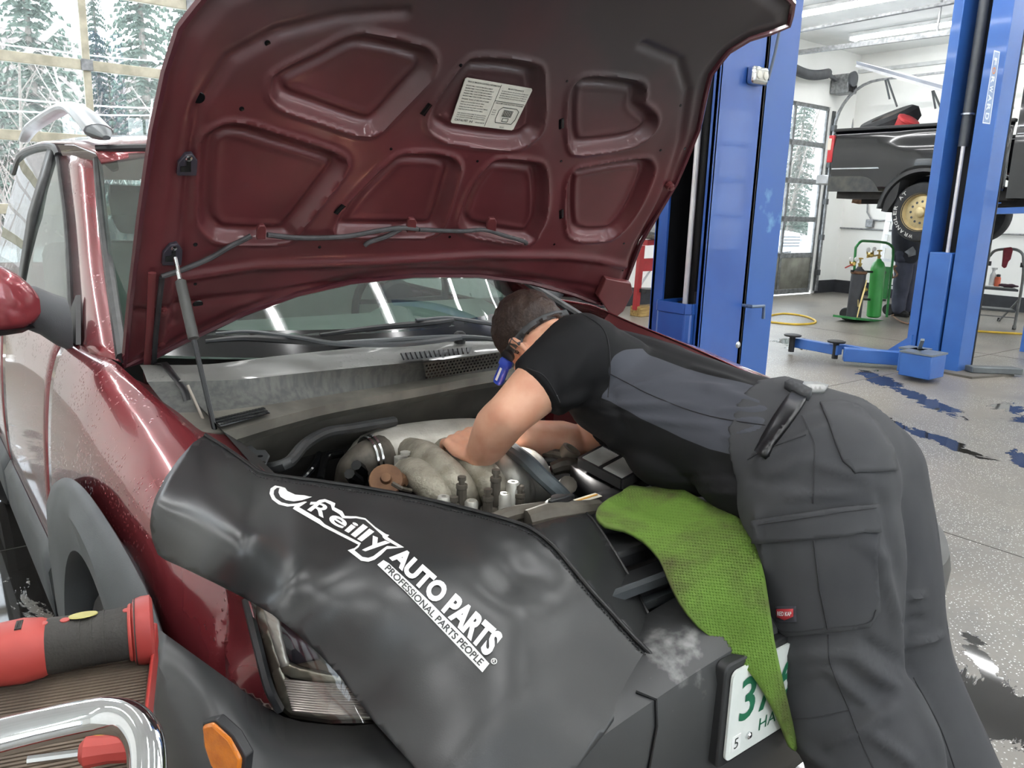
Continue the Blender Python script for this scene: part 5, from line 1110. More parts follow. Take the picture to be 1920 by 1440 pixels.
# dimples: rows of low pads
m = MB(); poly = np.array(mat_out)
nu, nv = 0, 0
base_o = MT(1180, 1000)
ax1 = None
for i in range(-10, 75):
    for j in range(-20, 95):
        u = 1119 + i * 5.6 + j * 1.0; v = 905 + j * 5.6 + i * .6
        if u < 1110 or u > 1505 or v < 905 or v > 1402: continue
        if sdist(poly, u, v) > -3.5: continue
        q = MT(u, v, .0008); a = MT(u + 2.3, v + .3, .0006); b = MT(u + .5, v + 2.3, .0006); c = MT(u - 2.3, v - .3, .0006); d = MT(u - .5, v - 2.3, .0006); q = MT(u, v, .0026)
        m.add([q, a, b, c, d], [(0, 1, 2), (0, 2, 3), (0, 3, 4), (0, 4, 1)])
m.build('dimples', gmm, gm, kind='stuff')

# ================================================================ tool cart and tools at the lower left
ZT = 1.0
tc_ = [K(288, 1150, z=ZT), K(300, 1460, z=ZT)]
c00 = K(291, 1152, z=ZT); c10 = K(303, 1462, z=ZT); cl = K(0, 1192, z=ZT)
dirL = (cl - c00).normalized(); dirF = (c10 - c00).normalized()
dirF = (dirF - dirL * dirF.dot(dirL)).normalized()
def CT(a, b, z=0): return c00 + dirL * a + dirF * b + V(0, 0, z)     # a to the left, b towards the camera
cart = thing('tool_cart', 'red tool cart tray lined with a ribbed brown mat beside the front wheel', 'tool cart', V(CT(.22, .16).x, CT(.22, .16).y, 0))
M_tred = mat('cart_red', 'a8352f', .45, col2='972c28', scale=6, coat=.3)
WL, WF = .42, .30
tr = MB(); tr.hexa([CT(0, 0, -.05), CT(WL, 0, -.05), CT(WL, WF, -.05), CT(0, WF, -.05), CT(0, 0, -.03), CT(WL, 0, -.03), CT(WL, WF, -.03), CT(0, WF, -.03)]); tr.build('tray', M_tred, cart)
for a, b in ((CT(0, 0), CT(WL, 0)), (CT(WL, 0), CT(WL, WF)), (CT(WL, WF), CT(0, WF)), (CT(0, WF), CT(0, 0))):
    MB().bar(a + V(0, 0, -.02), b + V(0, 0, -.02), .003, .022).build('tray_rim', M_tred, cart, bevel=.0015)
M_rib = mat('ribbed_rubber', '6e6154', .75, col2='5a4f45', scale=14)
mt2 = MB().hexa([CT(.004, .004, -.03), CT(WL - .004, .004, -.03), CT(WL - .004, WF - .004, -.03), CT(.004, WF - .004, -.03), CT(.004, .004, -.026), CT(WL - .004, .004, -.026), CT(WL - .004, WF - .004, -.026), CT(.004, WF - .004, -.026)]).build('tray_mat', M_rib, cart)
for k in range(58):
    b = .007 + k * .005; MB().bar(CT(.005, b, -.0255), CT(WL - .005, b, -.0255), .0026, .002).build('rib', M_rib, mt2, smooth=False)
for a, b in ((.03, .03), (.03, WF - .03), (WL - .03, .03), (WL - .03, WF - .03)):
    MB().bar(CT(a, b, -.05), V(CT(a, b).x, CT(a, b).y, .08), .025, .025).build('leg', M_tred, cart, bevel=.002)
    MB().lathe([(.02, -.012), (.04, -.012), (.042, 0), (.04, .012), (.02, .012)], V(CT(a, b).x, CT(a, b).y, .042), (1, 0, 0), 14).build('caster', M_dark, cart)
for zz in (.25, .6): MB().hexa([CT(0, 0, zz - 1.0), CT(WL, 0, zz - 1.0), CT(WL, WF, zz - 1.0), CT(0, WF, zz - 1.0), CT(0, 0, zz - .98), CT(WL, 0, zz - .98), CT(WL, WF, zz - .98), CT(0, WF, zz - .98)]).build('shelf', M_tred, cart)
# chrome tube handle lying above the near end of the tray
zc = 1.055
hpth = [K(-60, 1398, z=zc), K(60, 1368, z=zc), K(160, 1346, z=zc), K(205, 1342, z=zc), K(245, 1352, z=zc), K(268, 1382, z=zc - .004), K(276, 1420, z=zc - .01), K(276, 1480, z=zc - .02)]
MB().tube(hpth, .0125, 16, smooth=5, flat=1.0).build('push_handle', mat('bright_chrome', 'e6e8ea', .06, 1), cart)
# cordless ratchet
zr_ = ZT + .004
ra, rb = K(-30, 1232, z=zr_), K(288, 1178, z=zr_); dr = (rb - ra).normalized(); sr = V(-dr.y, dr.x, 0)
def RP(t): return ra.lerp(rb, t)
ratchet = thing('cordless_ratchet', 'red and black cordless ratchet lying on the ribbed tray', 'power tool', RP(.5) - V(0, 0, .03))
M_tool = mat('tool_red', 'b0453e', .5, col2='a03a34', scale=10); M_grip = mat('tool_grip', '35332f', .7, col2='2a2826', scale=20, bump=.3, bscale=300)
def sect(t, w, h, n=18): return [RP(t) + sr * (w * math.copysign(abs(cos(a)) ** .75, cos(a))) + V(0, 0, h * math.copysign(abs(sin(a)) ** .75, sin(a))) for a in [2 * pi * i / n for i in range(n)]]
MB().loft([sect(t, w, w) for t, w in ((0, .024), (.1, .026), (.22, .027), (.33, .025), (.38, .022))], closed=True, caps=True).build('motor_body', M_tool, ratchet)
MB().loft([sect(t, w, w) for t, w in ((.33, .0225), (.38, .0238), (.55, .0225), (.75, .0225), (.86, .0235), (.885, .022))], closed=True, caps=True).build('grip', M_grip, ratchet)
for t in (.48, .55, .62, .69): MB().loft([sect(t + d, .0232, .0232) for d in (0, .012)], closed=True, caps=True).build('grip_ring', M_grip, ratchet)
MB().loft([sect(t, w, w) for t, w in ((.845, .0240), (.855, .0250), (.865, .0250), (.87, .024))], closed=True, caps=True).build('collar', M_tool, ratchet)
MB().loft([sect(t, w, h) for t, w, h in ((.87, .023, .025), (.88, .026, .029), (.93, .027, .031), (.985, .027, .031), (1.0, .023, .027))], closed=True, caps=True).build('battery', mat('battery_red', '9f3a36', .45, col2='8f322f', scale=12), ratchet)
MB().loft([sect(t, w, h) for t, w, h in ((.885, .0268, .0298), (.893, .0270, .0302))], closed=True, caps=True).build('battery_seam', M_grip, ratchet)
lq_ = RP(.6) + V(0, 0, .0225) - sr * -.004
MB().lathe([(.0001, .001), (.012, .0008), (.0125, 0)], RP(.575) + V(0, 0, .0222) + sr * .006, (sr * .25 + V(0, 0, 1)), 20, caps=False).build('oval_sticker', mat('sticker_olive', 'b7b06a', .5), ratchet)
for k in range(3): q = RP(.2 + k * .012) + V(0, 0, .0262) - sr * .002; MB().bar(q - sr * .008, q + sr * .008, .002, .002).build('vent_slot', M_grip, ratchet)
for t, dz in ((.345, .0), (.47, .004), (.845, .0)): MB().lathe([(.004, -.004), (.004, .001), (.001, .0012)], RP(t) - sr * (-.0) + V(0, 0, .0228) , (0, 0, 1), 10).build('screw_boss', M_tool, ratchet)
# red screwdriver under the chrome handle
sa, sb_ = K(150, 1412, z=ZT + .0), K(255, 1398, z=ZT + .0)
scd = thing('screwdriver', 'red handled screwdriver on the tray under the chrome handle', 'screwdriver', sa - V(0, 0, .012))
MB().tube([sa, sa.lerp(sb_, .1), sa.lerp(sb_, .5), sa.lerp(sb_, .9), sb_], [.007, .0115, .010, .0115, .007], 10).build('handle', M_tool, scd)
MB().tube([sa, sa + (sa - sb_) * .9], .0035, 8).build('shaft', M_chrome, scd)
pr = K(262, 1363, z=ZT - .01); tag(MB().lathe([(.004, 0), (.009, .004), (.009, .012), (.004, .018)], pr - V(0, 0, .014), (0, 0, 1), 12).build('bottle_stopper', M_tool), 'small red stopper on the tray mat beside the bend of the chrome handle', 'stopper')
yb = [K(a, b, z=ZT - .022) for a, b in ((175, 1400), (235, 1385), (245, 1392), (215, 1420), (180, 1425))]
tag(MB().prism(yb, (0, 0, .012)).build('yellow_box', mat('yellow_card', 'e0b62a', .5), bevel=.002), 'small yellow box on the tray partly under the chrome handle', 'box')
# ================================================================ people
from mathutils.bvhtree import BVHTree
def ellip(m, c, rx, ry, rz, rot=None, n=14):
    vs = []; fs = []; c = Vector(c)
    for i in range(n + 1):
        t = pi * i / n
        for k in range(2 * n):
            a = pi * k / n; p = V(rx * sin(t) * cos(a), ry * sin(t) * sin(a), rz * cos(t)); vs.append(c + (rot @ p if rot else p))
    for i in range(n):
        for k in range(2 * n): fs.append((i * 2 * n + k, i * 2 * n + (k + 1) % (2 * n), (i + 1) * 2 * n + (k + 1) % (2 * n), (i + 1) * 2 * n + k))
    m.add(vs, fs); return m
def limb(m, pts, rs, smooth=5, seg=20):
    """tapering limb with rounded ends"""
    pts = [Vector(p) for p in pts]; m.tube(pts, rs, seg, smooth=smooth)
    ellip(m, pts[0], rs[0], rs[0], rs[0]); ellip(m, pts[-1], rs[-1], rs[-1], rs[-1]); return m
def fuse(m, voxel=.007, it=4, disp=None):
    """one continuous skin over overlapping volumes"""
    me = bpy.data.meshes.new('tmp'); me.from_pydata([tuple(v) for v in m.v], [], m.f)
    bm = bmesh.new(); bm.from_mesh(me); bmesh.ops.remove_doubles(bm, verts=bm.verts, dist=1e-6); bmesh.ops.recalc_face_normals(bm, faces=bm.faces); bm.to_mesh(me); bm.free()
    ob = bpy.data.objects.new('tmp', me); COL.objects.link(ob); md = ob.modifiers.new('r', 'REMESH'); md.mode = 'VOXEL'; md.voxel_size = voxel
    sm_ = ob.modifiers.new('s', 'SMOOTH'); sm_.iterations = it; sm_.factor = .5
    dg = bpy.context.evaluated_depsgraph_get(); ev = ob.evaluated_get(dg); m2 = ev.to_mesh()
    out = MB(); vs = [v.co.copy() for v in m2.vertices]; ns = [v.normal.copy() for v in m2.vertices]
    if disp: vs = [v + n * disp(v, n) for v, n in zip(vs, ns)]
    out.v = vs; out.f = [tuple(p.vertices) for p in m2.polygons]
    ev.to_mesh_clear(); bpy.data.objects.remove(ob); bpy.data.meshes.remove(me); return out
def bvh_of(*ms):
    vs = []; fs = []
    for m in ms:
        o = len(vs); vs += m.v; fs += [tuple(i + o for i in f) for f in m.f]
    return BVHTree.FromPolygons(vs, fs)
def pxof(P):
    d = P - CAM; q = d.dot(FWD); return 960 + FPX * d.dot(RGT) / q, 720 - FPX * d.dot(UPV) / q
def folds(lst, hs=1.0, ws=1.0):
    """folds as lines seen on the cloth: (x0, y0, x1, y1, width, height)"""
    A = np.array(lst, float); A[:, 5] *= hs; A[:, 4] *= ws
    def f(v, n):
        x, y = pxof(v); g = max(0.0, -n.dot((v - CAM).normalized())); g = sm(.0, .3, g)
        if g <= 0: return .004 * mnoise.noise(v * 14)
        dx = A[:, 2] - A[:, 0]; dy = A[:, 3] - A[:, 1]; t = np.clip(((x - A[:, 0]) * dx + (y - A[:, 1]) * dy) / (dx * dx + dy * dy), 0, 1)
        d = np.hypot(x - A[:, 0] - dx * t, y - A[:, 1] - dy * t); fade = np.sin(pi * np.clip(.12 + .88 * t * .98, 0, 1)) ** .6
        return g * float((A[:, 5] * fade * np.exp(-(d / A[:, 4]) ** 2)).sum()) + .002 * mnoise.noise(v * 12)
    return f
M_skin = mat('skin', 'dba98e', .5, col2='cf957a', scale=18, bump=.15, bscale=220, bdist=.001)
_nt2, _p2 = nodes_of(M_skin); _p2.inputs['Subsurface Weight'].default_value = .12; _p2.inputs['Subsurface Radius'].default_value = (.012, .004, .002)
M_hair = mat('dark_brown_hair', '3b2a22', .55, col2='2b1e19', scale=60, aniso=(1, 1, .25), bump=.9, bscale=130, bdist=.004)
# ---- the man at the engine
LS = K(1088, 662, x=-.045); LE = K(956, 776, x=-.20); LW = K(902, 850, z=.90)
RS_ = V(.255, .54, 1.0); RE = K(1090, 836, x=.17); RW = K(985, 815, x=.0)
HC = K(998, 630, x=.085)
man = thing('person', 'man in black and grey shirt and charcoal work trousers bending over the engine', 'person', (.12, -.35, 0))
hipL = V(.035, .0, .955); hipR = V(.175, .01, .955)
kneeL = K(1570, 1300, x=.03); calfL = K(1640, 1440, x=.03); dL = (calfL - kneeL).normalized()
ankL = kneeL + (kneeL - hipL).normalized() * .34 + V(0, -.05, 0); ankL.z = .10
kneeR = K(1672, 1250, x=.19); ankR = K(1755, 1440, x=.20) * 1; ankR = kneeR + (ankR - kneeR).normalized() * ((kneeR.z - .10) / max(.05, (kneeR - ankR).normalized().z))
# skin: trunk, neck, head, arms and hands in one surface
b = MB()
limb(b, [(.11, .02, .97), (.11, .25, 1.0), (.11, .48, 1.02)], [.10, .09, .09]); limb(b, [(.11, .52, 1.04), (.105, .64, 1.09), HC - V(0, .05, .01)], [.07, .056, .052])
limb(b, [hipL, kneeL, ankL], [.09, .06, .045]); limb(b, [hipR, kneeR, ankR], [.09, .06, .045])
for s_, k_, fa in ((ankL, 0, -1), (ankR, 0, 1)): limb(b, [s_ + V(0, -.02, -.05), s_ + V(fa * .02, .14, -.065)], [.04, .032])
limb(b, [LS, LS.lerp(LE, .5) + V(-.01, 0, 0), LE], [.056, .058, .047]); limb(b, [LE, LE.lerp(LW, .35) + V(-.004, .0, .004), LE.lerp(LW, .75), LW], [.047, .049, .042, .034])
limb(b, [RS_, RS_.lerp(RE, .5), RE], [.058, .057, .048]); limb(b, [RE, RE.lerp(RW, .4), RW], [.048, .052, .036])
limb(b, [(.04, .5, 1.05), LS], [.06, .056]); limb(b, [(.18, .5, 1.03), RS_], [.06, .056])
# head: crown forward and up, face down towards the hands
cr_ = V(-.12, .88, .30).normalized(); fc = V(.12, .25, -.95); fc = (fc - cr_ * fc.dot(cr_)).normalized(); er = fc.cross(cr_).normalized()
if er.x > 0: er = -er      # towards his left ear, the camera side
HR = Matrix((er, fc, cr_)).transposed()
def hd(e, f, c): return HC + er * e + fc * f + cr_ * c
ellip(b, hd(0, -.008, .02), .075, .094, .090, HR); ellip(b, hd(0, .03, -.05), .055, .062, .065, HR); ellip(b, hd(0, .092, -.03), .012, .018, .018, HR)
ellip(b, hd(0, .086, -.075), .024, .012, .01, HR); ellip(b, hd(0, .07, -.105), .024, .02, .016, HR)
for s_ in (-1, 1): ellip(b, hd(s_ * .032, .08, .0), .015, .01, .008, HR); ellip(b, hd(s_ * .038, .075, -.03), .018, .014, .016, HR)
# ears
for s_ in (1, -1):
    limb(b, [hd(s_ * .080, -.002, -.030), hd(s_ * .096, -.018, -.024), hd(s_ * .106, -.036, -.040), hd(s_ * .104, -.036, -.062), hd(s_ * .094, -.020, -.084), hd(s_ * .080, -.008, -.092)], [.006, .0075, .008, .0075, .007, .008], 4, 10)
    ellip(b, hd(s_ * .084, -.016, -.058), .008, .018, .030, HR); ellip(b, hd(s_ * .04, .0, -.06), .036, .05, .05, HR)
# hands: palm, four fingers of different lengths and a thumb leaving the side of the palm
def hand(b, W, d, side, down, curl=.5):
    d = d.normalized(); side = (side - d * side.dot(d)).normalized(); dn = d.cross(side).normalized()
    if dn.dot(down) < 0: dn = -dn
    for k in range(4):
        o = (k - 1.5) * .021; limb(b, [W + side * o * .7 + d * .005, W + side * o + d * .05, W + side * o + d * .088], [.015, .0165, .0125], 3, 12)
        L = (.068, .078, .074, .058)[k]; p0 = W + side * o + d * .088
        a1, a2, a3 = curl * .5, curl * 1.3, curl * 2.0
        p1 = p0 + (d * cos(a1) + dn * sin(a1)) * L * .45; p2 = p1 + (d * cos(a2) + dn * sin(a2)) * L * .32; p3 = p2 + (d * cos(a3) + dn * sin(a3)) * L * .26
        limb(b, [p0, p1, p2, p3], [.0098, .0092, .0085, .0075], 3, 10)
    t0 = W + side * -.022 + d * .02 + dn * .008; t1 = t0 + (-side * .75 + d * .6 + dn * .4).normalized() * .04; t2 = t1 + (d * .85 + dn * .35 - side * .25).normalized() * .032; t3 = t2 + (d * .9 + dn * .5).normalized() * .024
    limb(b, [t0, t1, t2, t3], [.015, .012, .0105, .0085], 3, 10)
LH = K(858, 815, z=.915)
hand(b, LW, (LH - LW), V(-1, .2, -.3), V(.3, .5, -1), .75)
hand(b, RW, V(-.55, .65, -.1), V(.3, .5, .6), V(0, .5, -1), .8)
body = fuse(b, .0045, 3)
bo = body.build('body', M_skin, man)
# facial details, mostly turned away
for s_ in (-1, 1): MB().lathe([(.0001, .003), (.006, .0025), (.009, 0)], hd(s_ * .032, .084, -.012), fc, 12, caps=False).build('eye', mat('eye_dark', '2a2420', .2), man)
# hair: cap over crown, back and sides, trimmed short
hr = MB(); vs = []; n = 40
for i in range(n + 1):
    t = pi * i / n
    for k in range(2 * n):
        a = pi * k / n; vs.append((sin(t) * cos(a), sin(t) * sin(a), cos(t)))
fsx = []; pos = []
for e, f_, c in vs:
    P = hd(e * .081, f_ * .101 - .009, c * .098 + .018); nn = (er * e + fc * f_ + cr_ * c)
    nz = mnoise.noise(P * 55) * .0045 + mnoise.noise(P * 22) * .003; pos.append(P + nn * nz)
def hk(i):
    e, f_, c = vs[i]; 
    front_ = f_ > .66 + .25 * c if c > -.15 else f_ > .3
    low = c < -.5 - .35 * max(0, -f_) ; earz = abs(e) > .70 and -.9 < c < -.48 and -.25 < f_ < .25
    return not (front_ or low or earz)
for i in range(n):
    for k in range(2 * n):
        q = (i * 2 * n + k, i * 2 * n + (k + 1) % (2 * n), (i + 1) * 2 * n + (k + 1) % (2 * n), (i + 1) * 2 * n + k)
        if all(hk(j) for j in q): fsx.append(q)
hr.add(pos, fsx)
hair_m = hr; hr.build('hair', M_hair, man, weld=True, solid=.012, soff=-1)
# ---- shirt
sh = MB()
rings = []
for Y, cx_, cz, hw, hh, tilt in ((.02, .12, .985, .168, .118, .0), (.10, .11, .996, .158, .113, 0), (.25, .11, 1.005, .160, .112, 0), (.40, .11, 1.016, .176, .116, 0), (.50, .112, 1.035, .182, .108, 0), (.58, .115, 1.06, .165, .088, 0), (.645, .11, 1.085, .085, .066, 0), (.68, .108, 1.098, .066, .058, 0)):
    rings.append([V(cx_ - hw * math.copysign(abs(cos(a)) ** .95, cos(a)), Y + .10 * (0 if Y < .5 else (sin(a)) * (Y - .5)), cz + hh * math.copysign(abs(sin(a)) ** .95, sin(a))) for a in [2 * pi * i / 40 for i in range(40)]])
dens = []
for i in range(len(rings) - 1):
    for s_ in range(4): dens.append([a.lerp(c, s_ / 4) for a, c in zip(rings[i], rings[i + 1])])
dens.append(rings[-1]); sh.loft(dens, closed=True, caps=True)
slE = LS.lerp(LE, .62); slR = RS_.lerp(RE, .70)
limb(sh, [(.03, .47, 1.075), LS.lerp(V(.03, .47, 1.075), .35), LS, LS.lerp(LE, .4)], [.09, .085, .082, .075])
sh.tube([LS, LS.lerp(LE, .3), slE], [.082, .078, .072], 24); limb(sh, [(.19, .48, 1.045), RS_], [.085, .075]); sh.tube([RS_, slR], [.08, .072], 24)
ellip(sh, (.1, .1, .945), .16, .16, .09); ellip(sh, (.1, .3, .94), .15, .14, .08)
shirt_folds = folds([(1120, 745, 1290, 700, 9, .006), (1100, 760, 1330, 760, 9, .007), (1110, 775, 1350, 800, 8, .005), (1330, 730, 1440, 760, 9, .005), (1250, 720, 1400, 730, 8, .004), (1380, 790, 1440, 790, 8, .006), (1350, 770, 1450, 770, 7, .005), (1360, 820, 1440, 800, 7, .005), (1220, 640, 1440, 715, 8, .004), (1300, 690, 1440, 735, 8, .005),
  (1060, 720, 1110, 650, 14, .005), (1020, 640, 1080, 625, 12, .004), (1050, 760, 1110, 735, 10, .007), (1080, 790, 1180, 860, 12, .005), (1140, 850, 1160, 820, 10, .004), (1150, 600, 1260, 650, 10, .003), (1250, 900, 1390, 905, 8, .004), (1290, 920, 1390, 925, 8, .005), (1240, 885, 1380, 880, 8, .003), (1140, 720, 1180, 830, 12, -.004), (1040, 690, 1045, 740, 10, -.004)], 1.3, .9)
shirt = fuse(sh, .0065, 8, shirt_folds)
def shirt_mat():
    m = mat('shirt_black', '131315', .8, col2='18181a', scale=5, spec=.25, bump=.15, bscale=900, bdist=.0004); nt, p = nodes_of(m); L = nt.links.new; N = nt.nodes.new
    # grey inset down each side of the shirt, its edges are seams that follow the trunk
    tc = N('ShaderNodeTexCoord'); sp = N('ShaderNodeSeparateXYZ'); mp = N('ShaderNodeMapping'); mp.vector_type = 'POINT'; mp.inputs['Location'].default_value = SHIRT_O
    L(tc.outputs['Object'], mp.inputs['Vector']); L(mp.outputs['Vector'], sp.inputs[0])
    def curve(pts):
        r = N('ShaderNodeFloatCurve'); c = r.mapping.curves[0]
        ys = [p_[0] for p_ in pts]
        c.points[0].location = (pts[0][0], pts[0][1]); c.points[1].location = (pts[-1][0], pts[-1][1])
        for a, b_ in pts[1:-1]: c.points.new(a, b_)
        [setattr(pt_, 'handle_type', 'VECTOR') for pt_ in c.points]; r.mapping.update(); L(sp.outputs['Y'], r.inputs['Value']); return r.outputs['Value']
    # angle round the trunk axis, same on both sides
    ax = N('ShaderNodeMath'); ax.operation = 'SUBTRACT'; ax.inputs[0].default_value = .11; L(sp.outputs['X'], ax.inputs[1]); ab = N('ShaderNodeMath'); ab.operation = 'ABSOLUTE'; L(ax.outputs[0], ab.inputs[0])
    cz_ = N('ShaderNodeMath'); cz_.operation = 'MULTIPLY_ADD'; cz_.inputs[1].default_value = .1; cz_.inputs[2].default_value = .975; L(sp.outputs['Y'], cz_.inputs[0])
    dz = N('ShaderNodeMath'); dz.operation = 'SUBTRACT'; L(sp.outputs['Z'], dz.inputs[0]); L(cz_.outputs[0], dz.inputs[1])
    at = N('ShaderNodeMath'); at.operation = 'ARCTAN2'; L(dz.outputs[0], at.inputs[0]); L(ab.outputs[0], at.inputs[1])
    zz = N('ShaderNodeMath'); zz.operation = 'MULTIPLY_ADD'; zz.inputs[1].default_value = 1 / pi; zz.inputs[2].default_value = .5; L(at.outputs[0], zz.inputs[0])
    up = curve(UPC); lo = curve(LOC)
    g1 = N('ShaderNodeMath'); g1.operation = 'LESS_THAN'; L(zz.outputs[0], g1.inputs[0]); L(up, g1.inputs[1])
    g2 = N('ShaderNodeMath'); g2.operation = 'GREATER_THAN'; L(zz.outputs[0], g2.inputs[0]); L(lo, g2.inputs[1])
    g3 = N('ShaderNodeMath'); g3.operation = 'LESS_THAN'; L(sp.outputs['Y'], g3.inputs[0]); g3.inputs[1].default_value = YEND
    m1 = N('ShaderNodeMath'); m1.operation = 'MULTIPLY'; L(g1.outputs[0], m1.inputs[0]); L(g2.outputs[0], m1.inputs[1])
    m2 = N('ShaderNodeMath'); m2.operation = 'MULTIPLY'; L(m1.outputs[0], m2.inputs[0]); L(g3.outputs[0], m2.inputs[1])
    mx = N('ShaderNodeMix'); mx.data_type = 'RGBA'; L(m2.outputs[0], mx.inputs[0]); L(p.inputs['Base Color'].links[0].from_socket, mx.inputs[6]); mx.inputs[7].default_value = srgb('44464d') + (1,)
    L(mx.outputs[2], p.inputs['Base Color']); return m
sb_tree = bvh_of(shirt)
def hit(tree, px, py, off=0):
    d = ray(px, py).normalized(); loc, nor, i, dist = tree.ray_cast(CAM, d)
    if loc is None: return None
    if nor.dot(d) > 0: nor = -nor
    return loc + nor * off
def edge_curve(pts):
    o = []
    for p in pts:
        h_ = hit(sb_tree, *p)
        if h_: o.append((h_.y, math.atan2(h_.z - .975 - .1 * h_.y, abs(.11 - h_.x)) / pi + .5))
    o.sort(); q = [o[0]]
    for a in o[1:]:
        if a[0] > q[-1][0] + .004: q.append(a)
    return [(0.0, q[0][1])] + [a for a in q if a[0] > .01] + [(1.0, q[-1][1])]
UPC = edge_curve([(1215, 664), (1230, 670), (1290, 692), (1350, 708), (1410, 722), (1450, 735), (1470, 745)])
LOC = edge_curve([(1143, 752), (1180, 772), (1230, 798), (1280, 822), (1330, 842), (1370, 852), (1405, 856)])
_e = hit(sb_tree, 1142, 690); YEND = _e.y if _e else .47
xs_ = [v.x for v in shirt.v]; ys_ = [v.y for v in shirt.v]; zs_ = [v.z for v in shirt.v]
SHIRT_O = ((min(xs_) + max(xs_)) / 2, (min(ys_) + max(ys_)) / 2, min(zs_))
shirt.build('shirt', shirt_mat(), man, angle=80)
def on_line(tree, pts, r, name, m, off=.0005, parent=None, n=6):
    q = [hit(tree, p.x, p.y, off) for p in catmull([Vector((a, b_, 0)) for a, b_ in pts], n)]; q = [p for p in q if p]
    return MB().tube(q, r, 5).build(name, m, parent or man) if len(q) > 1 else None
M_seam = mat('seam_dark', '17171a', .8)
on_line(sb_tree, [(1085, 585), (1125, 610), (1140, 640), (1144, 690), (1140, 745)], .0012, 'shirt_seam', M_seam)
on_line(sb_tree, [(1142, 700), (1230, 745), (1330, 780), (1450, 800)], .0009, 'shirt_seam', M_seam)
on_line(sb_tree, [(988, 690), (1020, 705), (1042, 738), (1050, 755)], .0015, 'sleeve_hem', M_seam)
q_ = hit(sb_tree, 1072, 806, .004)
if q_: MB().tube([q_ - V(.012, .01, .006), q_, q_ + V(.008, .006, -.006)], [.003, .007, .004], 8).build('blue_pen', mat('pen_blue', '2438a0', .4), man)
# ---- trousers
pt = MB()
ellip(pt, (.11, .015, .985), .17, .118, .122); ellip(pt, (.045, -.018, .978), .12, .112, .126); ellip(pt, (.125, .0, .975), .12, .105, .125)
wr = [[V(.12 - hw * cos(a), Y + tl * sin(a), cz + hh * sin(a)) for a in [2 * pi * i / 40 for i in range(40)]] for Y, tl, cz, hw, hh in ((-.03, .05, .985, .172, .128), (.06, .05, .99, .176, .127), (.105, .055, .998, .176, .125))]
pt.loft(wr, closed=True, caps=True)
m1 = K(1548, 1020, x=.03); m2 = K(1552, 1170, x=.03)
limb(pt, [hipL, m1, m2, kneeL, calfL, ankL + V(0, 0, .0)], [.125, .121, .115, .111, .107, .088], 5, 26)
limb(pt, [hipR, hipR.lerp(kneeR, .5) + V(0, -.0, 0), kneeR, kneeR.lerp(ankR, .5), ankR], [.125, .115, .102, .098, .086], 5, 26)
pants_folds = folds([(1420, 870, 1560, 790, 12, .006), (1440, 900, 1530, 850, 12, .006), (1405, 900, 1500, 900, 14, -.004), (1700, 1120, 1735, 1115, 7, .007), (1700, 1210, 1770, 1190, 8, .008), (1690, 1165, 1740, 1160, 8, -.005), (1600, 1230, 1690, 1300, 18, .010), (1560, 1260, 1640, 1330, 14, .007), (1620, 1200, 1700, 1250, 14, -.006), (1560, 1400, 1690, 1320, 16, .008), (1640, 1380, 1720, 1440, 14, .008), (1700, 1280, 1780, 1440, 14, .006), (1480, 1230, 1600, 1225, 14, .005), (1470, 1290, 1560, 1270, 12, -.005), (1590, 1000, 1680, 1060, 16, .004), (1650, 930, 1690, 1100, 12, -.005), (1420, 960, 1440, 1080, 10, .006), (1530, 870, 1640, 900, 14, .004), (1480, 930, 1600, 925, 10, .005), (1650, 1050, 1690, 1200, 14, .006), (1500, 1395, 1560, 1440, 14, .006)], 1.6, .8)
pants = fuse(pt, .0075, 6, pants_folds)
M_pant = mat('charcoal_canvas', '3b3c3f', .85, col2='434446', scale=6, spec=.25, bump=.2, bscale=700, bdist=.0005)
pants.build('trousers', M_pant, man, angle=80)
p_tree = bvh_of(pants); both = bvh_of(pants, shirt)
M_pseam = mat('trouser_seam', '2f3033', .85)
for pts in ([(1503, 780), (1520, 815), (1527, 838), (1526, 890), (1524, 944)], [(1402, 862), (1440, 842), (1511, 815)], [(1476, 1350), (1530, 1345), (1593, 1332)], [(1553, 1190), (1556, 1240), (1575, 1290), (1593, 1332), (1615, 1390), (1638, 1440)], [(1712, 1270), (1740, 1320), (1765, 1370), (1790, 1440)], [(1430, 1192), (1474, 1194)]):
    on_line(p_tree, pts, .0013, 'trouser_seam', M_pseam)
def pocket(poly, name, off=.006, m=M_pant, res=9, tree=None):
    mb = MB()
    def f(u, v):
        h_ = hit(tree or p_tree, u, v, off); return h_ if h_ else KT(u, v, 1.25)
    mb.patch(poly, res, f); return mb.build(name, m, man, solid=off * 1.2, face=CAM, angle=60)
pocket([(1427, 1012), (1535, 1004), (1643, 996), (1645, 1070), (1646, 1144), (1627, 1174), (1550, 1184), (1474, 1192), (1450, 1172), (1440, 1139), (1432, 1070)], 'cargo_pocket')
pocket([(1416, 975), (1470, 966), (1560, 953), (1638, 944), (1643, 998), (1560, 1006), (1480, 1013), (1420, 1017)], 'pocket_flap', .011)
pocket([(1537, 756), (1575, 752), (1610, 762), (1645, 795), (1672, 840), (1680, 882), (1640, 886), (1603, 886), (1580, 866), (1566, 832), (1552, 790)], 'back_pocket', .004)
c_tree = p_tree
on_line(p_tree, [(1527, 1012), (1533, 1060), (1540, 1110), (1552, 1176)], .0013, 'pocket_seam', M_pseam, .0075)
on_line(p_tree, [(1424, 982), (1530, 967), (1632, 952)], .0009, 'pocket_seam', M_pseam, .0120)
on_line(p_tree, [(1455, 1160), (1478, 1182), (1550, 1174), (1622, 1164), (1637, 1140)], .0009, 'pocket_seam', M_pseam, .0070)
pocket([(1460, 1134), (1496, 1134), (1497, 1163), (1462, 1164)], 'label_backing', .0085, mat('label_navy', '3a3b42', .8), 6)
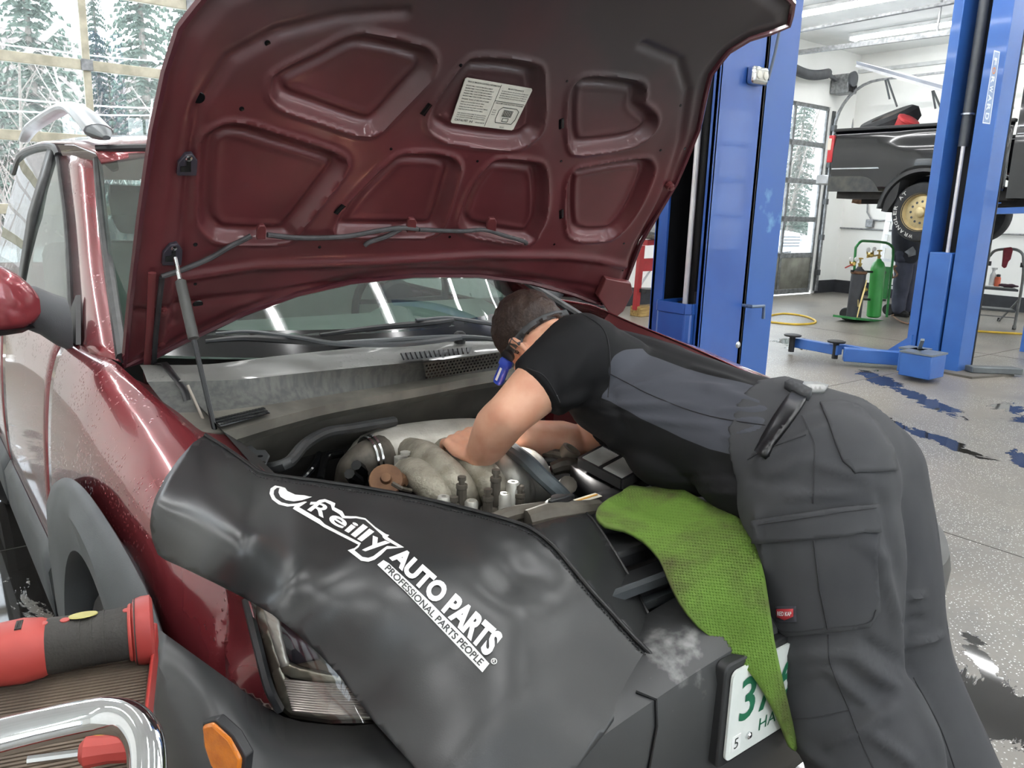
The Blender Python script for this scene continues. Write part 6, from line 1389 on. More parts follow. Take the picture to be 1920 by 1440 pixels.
pocket([(1463, 1139), (1492, 1138), (1492, 1152), (1478, 1159), (1464, 1154)], 'brand_label', .0105, mat('label_red', 'b8333a', .6), 6)
t_ = MB()
vs_, fs_ = text_mesh('RED KAP', bold=.02); t_.add([(hit(p_tree, 1466 + 24 * x, 1150.5 - 8 * y - .3 * x, .0112) or KT(1466, 1150, 1.2)) for x, y in vs_], fs_); t_.build('label_print', M_print, man, smooth=False)
# waistband, belt and loop
M_belt = mat('black_leather', '1b1c1e', .3, col2='242529', scale=18)
pocket([(1420, 850), (1430, 824), (1450, 788), (1474, 752), (1490, 733), (1516, 744), (1500, 772), (1480, 800), (1456, 832), (1434, 858)], 'belt', .008, M_belt, 8, both)
pocket([(1500, 736), (1506, 722), (1530, 722), (1552, 728), (1545, 738), (1520, 738)], 'belt', .007, mat('belt_grey', '8f908e', .35, col2='6e6f6e', scale=14), 8, both)  # paler grey stretch of the belt
pocket([(1470, 728), (1482, 722), (1522, 742), (1516, 752), (1500, 748)], 'belt_loop', .013, M_pant, 6, both)
# boots
for a_, s_ in ((ankL, 'l'), (ankR, 'r')):
    bt = MB(); limb(bt, [a_ + V(0, -.03, -.02), a_ + V(0, -.01, -.045), a_ + V(0, .1, -.055), a_ + V(0, .17, -.06)], [.062, .056, .046, .036]); bt.box(a_.x - .045, a_.x + .045, a_.y - .08, a_.y + .2, .0, .03)
    fuse(bt, .008, 4).build('boot', M_dark, man)
# ---- headlamp with strap round the head
h_tree = bvh_of(hair_m, body)
hlm = thing('headlamp', 'black head strap with a blue lamp at the temple worn by the man', 'headlamp', HC)
mb = MB()
up_e = [(1062, 580), (1028, 587), (995, 603), (966, 630), (944, 660)]; lo_e = [(1068, 590), (1033, 600), (1003, 616), (978, 641), (960, 668)]
U_ = catmull([Vector((a, b_, 0)) for a, b_ in up_e], 5); L_ = catmull([Vector((a, b_, 0)) for a, b_ in lo_e], 5)
rows = []
for k in range(4):
    row = []
    for a, c in zip(U_, L_):
        p = a.lerp(c, k / 3); h_ = hit(h_tree, p.x, p.y, .004); row.append(h_ if h_ else KT(p.x, p.y, 1.93))
    rows.append(row)
MB().loft(rows).build('strap', mat('strap_grey', '47484a', .6, col2='3c3d3f', scale=30), hlm, solid=.003, face=CAM)
pa = K(952, 668, x=HC.x - .095); MB().lathe([(.016, -.006), (.017, .004), (.01, .006)], pa, (pa - HC).normalized(), 16).build('pivot', M_blk, hlm)
pb_, pc_ = K(950, 677, x=pa.x), K(934, 716, x=pa.x - .004)
M_blue = mat('lamp_blue', '2b46b4', .4, col2='243ca0', scale=12)
dd = (pc_ - pb_).normalized(); ee = V(-1, -.3, 0).normalized(); ww = dd.cross(ee).normalized()
def lsec(t, w, h_): c = pb_.lerp(pc_, t); return [c + ww * (w * math.copysign(abs(cos(a)) ** .6, cos(a))) + ee * (h_ * math.copysign(abs(sin(a)) ** .6, sin(a))) for a in [2 * pi * i / 16 for i in range(16)]]
MB().loft([lsec(t, w, h_) for t, w, h_ in ((-.1, .012, .010), (0, .016, .013), (.2, .016, .013), (.22, .013, .011))], closed=True, caps=True).build('lamp_cap', M_blue, hlm)
MB().loft([lsec(t, w, h_) for t, w, h_ in ((.2, .012, .011), (.9, .0125, .012), (1.05, .010, .010))], closed=True, caps=True).build('lamp_body', M_blue, hlm)
st_ = MB(); c1 = pb_.lerp(pc_, .3) + ee * .0118; c2 = pb_.lerp(pc_, .88) + ee * .0126; st_.bar(c1, c2, .006, .001, up=tuple(ee)); st_.build('lamp_print', M_print, hlm)
ld = bpy.data.lights.new('lamp_beam', 'SPOT'); ld.energy = 9; ld.spot_size = rad(75); ld.spot_blend = .6; ld.shadow_soft_size = .012; ld.color = (1, .97, .92)
lo_ = bpy.data.objects.new('lamp_beam', ld); COL.objects.link(lo_); lo_.location = pc_ + dd * .02
aim = K(950, 845, z=.86) - lo_.location; lo_.rotation_euler = aim.to_track_quat('-Z', 'Y').to_euler()
setp(lo_, hlm)
# ================================================================ lift columns
M_lift = mat('lift_blue', '28559f', .38, col2='234a92', scale=3, coat=.25)
def worn_blue():
    m = mat('lift_blue_worn', '28559f', .4, col2='2c589a', scale=3); nt, p = nodes_of(m); N = nt.nodes.new; L = nt.links.new
    tc = N('ShaderNodeTexCoord'); g = N('ShaderNodeVectorMath'); g.operation = 'DISTANCE'; g.inputs[1].default_value = (.03, -.13, 1.42); L(tc.outputs['Object'], g.inputs[0])
    nz = N('ShaderNodeTexNoise'); nz.inputs['Scale'].default_value = 9; nz.inputs['Detail'].default_value = 6; L(tc.outputs['Object'], nz.inputs['Vector'])
    a = N('ShaderNodeMapRange'); a.inputs['From Min'].default_value = .05; a.inputs['From Max'].default_value = .25; a.inputs['To Min'].default_value = .55; a.inputs['To Max'].default_value = 0; L(g.outputs['Value'], a.inputs['Value'])
    ad = N('ShaderNodeMath'); ad.operation = 'ADD'; L(a.outputs['Result'], ad.inputs[0]); L(nz.outputs['Fac'], ad.inputs[1])
    st = N('ShaderNodeMapRange'); st.inputs['From Min'].default_value = .82; st.inputs['From Max'].default_value = 1.02; L(ad.outputs[0], st.inputs['Value'])
    mx = N('ShaderNodeMix'); mx.data_type = 'RGBA'; L(st.outputs['Result'], mx.inputs[0]); L(p.inputs['Base Color'].links[0].from_socket, mx.inputs[6]); mx.inputs[7].default_value = srgb('6fa6c8') + (1,)
    L(mx.outputs[2], p.inputs['Base Color']); return m
M_grease = mat('greasy_black', '1c1d20', .5, .2, col2='121316', scale=8)
M_liftl = mat('lift_blue_far', '3464ac', .4, col2='2e5aa0', scale=3, coat=.2)
ZTOP = 3.9
# nearest column, open towards the red car
xa, y0, y1 = 1.60, 1.52, 1.815
c1 = thing('lift_column', 'blue lift column beside the raised hood, open channel with a bright rod', 'lift column', (1.75, 1.67, 0))
MB().box(xa, 1.905, y0, y0 + .022, 0, ZTOP).build('side_plate', M_lift, c1, bevel=.004)
MB().box(xa, 1.905, y1 - .022, y1, 0, ZTOP).build('side_plate', M_lift, c1, bevel=.004)
MB().box(1.885, 1.905, y0, y1, 0, ZTOP).build('back_plate', M_grease, c1)
MB().box(xa, xa + .012, y0, y0 + .03, 0, ZTOP).build('channel_lip', M_lift, c1)
MB().box(xa, xa + .012, y1 - .07, y1, 0, ZTOP).build('channel_lip', M_lift, c1)
MB().box(1.645, 1.885, y1 - .03, y1 - .0225, 0, ZTOP).build('guide_liner', M_grease, c1); MB().box(1.645, 1.885, y0 + .0225, y0 + .03, 0, ZTOP).build('guide_liner', M_grease, c1)
MB().tube([(1.66, 1.66, .5), (1.66, 1.66, 3.4)], .0125, 10).build('lift_rod', mat('bright_rod', 'f0eeee', .3, .3), c1)
MB().tube([(1.79, 1.72, .5), (1.79, 1.72, 3.6)], .03, 12).build('cylinder', M_grease, c1); MB().tube([(1.76, 1.61, .5), (1.76, 1.61, 3.6)], .012, 8).build('cable', M_grease, c1)
zt_ = K(1270, 568, x=1.575).z
car_ = MB(); pr_ = [(1.56, 1.575), (1.56, 1.73), (1.58, 1.752), (1.86, 1.752), (1.86, 1.555), (1.58, 1.555)]
car_.prism([V(a, b_, .12) for a, b_ in pr_], (0, 0, zt_ - .16)); car_.build('carriage', M_lift, c1, bevel=.006)
w_ = MB()
for p, q in zip(pr_, pr_[1:] + pr_[:1]): w_.bar(V(*p, zt_ - .02), V(*q, zt_ - .02), .008, .045)
w_.build('carriage_rim', M_lift, c1)
MB().lathe([(.03, 0), (.03, .03), (.02, .035)], (1.70, 1.70, zt_ - .04), (0, 0, 1), 14).build('pulley', M_grease, c1)
MB().tube([(1.64, 1.585, zt_ - .04), (1.64, 1.585, zt_ + .05)], .008, 8).build('stud', M_grease, c1)
MB().box(1.55, 2.2, 1.40, 1.95, 0, .02).build('base_plate', M_lift, c1)
q = K(1424, 142, y=y0 - .03)
wl = thing('work_light', 'small silver twin lens light fixed high on the blue lift column', 'light', q)
MB().box(q.x - .052, q.x + .052, q.y - .012, q.y + .03, q.z - .036, q.z + .036).build('case', M_chrome, wl, bevel=.012)
MB().box(q.x - .04, q.x + .04, q.y - .015, q.y - .01, q.z - .024, q.z + .024).build('lens_plate', mat('lens_grey', 'b9b8b0', .3), wl, bevel=.003)
for dx in (-.022, .022): MB().lathe([(.017, 0), (.016, .004), (.008, .007)], (q.x + dx, q.y - .015, q.z), (0, -1, 0), 16).build('lens', mat('lens_clear', 'd2d0c4', .15), wl)
# second column standing back to back with it
c2 = thing('lift_column', 'blue lift column back to back with the nearest one, paint worn to pale blue', 'lift column', (2.02, 1.67, 0))
MB().box(1.915, 2.14, y0 + .012, y0 + .03, .02, ZTOP).build('side_plate', worn_blue(), c2, bevel=.003)
MB().box(1.915, 2.14, y1 - .03, y1, .02, ZTOP).build('side_plate', M_lift, c2, bevel=.003); MB().box(1.915, 1.93, y0 + .012, y1, .02, ZTOP).build('back_plate', M_lift, c2)
hk_ = K(1400, 572, y=y0)
MB().tube([V(hk_.x - .03, y0 + .012, hk_.z), V(hk_.x - .03, y0 - .05, hk_.z), V(hk_.x + .06, y0 - .05, hk_.z - .002), V(hk_.x + .062, y0 - .052, hk_.z - .06)], .008, 8).build('hook', mat('hook_grey', '6f7f96', .4, .4), c2)
hb = K(1380, 646, y=y0 + .01); MB().lathe([(.018, 0), (.018, .008), (.012, .016), (.004, .018)], hb, (0, -1, 0), 14).build('bolt', M_silver, c2)
tag(MB().tube([K(a, b_, y=y0 - .02) for a, b_ in ((1448, 0), (1462, 40), (1455, 90), (1440, 150))], .006, 6, smooth=4).build('loose_cable', mat('grey_cable', '5a6472', .6)), 'thin grey cable hanging down beside the blue lift column', 'cable')
# far column with its arms folded on the floor
XF = 6.78
ya = K(1722, 480, x=XF).y; yb2 = K(1828, 480, x=XF).y; yl = K(1740, 480, x=XF).y; yr2 = K(1790, 480, x=XF).y
c3 = thing('lift_column', 'far blue lift column with sign, its arms lowered to the floor', 'lift column', (XF + .2, (ya + yb2) / 2, 0))
MB().box(XF, XF + .34, yl, ya, 0, ZTOP).build('side_plate', M_liftl, c3, bevel=.006); MB().box(XF, XF + .30, yb2, yr2, 0, ZTOP).build('side_plate', M_liftl, c3, bevel=.006)
MB().box(XF + .28, XF + .32, yb2, ya, 0, ZTOP).build('back_plate', M_grease, c3)
zc_ = K(1760, 473, x=XF).z
MB().box(XF - .02, XF + .24, yr2 + .02, yl - .02, .1, zc_).build('carriage', M_liftl, c3, bevel=.01)
ym = (yl + yr2) / 2 - .01
MB().tube([(XF + .1, ym, zc_ - .02), (XF + .1, ym, 2.1)], .018, 10).build('lift_rod', mat('bright_rod', ''), c3); MB().tube([(XF + .14, ym + .02, 2.1), (XF + .14, ym + .02, 3.9)], .045, 12).build('cylinder', mat('cylinder_grey', '55585c', .5, .3), c3)
MB().lathe([(.06, 0), (.06, .015)], (XF + .14, ym + .02, K(1815, 212, x=XF).z), (0, 0, 1), 14).build('clamp_ring', M_silver, c3)
bp_ = MB().prism([V(XF - .15, yb2 - .2, 0), V(XF + .4, yb2 - .35, 0), V(XF + .5, ya + .1, 0), V(XF - .1, ya + .1, 0)], (0, 0, .02)).build('base_plate', mat('rusty_plate', '6b6760', .7, .3), c3)
kk_ = K(1800, 685, z=.01); MB().prism([V(XF + .05, yb2 - .12, .02), V(XF + .40, yb2 - .42, .02), V(XF + .46, yb2 - .3, .02), V(XF + .1, yb2 - .02, .02)], (0, 0, .06)).build('ramp_foot', mat('foot_grey', '63686a', .5, .2), c3, bevel=.008)
# sign strip
sg = [K(a, b_, x=XF - .004) for a, b_ in ((1842, 231), (1856, 233), (1875, 97), (1864, 94))]
sgn_ = MB().prism(sg, (.003, 0, 0)).build('sign', mat('sign_white', 'dfe8f2', .5), c3)
sg2 = [K(a, b_, x=XF - .0055) for a, b_ in ((1843.5, 229), (1855, 230.5), (1873.5, 99), (1865, 96.5))]
MB().prism(sg2, (.002, 0, 0)).build('sign_ground', mat('sign_blue', '8fa3c4', .5), sgn_)
tt = MB()
for i, ch in enumerate(('D', 'R', 'A', 'W', 'R', 'O', 'F')):
    f0 = .04 + i * .13; f1 = f0 + .10
    A0 = V(*sg2[0]).lerp(V(*sg2[3]), f0); B0 = V(*sg2[1]).lerp(V(*sg2[2]), f0); A1 = V(*sg2[0]).lerp(V(*sg2[3]), f1); B1 = V(*sg2[1]).lerp(V(*sg2[2]), f1)
    q4 = [A1.lerp(B1, .2), A0.lerp(B0, .2), A0.lerp(B0, .8), A1.lerp(B1, .8)]
    t1 = MB(); put_text(t1, ch, q4, V(-.002, 0, 0), .03); t1.build('sign_letter', mat('sign_orange', 'd08a5a', .5) if i == 5 else mat('sign_white', ''), sgn_, smooth=False)
# swing arms
def arm(pts, w, hgt, z, name='swing_arm'): return MB().bar(V(pts[0].x, pts[0].y, z), V(pts[1].x, pts[1].y, z), w, hgt).build(name, M_liftl, c3, bevel=.006)
a0 = K(1720, 672, z=.12); a1 = K(1582, 662, z=.12); a2 = K(1575, 655, z=.12); a3 = K(1491, 640, z=.12)
am = arm([a0, a1], .11, .13, .11); arm([a2, a3], .085, .10, .11)
b0_ = K(1688, 665, z=.14); b1_ = K(1575, 647, z=.14); arm([b0_, b1_], .06, .05, .13)
for (px_, py_), zz in (((1486, 633), .2), ((1568, 645), .2)):
    pd = K(px_, py_, z=.17); p_ = MB(); p_.lathe([(.03, .02), (.03, .17), (.035, .18)], (pd.x, pd.y, 0), (0, 0, 1), 12); p_.build('pad_post', M_dark, c3)
    MB().lathe([(.02, 0), (.085, .005), (.09, .02), (.07, .026), (.0, .02)], (pd.x, pd.y, .18), (0, 0, 1), 18).build('lift_pad', M_dark, c3)
for px_, py_, w_ in ((1732, 662, .14), (1716, 655, .1)):
    q = K(px_, py_, z=.25); MB().box(q.x - w_, q.x + w_, q.y - w_, q.y + w_, .04, .25).build('arm_knuckle', M_liftl, c3, bevel=.01); MB().box(q.x - w_ * 1.05, q.x + w_ * 1.05, q.y - w_ * 1.05, q.y + w_ * 1.05, .25, .265).build('knuckle_cap', mat('worn_steel', '7f8890', .4, .5), c3)
q = K(1706, 655, z=.2); MB().prism([V(q.x, q.y, .1), V(q.x + .05, q.y + .3, .1), V(q.x, q.y, .34)], (.03, 0, 0)).build('gusset', M_liftl, c3)
MB().bar(K(1723, 657, z=.25), K(1730, 637, z=.4), .03, .02).build('latch_lever', mat('worn_steel', ''), c3)
# ================================================================ black pickup on the next lift
XT = 9.1
M_trk = mat('black_truck_paint', '0d0f13', .16, .1, col2='111318', scale=3, coat=.8); M_trkd = mat('truck_underside', '232325', .8, col2='3a3733', scale=6)
M_rocker = mat('dusty_black', '3b3d40', .6, col2='54554f', scale=9, aniso=(6, 1, 1))
tk = thing('pickup_truck', 'black pickup raised on a lift, bed with a lifted cover and a loose wheel', 'pickup truck', (10, 3, 0))
def T(px, py, dx=0): p = K(px, py, x=XT + dx); return p
zl = T(1600, 245).z
YR = T(1556, 300).y; Yc = T(1893, 300).y
wz = T(1725, 398).z; wy = T(1727, 398).y
# side panels with a wheel opening
for X, s_ in ((XT, 1), (XT + 1.9, -1)):
    rows = []; N_ = 44; zsill = T(1600, 358).z
    for i in range(N_ + 1):
        Y = YR - .02 + (Yc + .03 - YR) * i / N_; d = .50 ** 2 - (Y - wy) ** 2
        zb = max(zsill, wz + math.sqrt(d)) if d > 0 else zsill
        prof = [(0.02, zl), (-.0, zl - .03), (-.012, zl - .12), (-.03, zl - .25), (-.03, zl - .42), (-.02, zl - .52), (.0, zsill)]
        prof = [(x, z) for x, z in prof if z > zb + .01] + [(-.0, zb)]
        fl_ = .05 * math.exp(-((Y - wy) / .55) ** 4) if True else 0
        rows.append(resample([V(X + s_ * (x - fl_ * sm(zl - .05, zl - .4, z)), Y, z) for x, z in prof], 14))
    MB().loft(rows).build('bed_side', M_trk, tk, solid=.02)
    zz_ = T(1600, 316).z
    MB().box(X - .035 if s_ > 0 else X + .0, X + .0 if s_ > 0 else X + .035, wy + .5, YR - .06, zz_ - .008, zz_ + .008).build('side_moulding', M_silver, tk)
    MB().box(min(X - s_ * .015, X), max(X - s_ * .015, X), wy + .48, YR - .02, zsill - .01, zz_ - .05).build('rocker_panel', M_rocker, tk)
    MB().box(X - .02, X + .06, Yc, YR - .02, zl - .005, zl + .035).build('bed_rail', M_blk, tk, bevel=.01)
MB().box(XT, XT + 1.9, YR - .06, YR, zl - .55, zl - .02).build('tailgate', M_trk, tk, bevel=.015)
tl2 = MB().box(XT - .04, XT + .07, YR - .05, YR + .03, T(1560, 305).z, T(1560, 254).z).build('tail_light', mat('tail_red', 'c62b33', .25, coat=.5), tk, bevel=.012)
MB().box(XT - .045, XT + .06, YR - .02, YR + .035, T(1560, 282).z, T(1560, 260).z).build('reverse_lens', mat('tail_white', 'e8dccb', .3), tl2, bevel=.008)
MB().box(XT - .03, XT + 1.95, YR - .02, YR + .16, T(1545, 346).z, T(1545, 328).z).build('rear_bumper', M_silver, tk, bevel=.015)
MB().box(XT + .1, XT + 1.8, Yc, YR - .1, T(1600, 372).z, T(1600, 350).z).build('bed_underside', M_trkd, tk)
MB().box(XT + .4, XT + .52, -1.5, YR - .3, wz + .1, wz + .28).build('frame_rail', M_trkd, tk); MB().box(XT + 1.4, XT + 1.52, -1.5, YR - .3, wz + .1, wz + .28).build('frame_rail', M_trkd, tk)
hz_ = T(1570, 372).z
MB().tube([V(XT + .9, YR - .6, hz_), V(XT + .9, YR + .02, hz_ - .02), V(XT + .9, YR + .1, hz_ - .01)], [.04, .035, .03], 8).build('tow_hitch', M_rust, tk)
MB().lathe([(.025, 0), (.02, .05), (.03, .08), (.01, .1)], (XT + .9, YR + .1, hz_ - .04), (0, 0, 1), 10).build('tow_ball', M_rust, tk)
MB().tube([V(XT + .2, wy, wz), V(XT + 1.7, wy, wz)], .06, 10).build('rear_axle', M_trkd, tk); ellip(MB(), (XT + .95, wy, wz), .16, .18, .17).build('differential', M_trkd, tk)
fp = [T(a, b_, -.06) for a, b_ in ((1684, 325), (1690, 330), (1683, 362), (1680, 372), (1662, 398), (1652, 396), (1654, 388), (1670, 350))]
MB().prism(fp, (.24, 0, 0)).build('mud_flap', M_blk, tk)
# wheel arch flare
MB().loft([[V(XT - .05 - .04 * k, wy + r_ * cos(a), wz + r_ * sin(a)) for a in [pi * (.02 + .96 * i / 24) for i in range(25)]] for k, r_ in ((0, .56), (.6, .53), (1, .49), (.2, .47))]).build('arch_flare', M_blk, tk, solid=.01)
MB().loft([[V(XT + x, wy + .49 * cos(a), wz + .49 * sin(a)) for a in [pi * i / 16 for i in range(17)]] for x in (-.02, .35)]).build('wheel_liner', M_trkd, tk)
M_tyre = mat('tyre_rubber', '242629', .75, col2='2e3033', scale=14); M_gold = mat('gold_rim', 'c9b98f', .35, .6, col2='b3a27a', scale=12)
RW_ = (T(1715, 345).z - T(1715, 458).z) / 2 + .0
for X, s_ in ((XT + .09, -1), (XT + 1.72, 1)):
    wsh = MB().lathe([(.22, -.13), (RW_ * .8, -.14), (RW_ * .96, -.12), (RW_, -.08), (RW_, .08), (RW_ * .96, .12), (RW_ * .8, .14), (.22, .13)], (X, wy, wz), (1, 0, 0), 40, caps=False).build('rear_wheel', M_tyre, tk)
    fx_ = X + s_ * .13
    MB().lathe([(.235, .01), (.225, -.01), (.20, -.05), (.15, -.045), (.07, -.03), (.06, .01), (.05, .015), (.0, .015)], (fx_, wy, wz), (s_, 0, 0), 32, caps=False).build('rim', M_gold, wsh)
    for k in range(12):
        a = 2 * pi * k / 12; MB().lathe([(.016, 0), (.015, .004), (.0, .004)], (fx_ + s_ * -.042, wy + .13 * cos(a), wz + .13 * sin(a)), (s_, 0, 0), 10).build('rim_hole', M_blkg, wsh)
    if s_ < 0:
        for i, ch in enumerate('WRANGLER AT'):
            if ch == ' ': continue
            a = rad(-78 + i * 12.5); r0, r1 = RW_ * .76, RW_ * .88; da = rad(5)
            def pol(r, aa): return V(fx_ - .018, wy - r * sin(aa) * -1 * 0 + r * cos(aa), wz + r * sin(aa))
            # letters run round the tyre wall
            q4 = [pol(r0, a - da), pol(r0, a + da), pol(r1, a + da), pol(r1, a - da)]
            t1 = MB(); put_text(t1, ch, q4, V(-.004, 0, 0), .02); t1.build('tyre_letter', mat('tyre_letter_white', 'c9c9c6', .6), wsh, smooth=False)
# cab end
cb = []
for Y in (Yc - .03, Yc - 1.2):
    cb.append([V(XT - .02, Y, T(1900, 372).z), V(XT - .03, Y, zl - .3), V(XT - .01, Y, zl + .02), V(XT + .12, Y + .05, zl + .55), V(XT + .3, Y + .05, zl + .62), V(XT + 1.6, Y + .05, zl + .62), V(XT + 1.78, Y + .05, zl + .55), V(XT + 1.92, Y, zl + .02), V(XT + 1.92, Y, T(1900, 372).z)])
MB().loft(cb, caps=True).build('cab', M_trk, tk)
for zz_ in (zl - .06, zl - .14): MB().bar(V(XT - .035, Yc - .05, zz_), V(XT - .035, Yc - 1.2, zz_), .006, .008).build('cab_trim', M_silver, tk)
# lift arm under the cab
la = [K(a, b_, x=XT - .1) for a, b_ in ((1862, 396), (1990, 392))]
ar_ = MB().bar(la[0], la[1], .1, .07); ar_.lathe([(.04, -.03), (.04, .08), (.07, .09), (.07, .1)], la[0], (0, 0, 1), 12); ar_.bar(la[1], V(la[1].x, la[1].y, 0), .25, .25)
tag(ar_.build('lift_arm', M_liftl), 'blue lift arm holding the black pickup beside its far tyre', 'lift arm')
# bed cover tilted up on struts
ce = [K(a, b_, x=XT + .1) for a, b_ in ((1604, 122), (1618, 119), (1790, 170), (1790, 180))]
cvr = MB(); A1, A2 = K(1606, 124, x=XT + .15), K(1800, 180, x=XT + .15)
cvr.hexa([A1, A1 + V(1.6, 0, 0), A2 + V(1.6, 0, 0), A2, A1 + V(0, .02, .07), A1 + V(1.6, .02, .07), A2 + V(1.6, .02, .07), A2 + V(0, .02, .07)])
cvo = cvr.build('bed_cover', mat('cover_silver', '9aa0ab', .35, .4), tk, bevel=.01)
MB().bar(A1 + V(-.005, 0, .005), A2 + V(-.005, 0, .005), .02, .03).build('cover_edge', mat('cover_bright', 'e8eaee', .4), cvo)
for (pt, pb) in (((1660, 150), (1668, 186)), ((1664, 148), (1682, 200)), ((1748, 170), (1754, 204)), ((1750, 170), (1764, 203))):
    MB().tube([K(*pt, x=XT + .16), K(*pb, x=XT + .2)], .012, 6).build('cover_strut', M_clad, cvo)
# loose wheel and red cooler in the bed
wc = K(1668, 222, x=XT + .6); ax_ = V(-.35, .25, .9).normalized()
lw = thing('spare_wheel', 'worn loose wheel lying tilted in the black pickup bed', 'wheel', wc - V(0, 0, .35))
MB().lathe([(.2, -.1), (.33, -.11), (.39, -.06), (.39, .06), (.33, .11), (.2, .1)], wc - V(0, 0, .06), ax_, 30, caps=False).build('tyre', M_tyre, lw)
MB().lathe([(.21, .1), (.2, .02), (.08, .0), (.05, .04), (0, .04)], wc - V(0, 0, .06), ax_, 26, caps=False).build('rim', mat('dull_rim', '8b8784', .4, .6), lw)
rc_ = K(1700, 228, x=XT + .35)
rb_ = MB(); rb_.lathe([(.10, -.2), (.13, .02), (.14, .03), (.14, .06), (.12, .07), (.0, .07)], rc_ - V(0, 0, .02), V(-.1, -.5, .8), 18)
tag(rb_.build('red_bucket', mat('bucket_red', 'd2484c', .45)), 'red plastic bucket leaning on the loose wheel in the pickup bed', 'bucket')
# ================================================================ gas welding cart
gc = K(1632, 598, z=0)
def G(px, py, dy=0): return K(px, py, y=gc.y + dy)
M_gg = mat('cart_green', '2f7d42', .4, col2='28703a', scale=5)
wcart = thing('cylinder_cart', 'green two wheel cart carrying the gas cylinders', 'cart', gc)
MB().tube([G(1598, 590), G(1601, 520), G(1604, 470), G(1606, 462), G(1614, 453), G(1625, 452), G(1660, 455), G(1672, 462), G(1675, 472), G(1672, 505), G(1666, 560), G(1662, 598)], .018, 8, smooth=3).build('frame', M_gg, wcart)
q0 = G(1580, 597); q1 = G(1652, 604)
MB().bar(q0 + V(0, -.02, .02), q1 + V(0, -.02, .02), .34, .03).build('base', M_gg, wcart)
for px_, py_ in ((1586, 588), (1664, 594)):
    w0 = G(px_, py_, .1); MB().lathe([(.03, -.03), (.08, -.03), (.09, 0), (.08, .03), (.03, .03)], V(w0.x, w0.y, .092), (1, .2, 0), 16).build('wheel', M_dark, wcart)
MB().bar(G(1655, 560, .06), G(1662, 500, .06), .02, .12).build('tool_box', M_gg, wcart)
for py_ in (511, 563): MB().bar(G(1596, py_ - 3, -.02), G(1660, py_, -.02), .02, .03).build('strap_bar', M_blk, wcart)
def cyl(name, lab, top, bot, r, m, neck, label_h):
    a = G(*bot, -.05); b_ = G(*top, -.05); b_ = V(a.x + (b_.x - a.x), a.y, b_.z); a.z = .035; t = thing(name, lab, 'gas cylinder', a); L_ = (b_ - a).length; d = (b_ - a).normalized()
    MB().lathe([(r * .8, 0), (r, .02), (r, L_ * label_h), (r * .97, L_ * (label_h + .03)), (r * .75, L_ * .93), (r * .4, L_ * .97), (r * .3, L_)], a, d, 22).build('bottle', m, t)
    MB().lathe([(.02, 0), (.022, .03), (.03, .035), (.03, .045), (.012, .05), (.012, .1), (.035, .105), (.035, .12), (.01, .125)], b_, d, 12).build('valve', mat('brass', 'b39a55', .35, .8), t)
    return t, b_
t1, gb = cyl('gas_cylinder', 'bright green gas cylinder on the welding cart', (1648, 485), (1637, 600), .098, mat('cylinder_green', '3a9646', .35, col2='348a40', scale=4, coat=.3), 0, .82)
t2, bbk = cyl('gas_cylinder', 'black gas cylinder left of the green one', (1612, 500), (1600, 596), .098, mat('cylinder_black', '34363b', .5, col2='2c2e32', scale=7), 0, .9)
MB().lathe([(.1, 0), (.108, .01), (.108, .03), (.1, .04)], bbk - V(0, 0, .1), (0, 0, 1), 20).build('collar', M_rust, t2)
def gauge(parent, px, py, m=None):
    c = G(px, py, -.1); MB().lathe([(.03, 0), (.03, .02), (.024, .022), (.0, .022)], c, (-.35, -.93, 0), 16).build('gauge', mat('gauge_white', 'dcdcd8', .3), parent)
    MB().tube([c + V(0, .01, 0), c + V(.04, .02, -.06)], .01, 6).build('gauge_stem', mat('brass', ''), parent)
for px_, py_ in ((1627, 468), (1638, 467)): gauge(t1, px_, py_)
for px_, py_ in ((1595, 486), (1605, 486)): gauge(t2, px_, py_)
MB().lathe([(.02, -.04), (.035, -.03), (.035, .03), (.02, .04)], G(1632, 478, -.09), (-.4, -.9, .1), 12).build('regulator', mat('brass', ''), t1); MB().tube([G(1626, 482, -.09), G(1650, 478, -.06)], .012, 6).build('regulator_pipe', mat('brass', ''), t1)
MB().lathe([(.02, -.03), (.03, -.02), (.03, .02), (.02, .03)], G(1599, 495, -.09), (-.4, -.9, .1), 12).build('regulator', mat('brass', ''), t2); MB().tube([G(1585, 502, -.1), G(1598, 496, -.1)], .01, 6).build('red_outlet', M_tred, t2)
tch = thing('cutting_torch', 'brass cutting torch leaning between the two gas cylinders', 'torch', G(1607, 596, -.17))
tp = [G(1625, 525, -.17), G(1620, 545, -.17), G(1613, 570, -.17), G(1607, 595, -.17)]
MB().tube(tp, [.008, .014, .012, .008], 8).build('torch_body', mat('brass_pale', 'd8c487', .35, .6), tch); MB().tube([G(1609, 562, -.18), G(1609, 575, -.18)], .008, 6).build('lever', mat('brass_pale', ''), tch)
MB().lathe([(.012, -.02), (.03, 0), (.012, .02)], G(1624, 543, -.17), (0, -1, 0), 10).build('torch_valve', mat('brass', ''), tch)
MB().tube([G(1604, 597, -.17), G(1612, 597, -.17)], .012, 6).build('torch_tip', mat('brass_pale', ''), tch)
tag(MB().tube([G(1675, 510, .02) + V(.08 * cos(a), .03 * sin(3 * a), .09 * sin(a)) for a in [i * pi / 9 for i in range(30)]], .014, 6).build('coiled_hose', mat('hose_brown', '8a6a55', .6)), 'brown coiled gas hose hung on the welding cart handle', 'hose')
fr0 = [K(a, b_, z=.02) for a, b_ in ((1672, 592), (1690, 583), (1712, 583), (1712, 605), (1692, 604), (1676, 594))]
tag(MB().tube(fr0, .012, 6, smooth=4).build('floor_hose', mat('hose_brown', '')), 'brown hose looped on the floor behind the far lift column', 'hose')
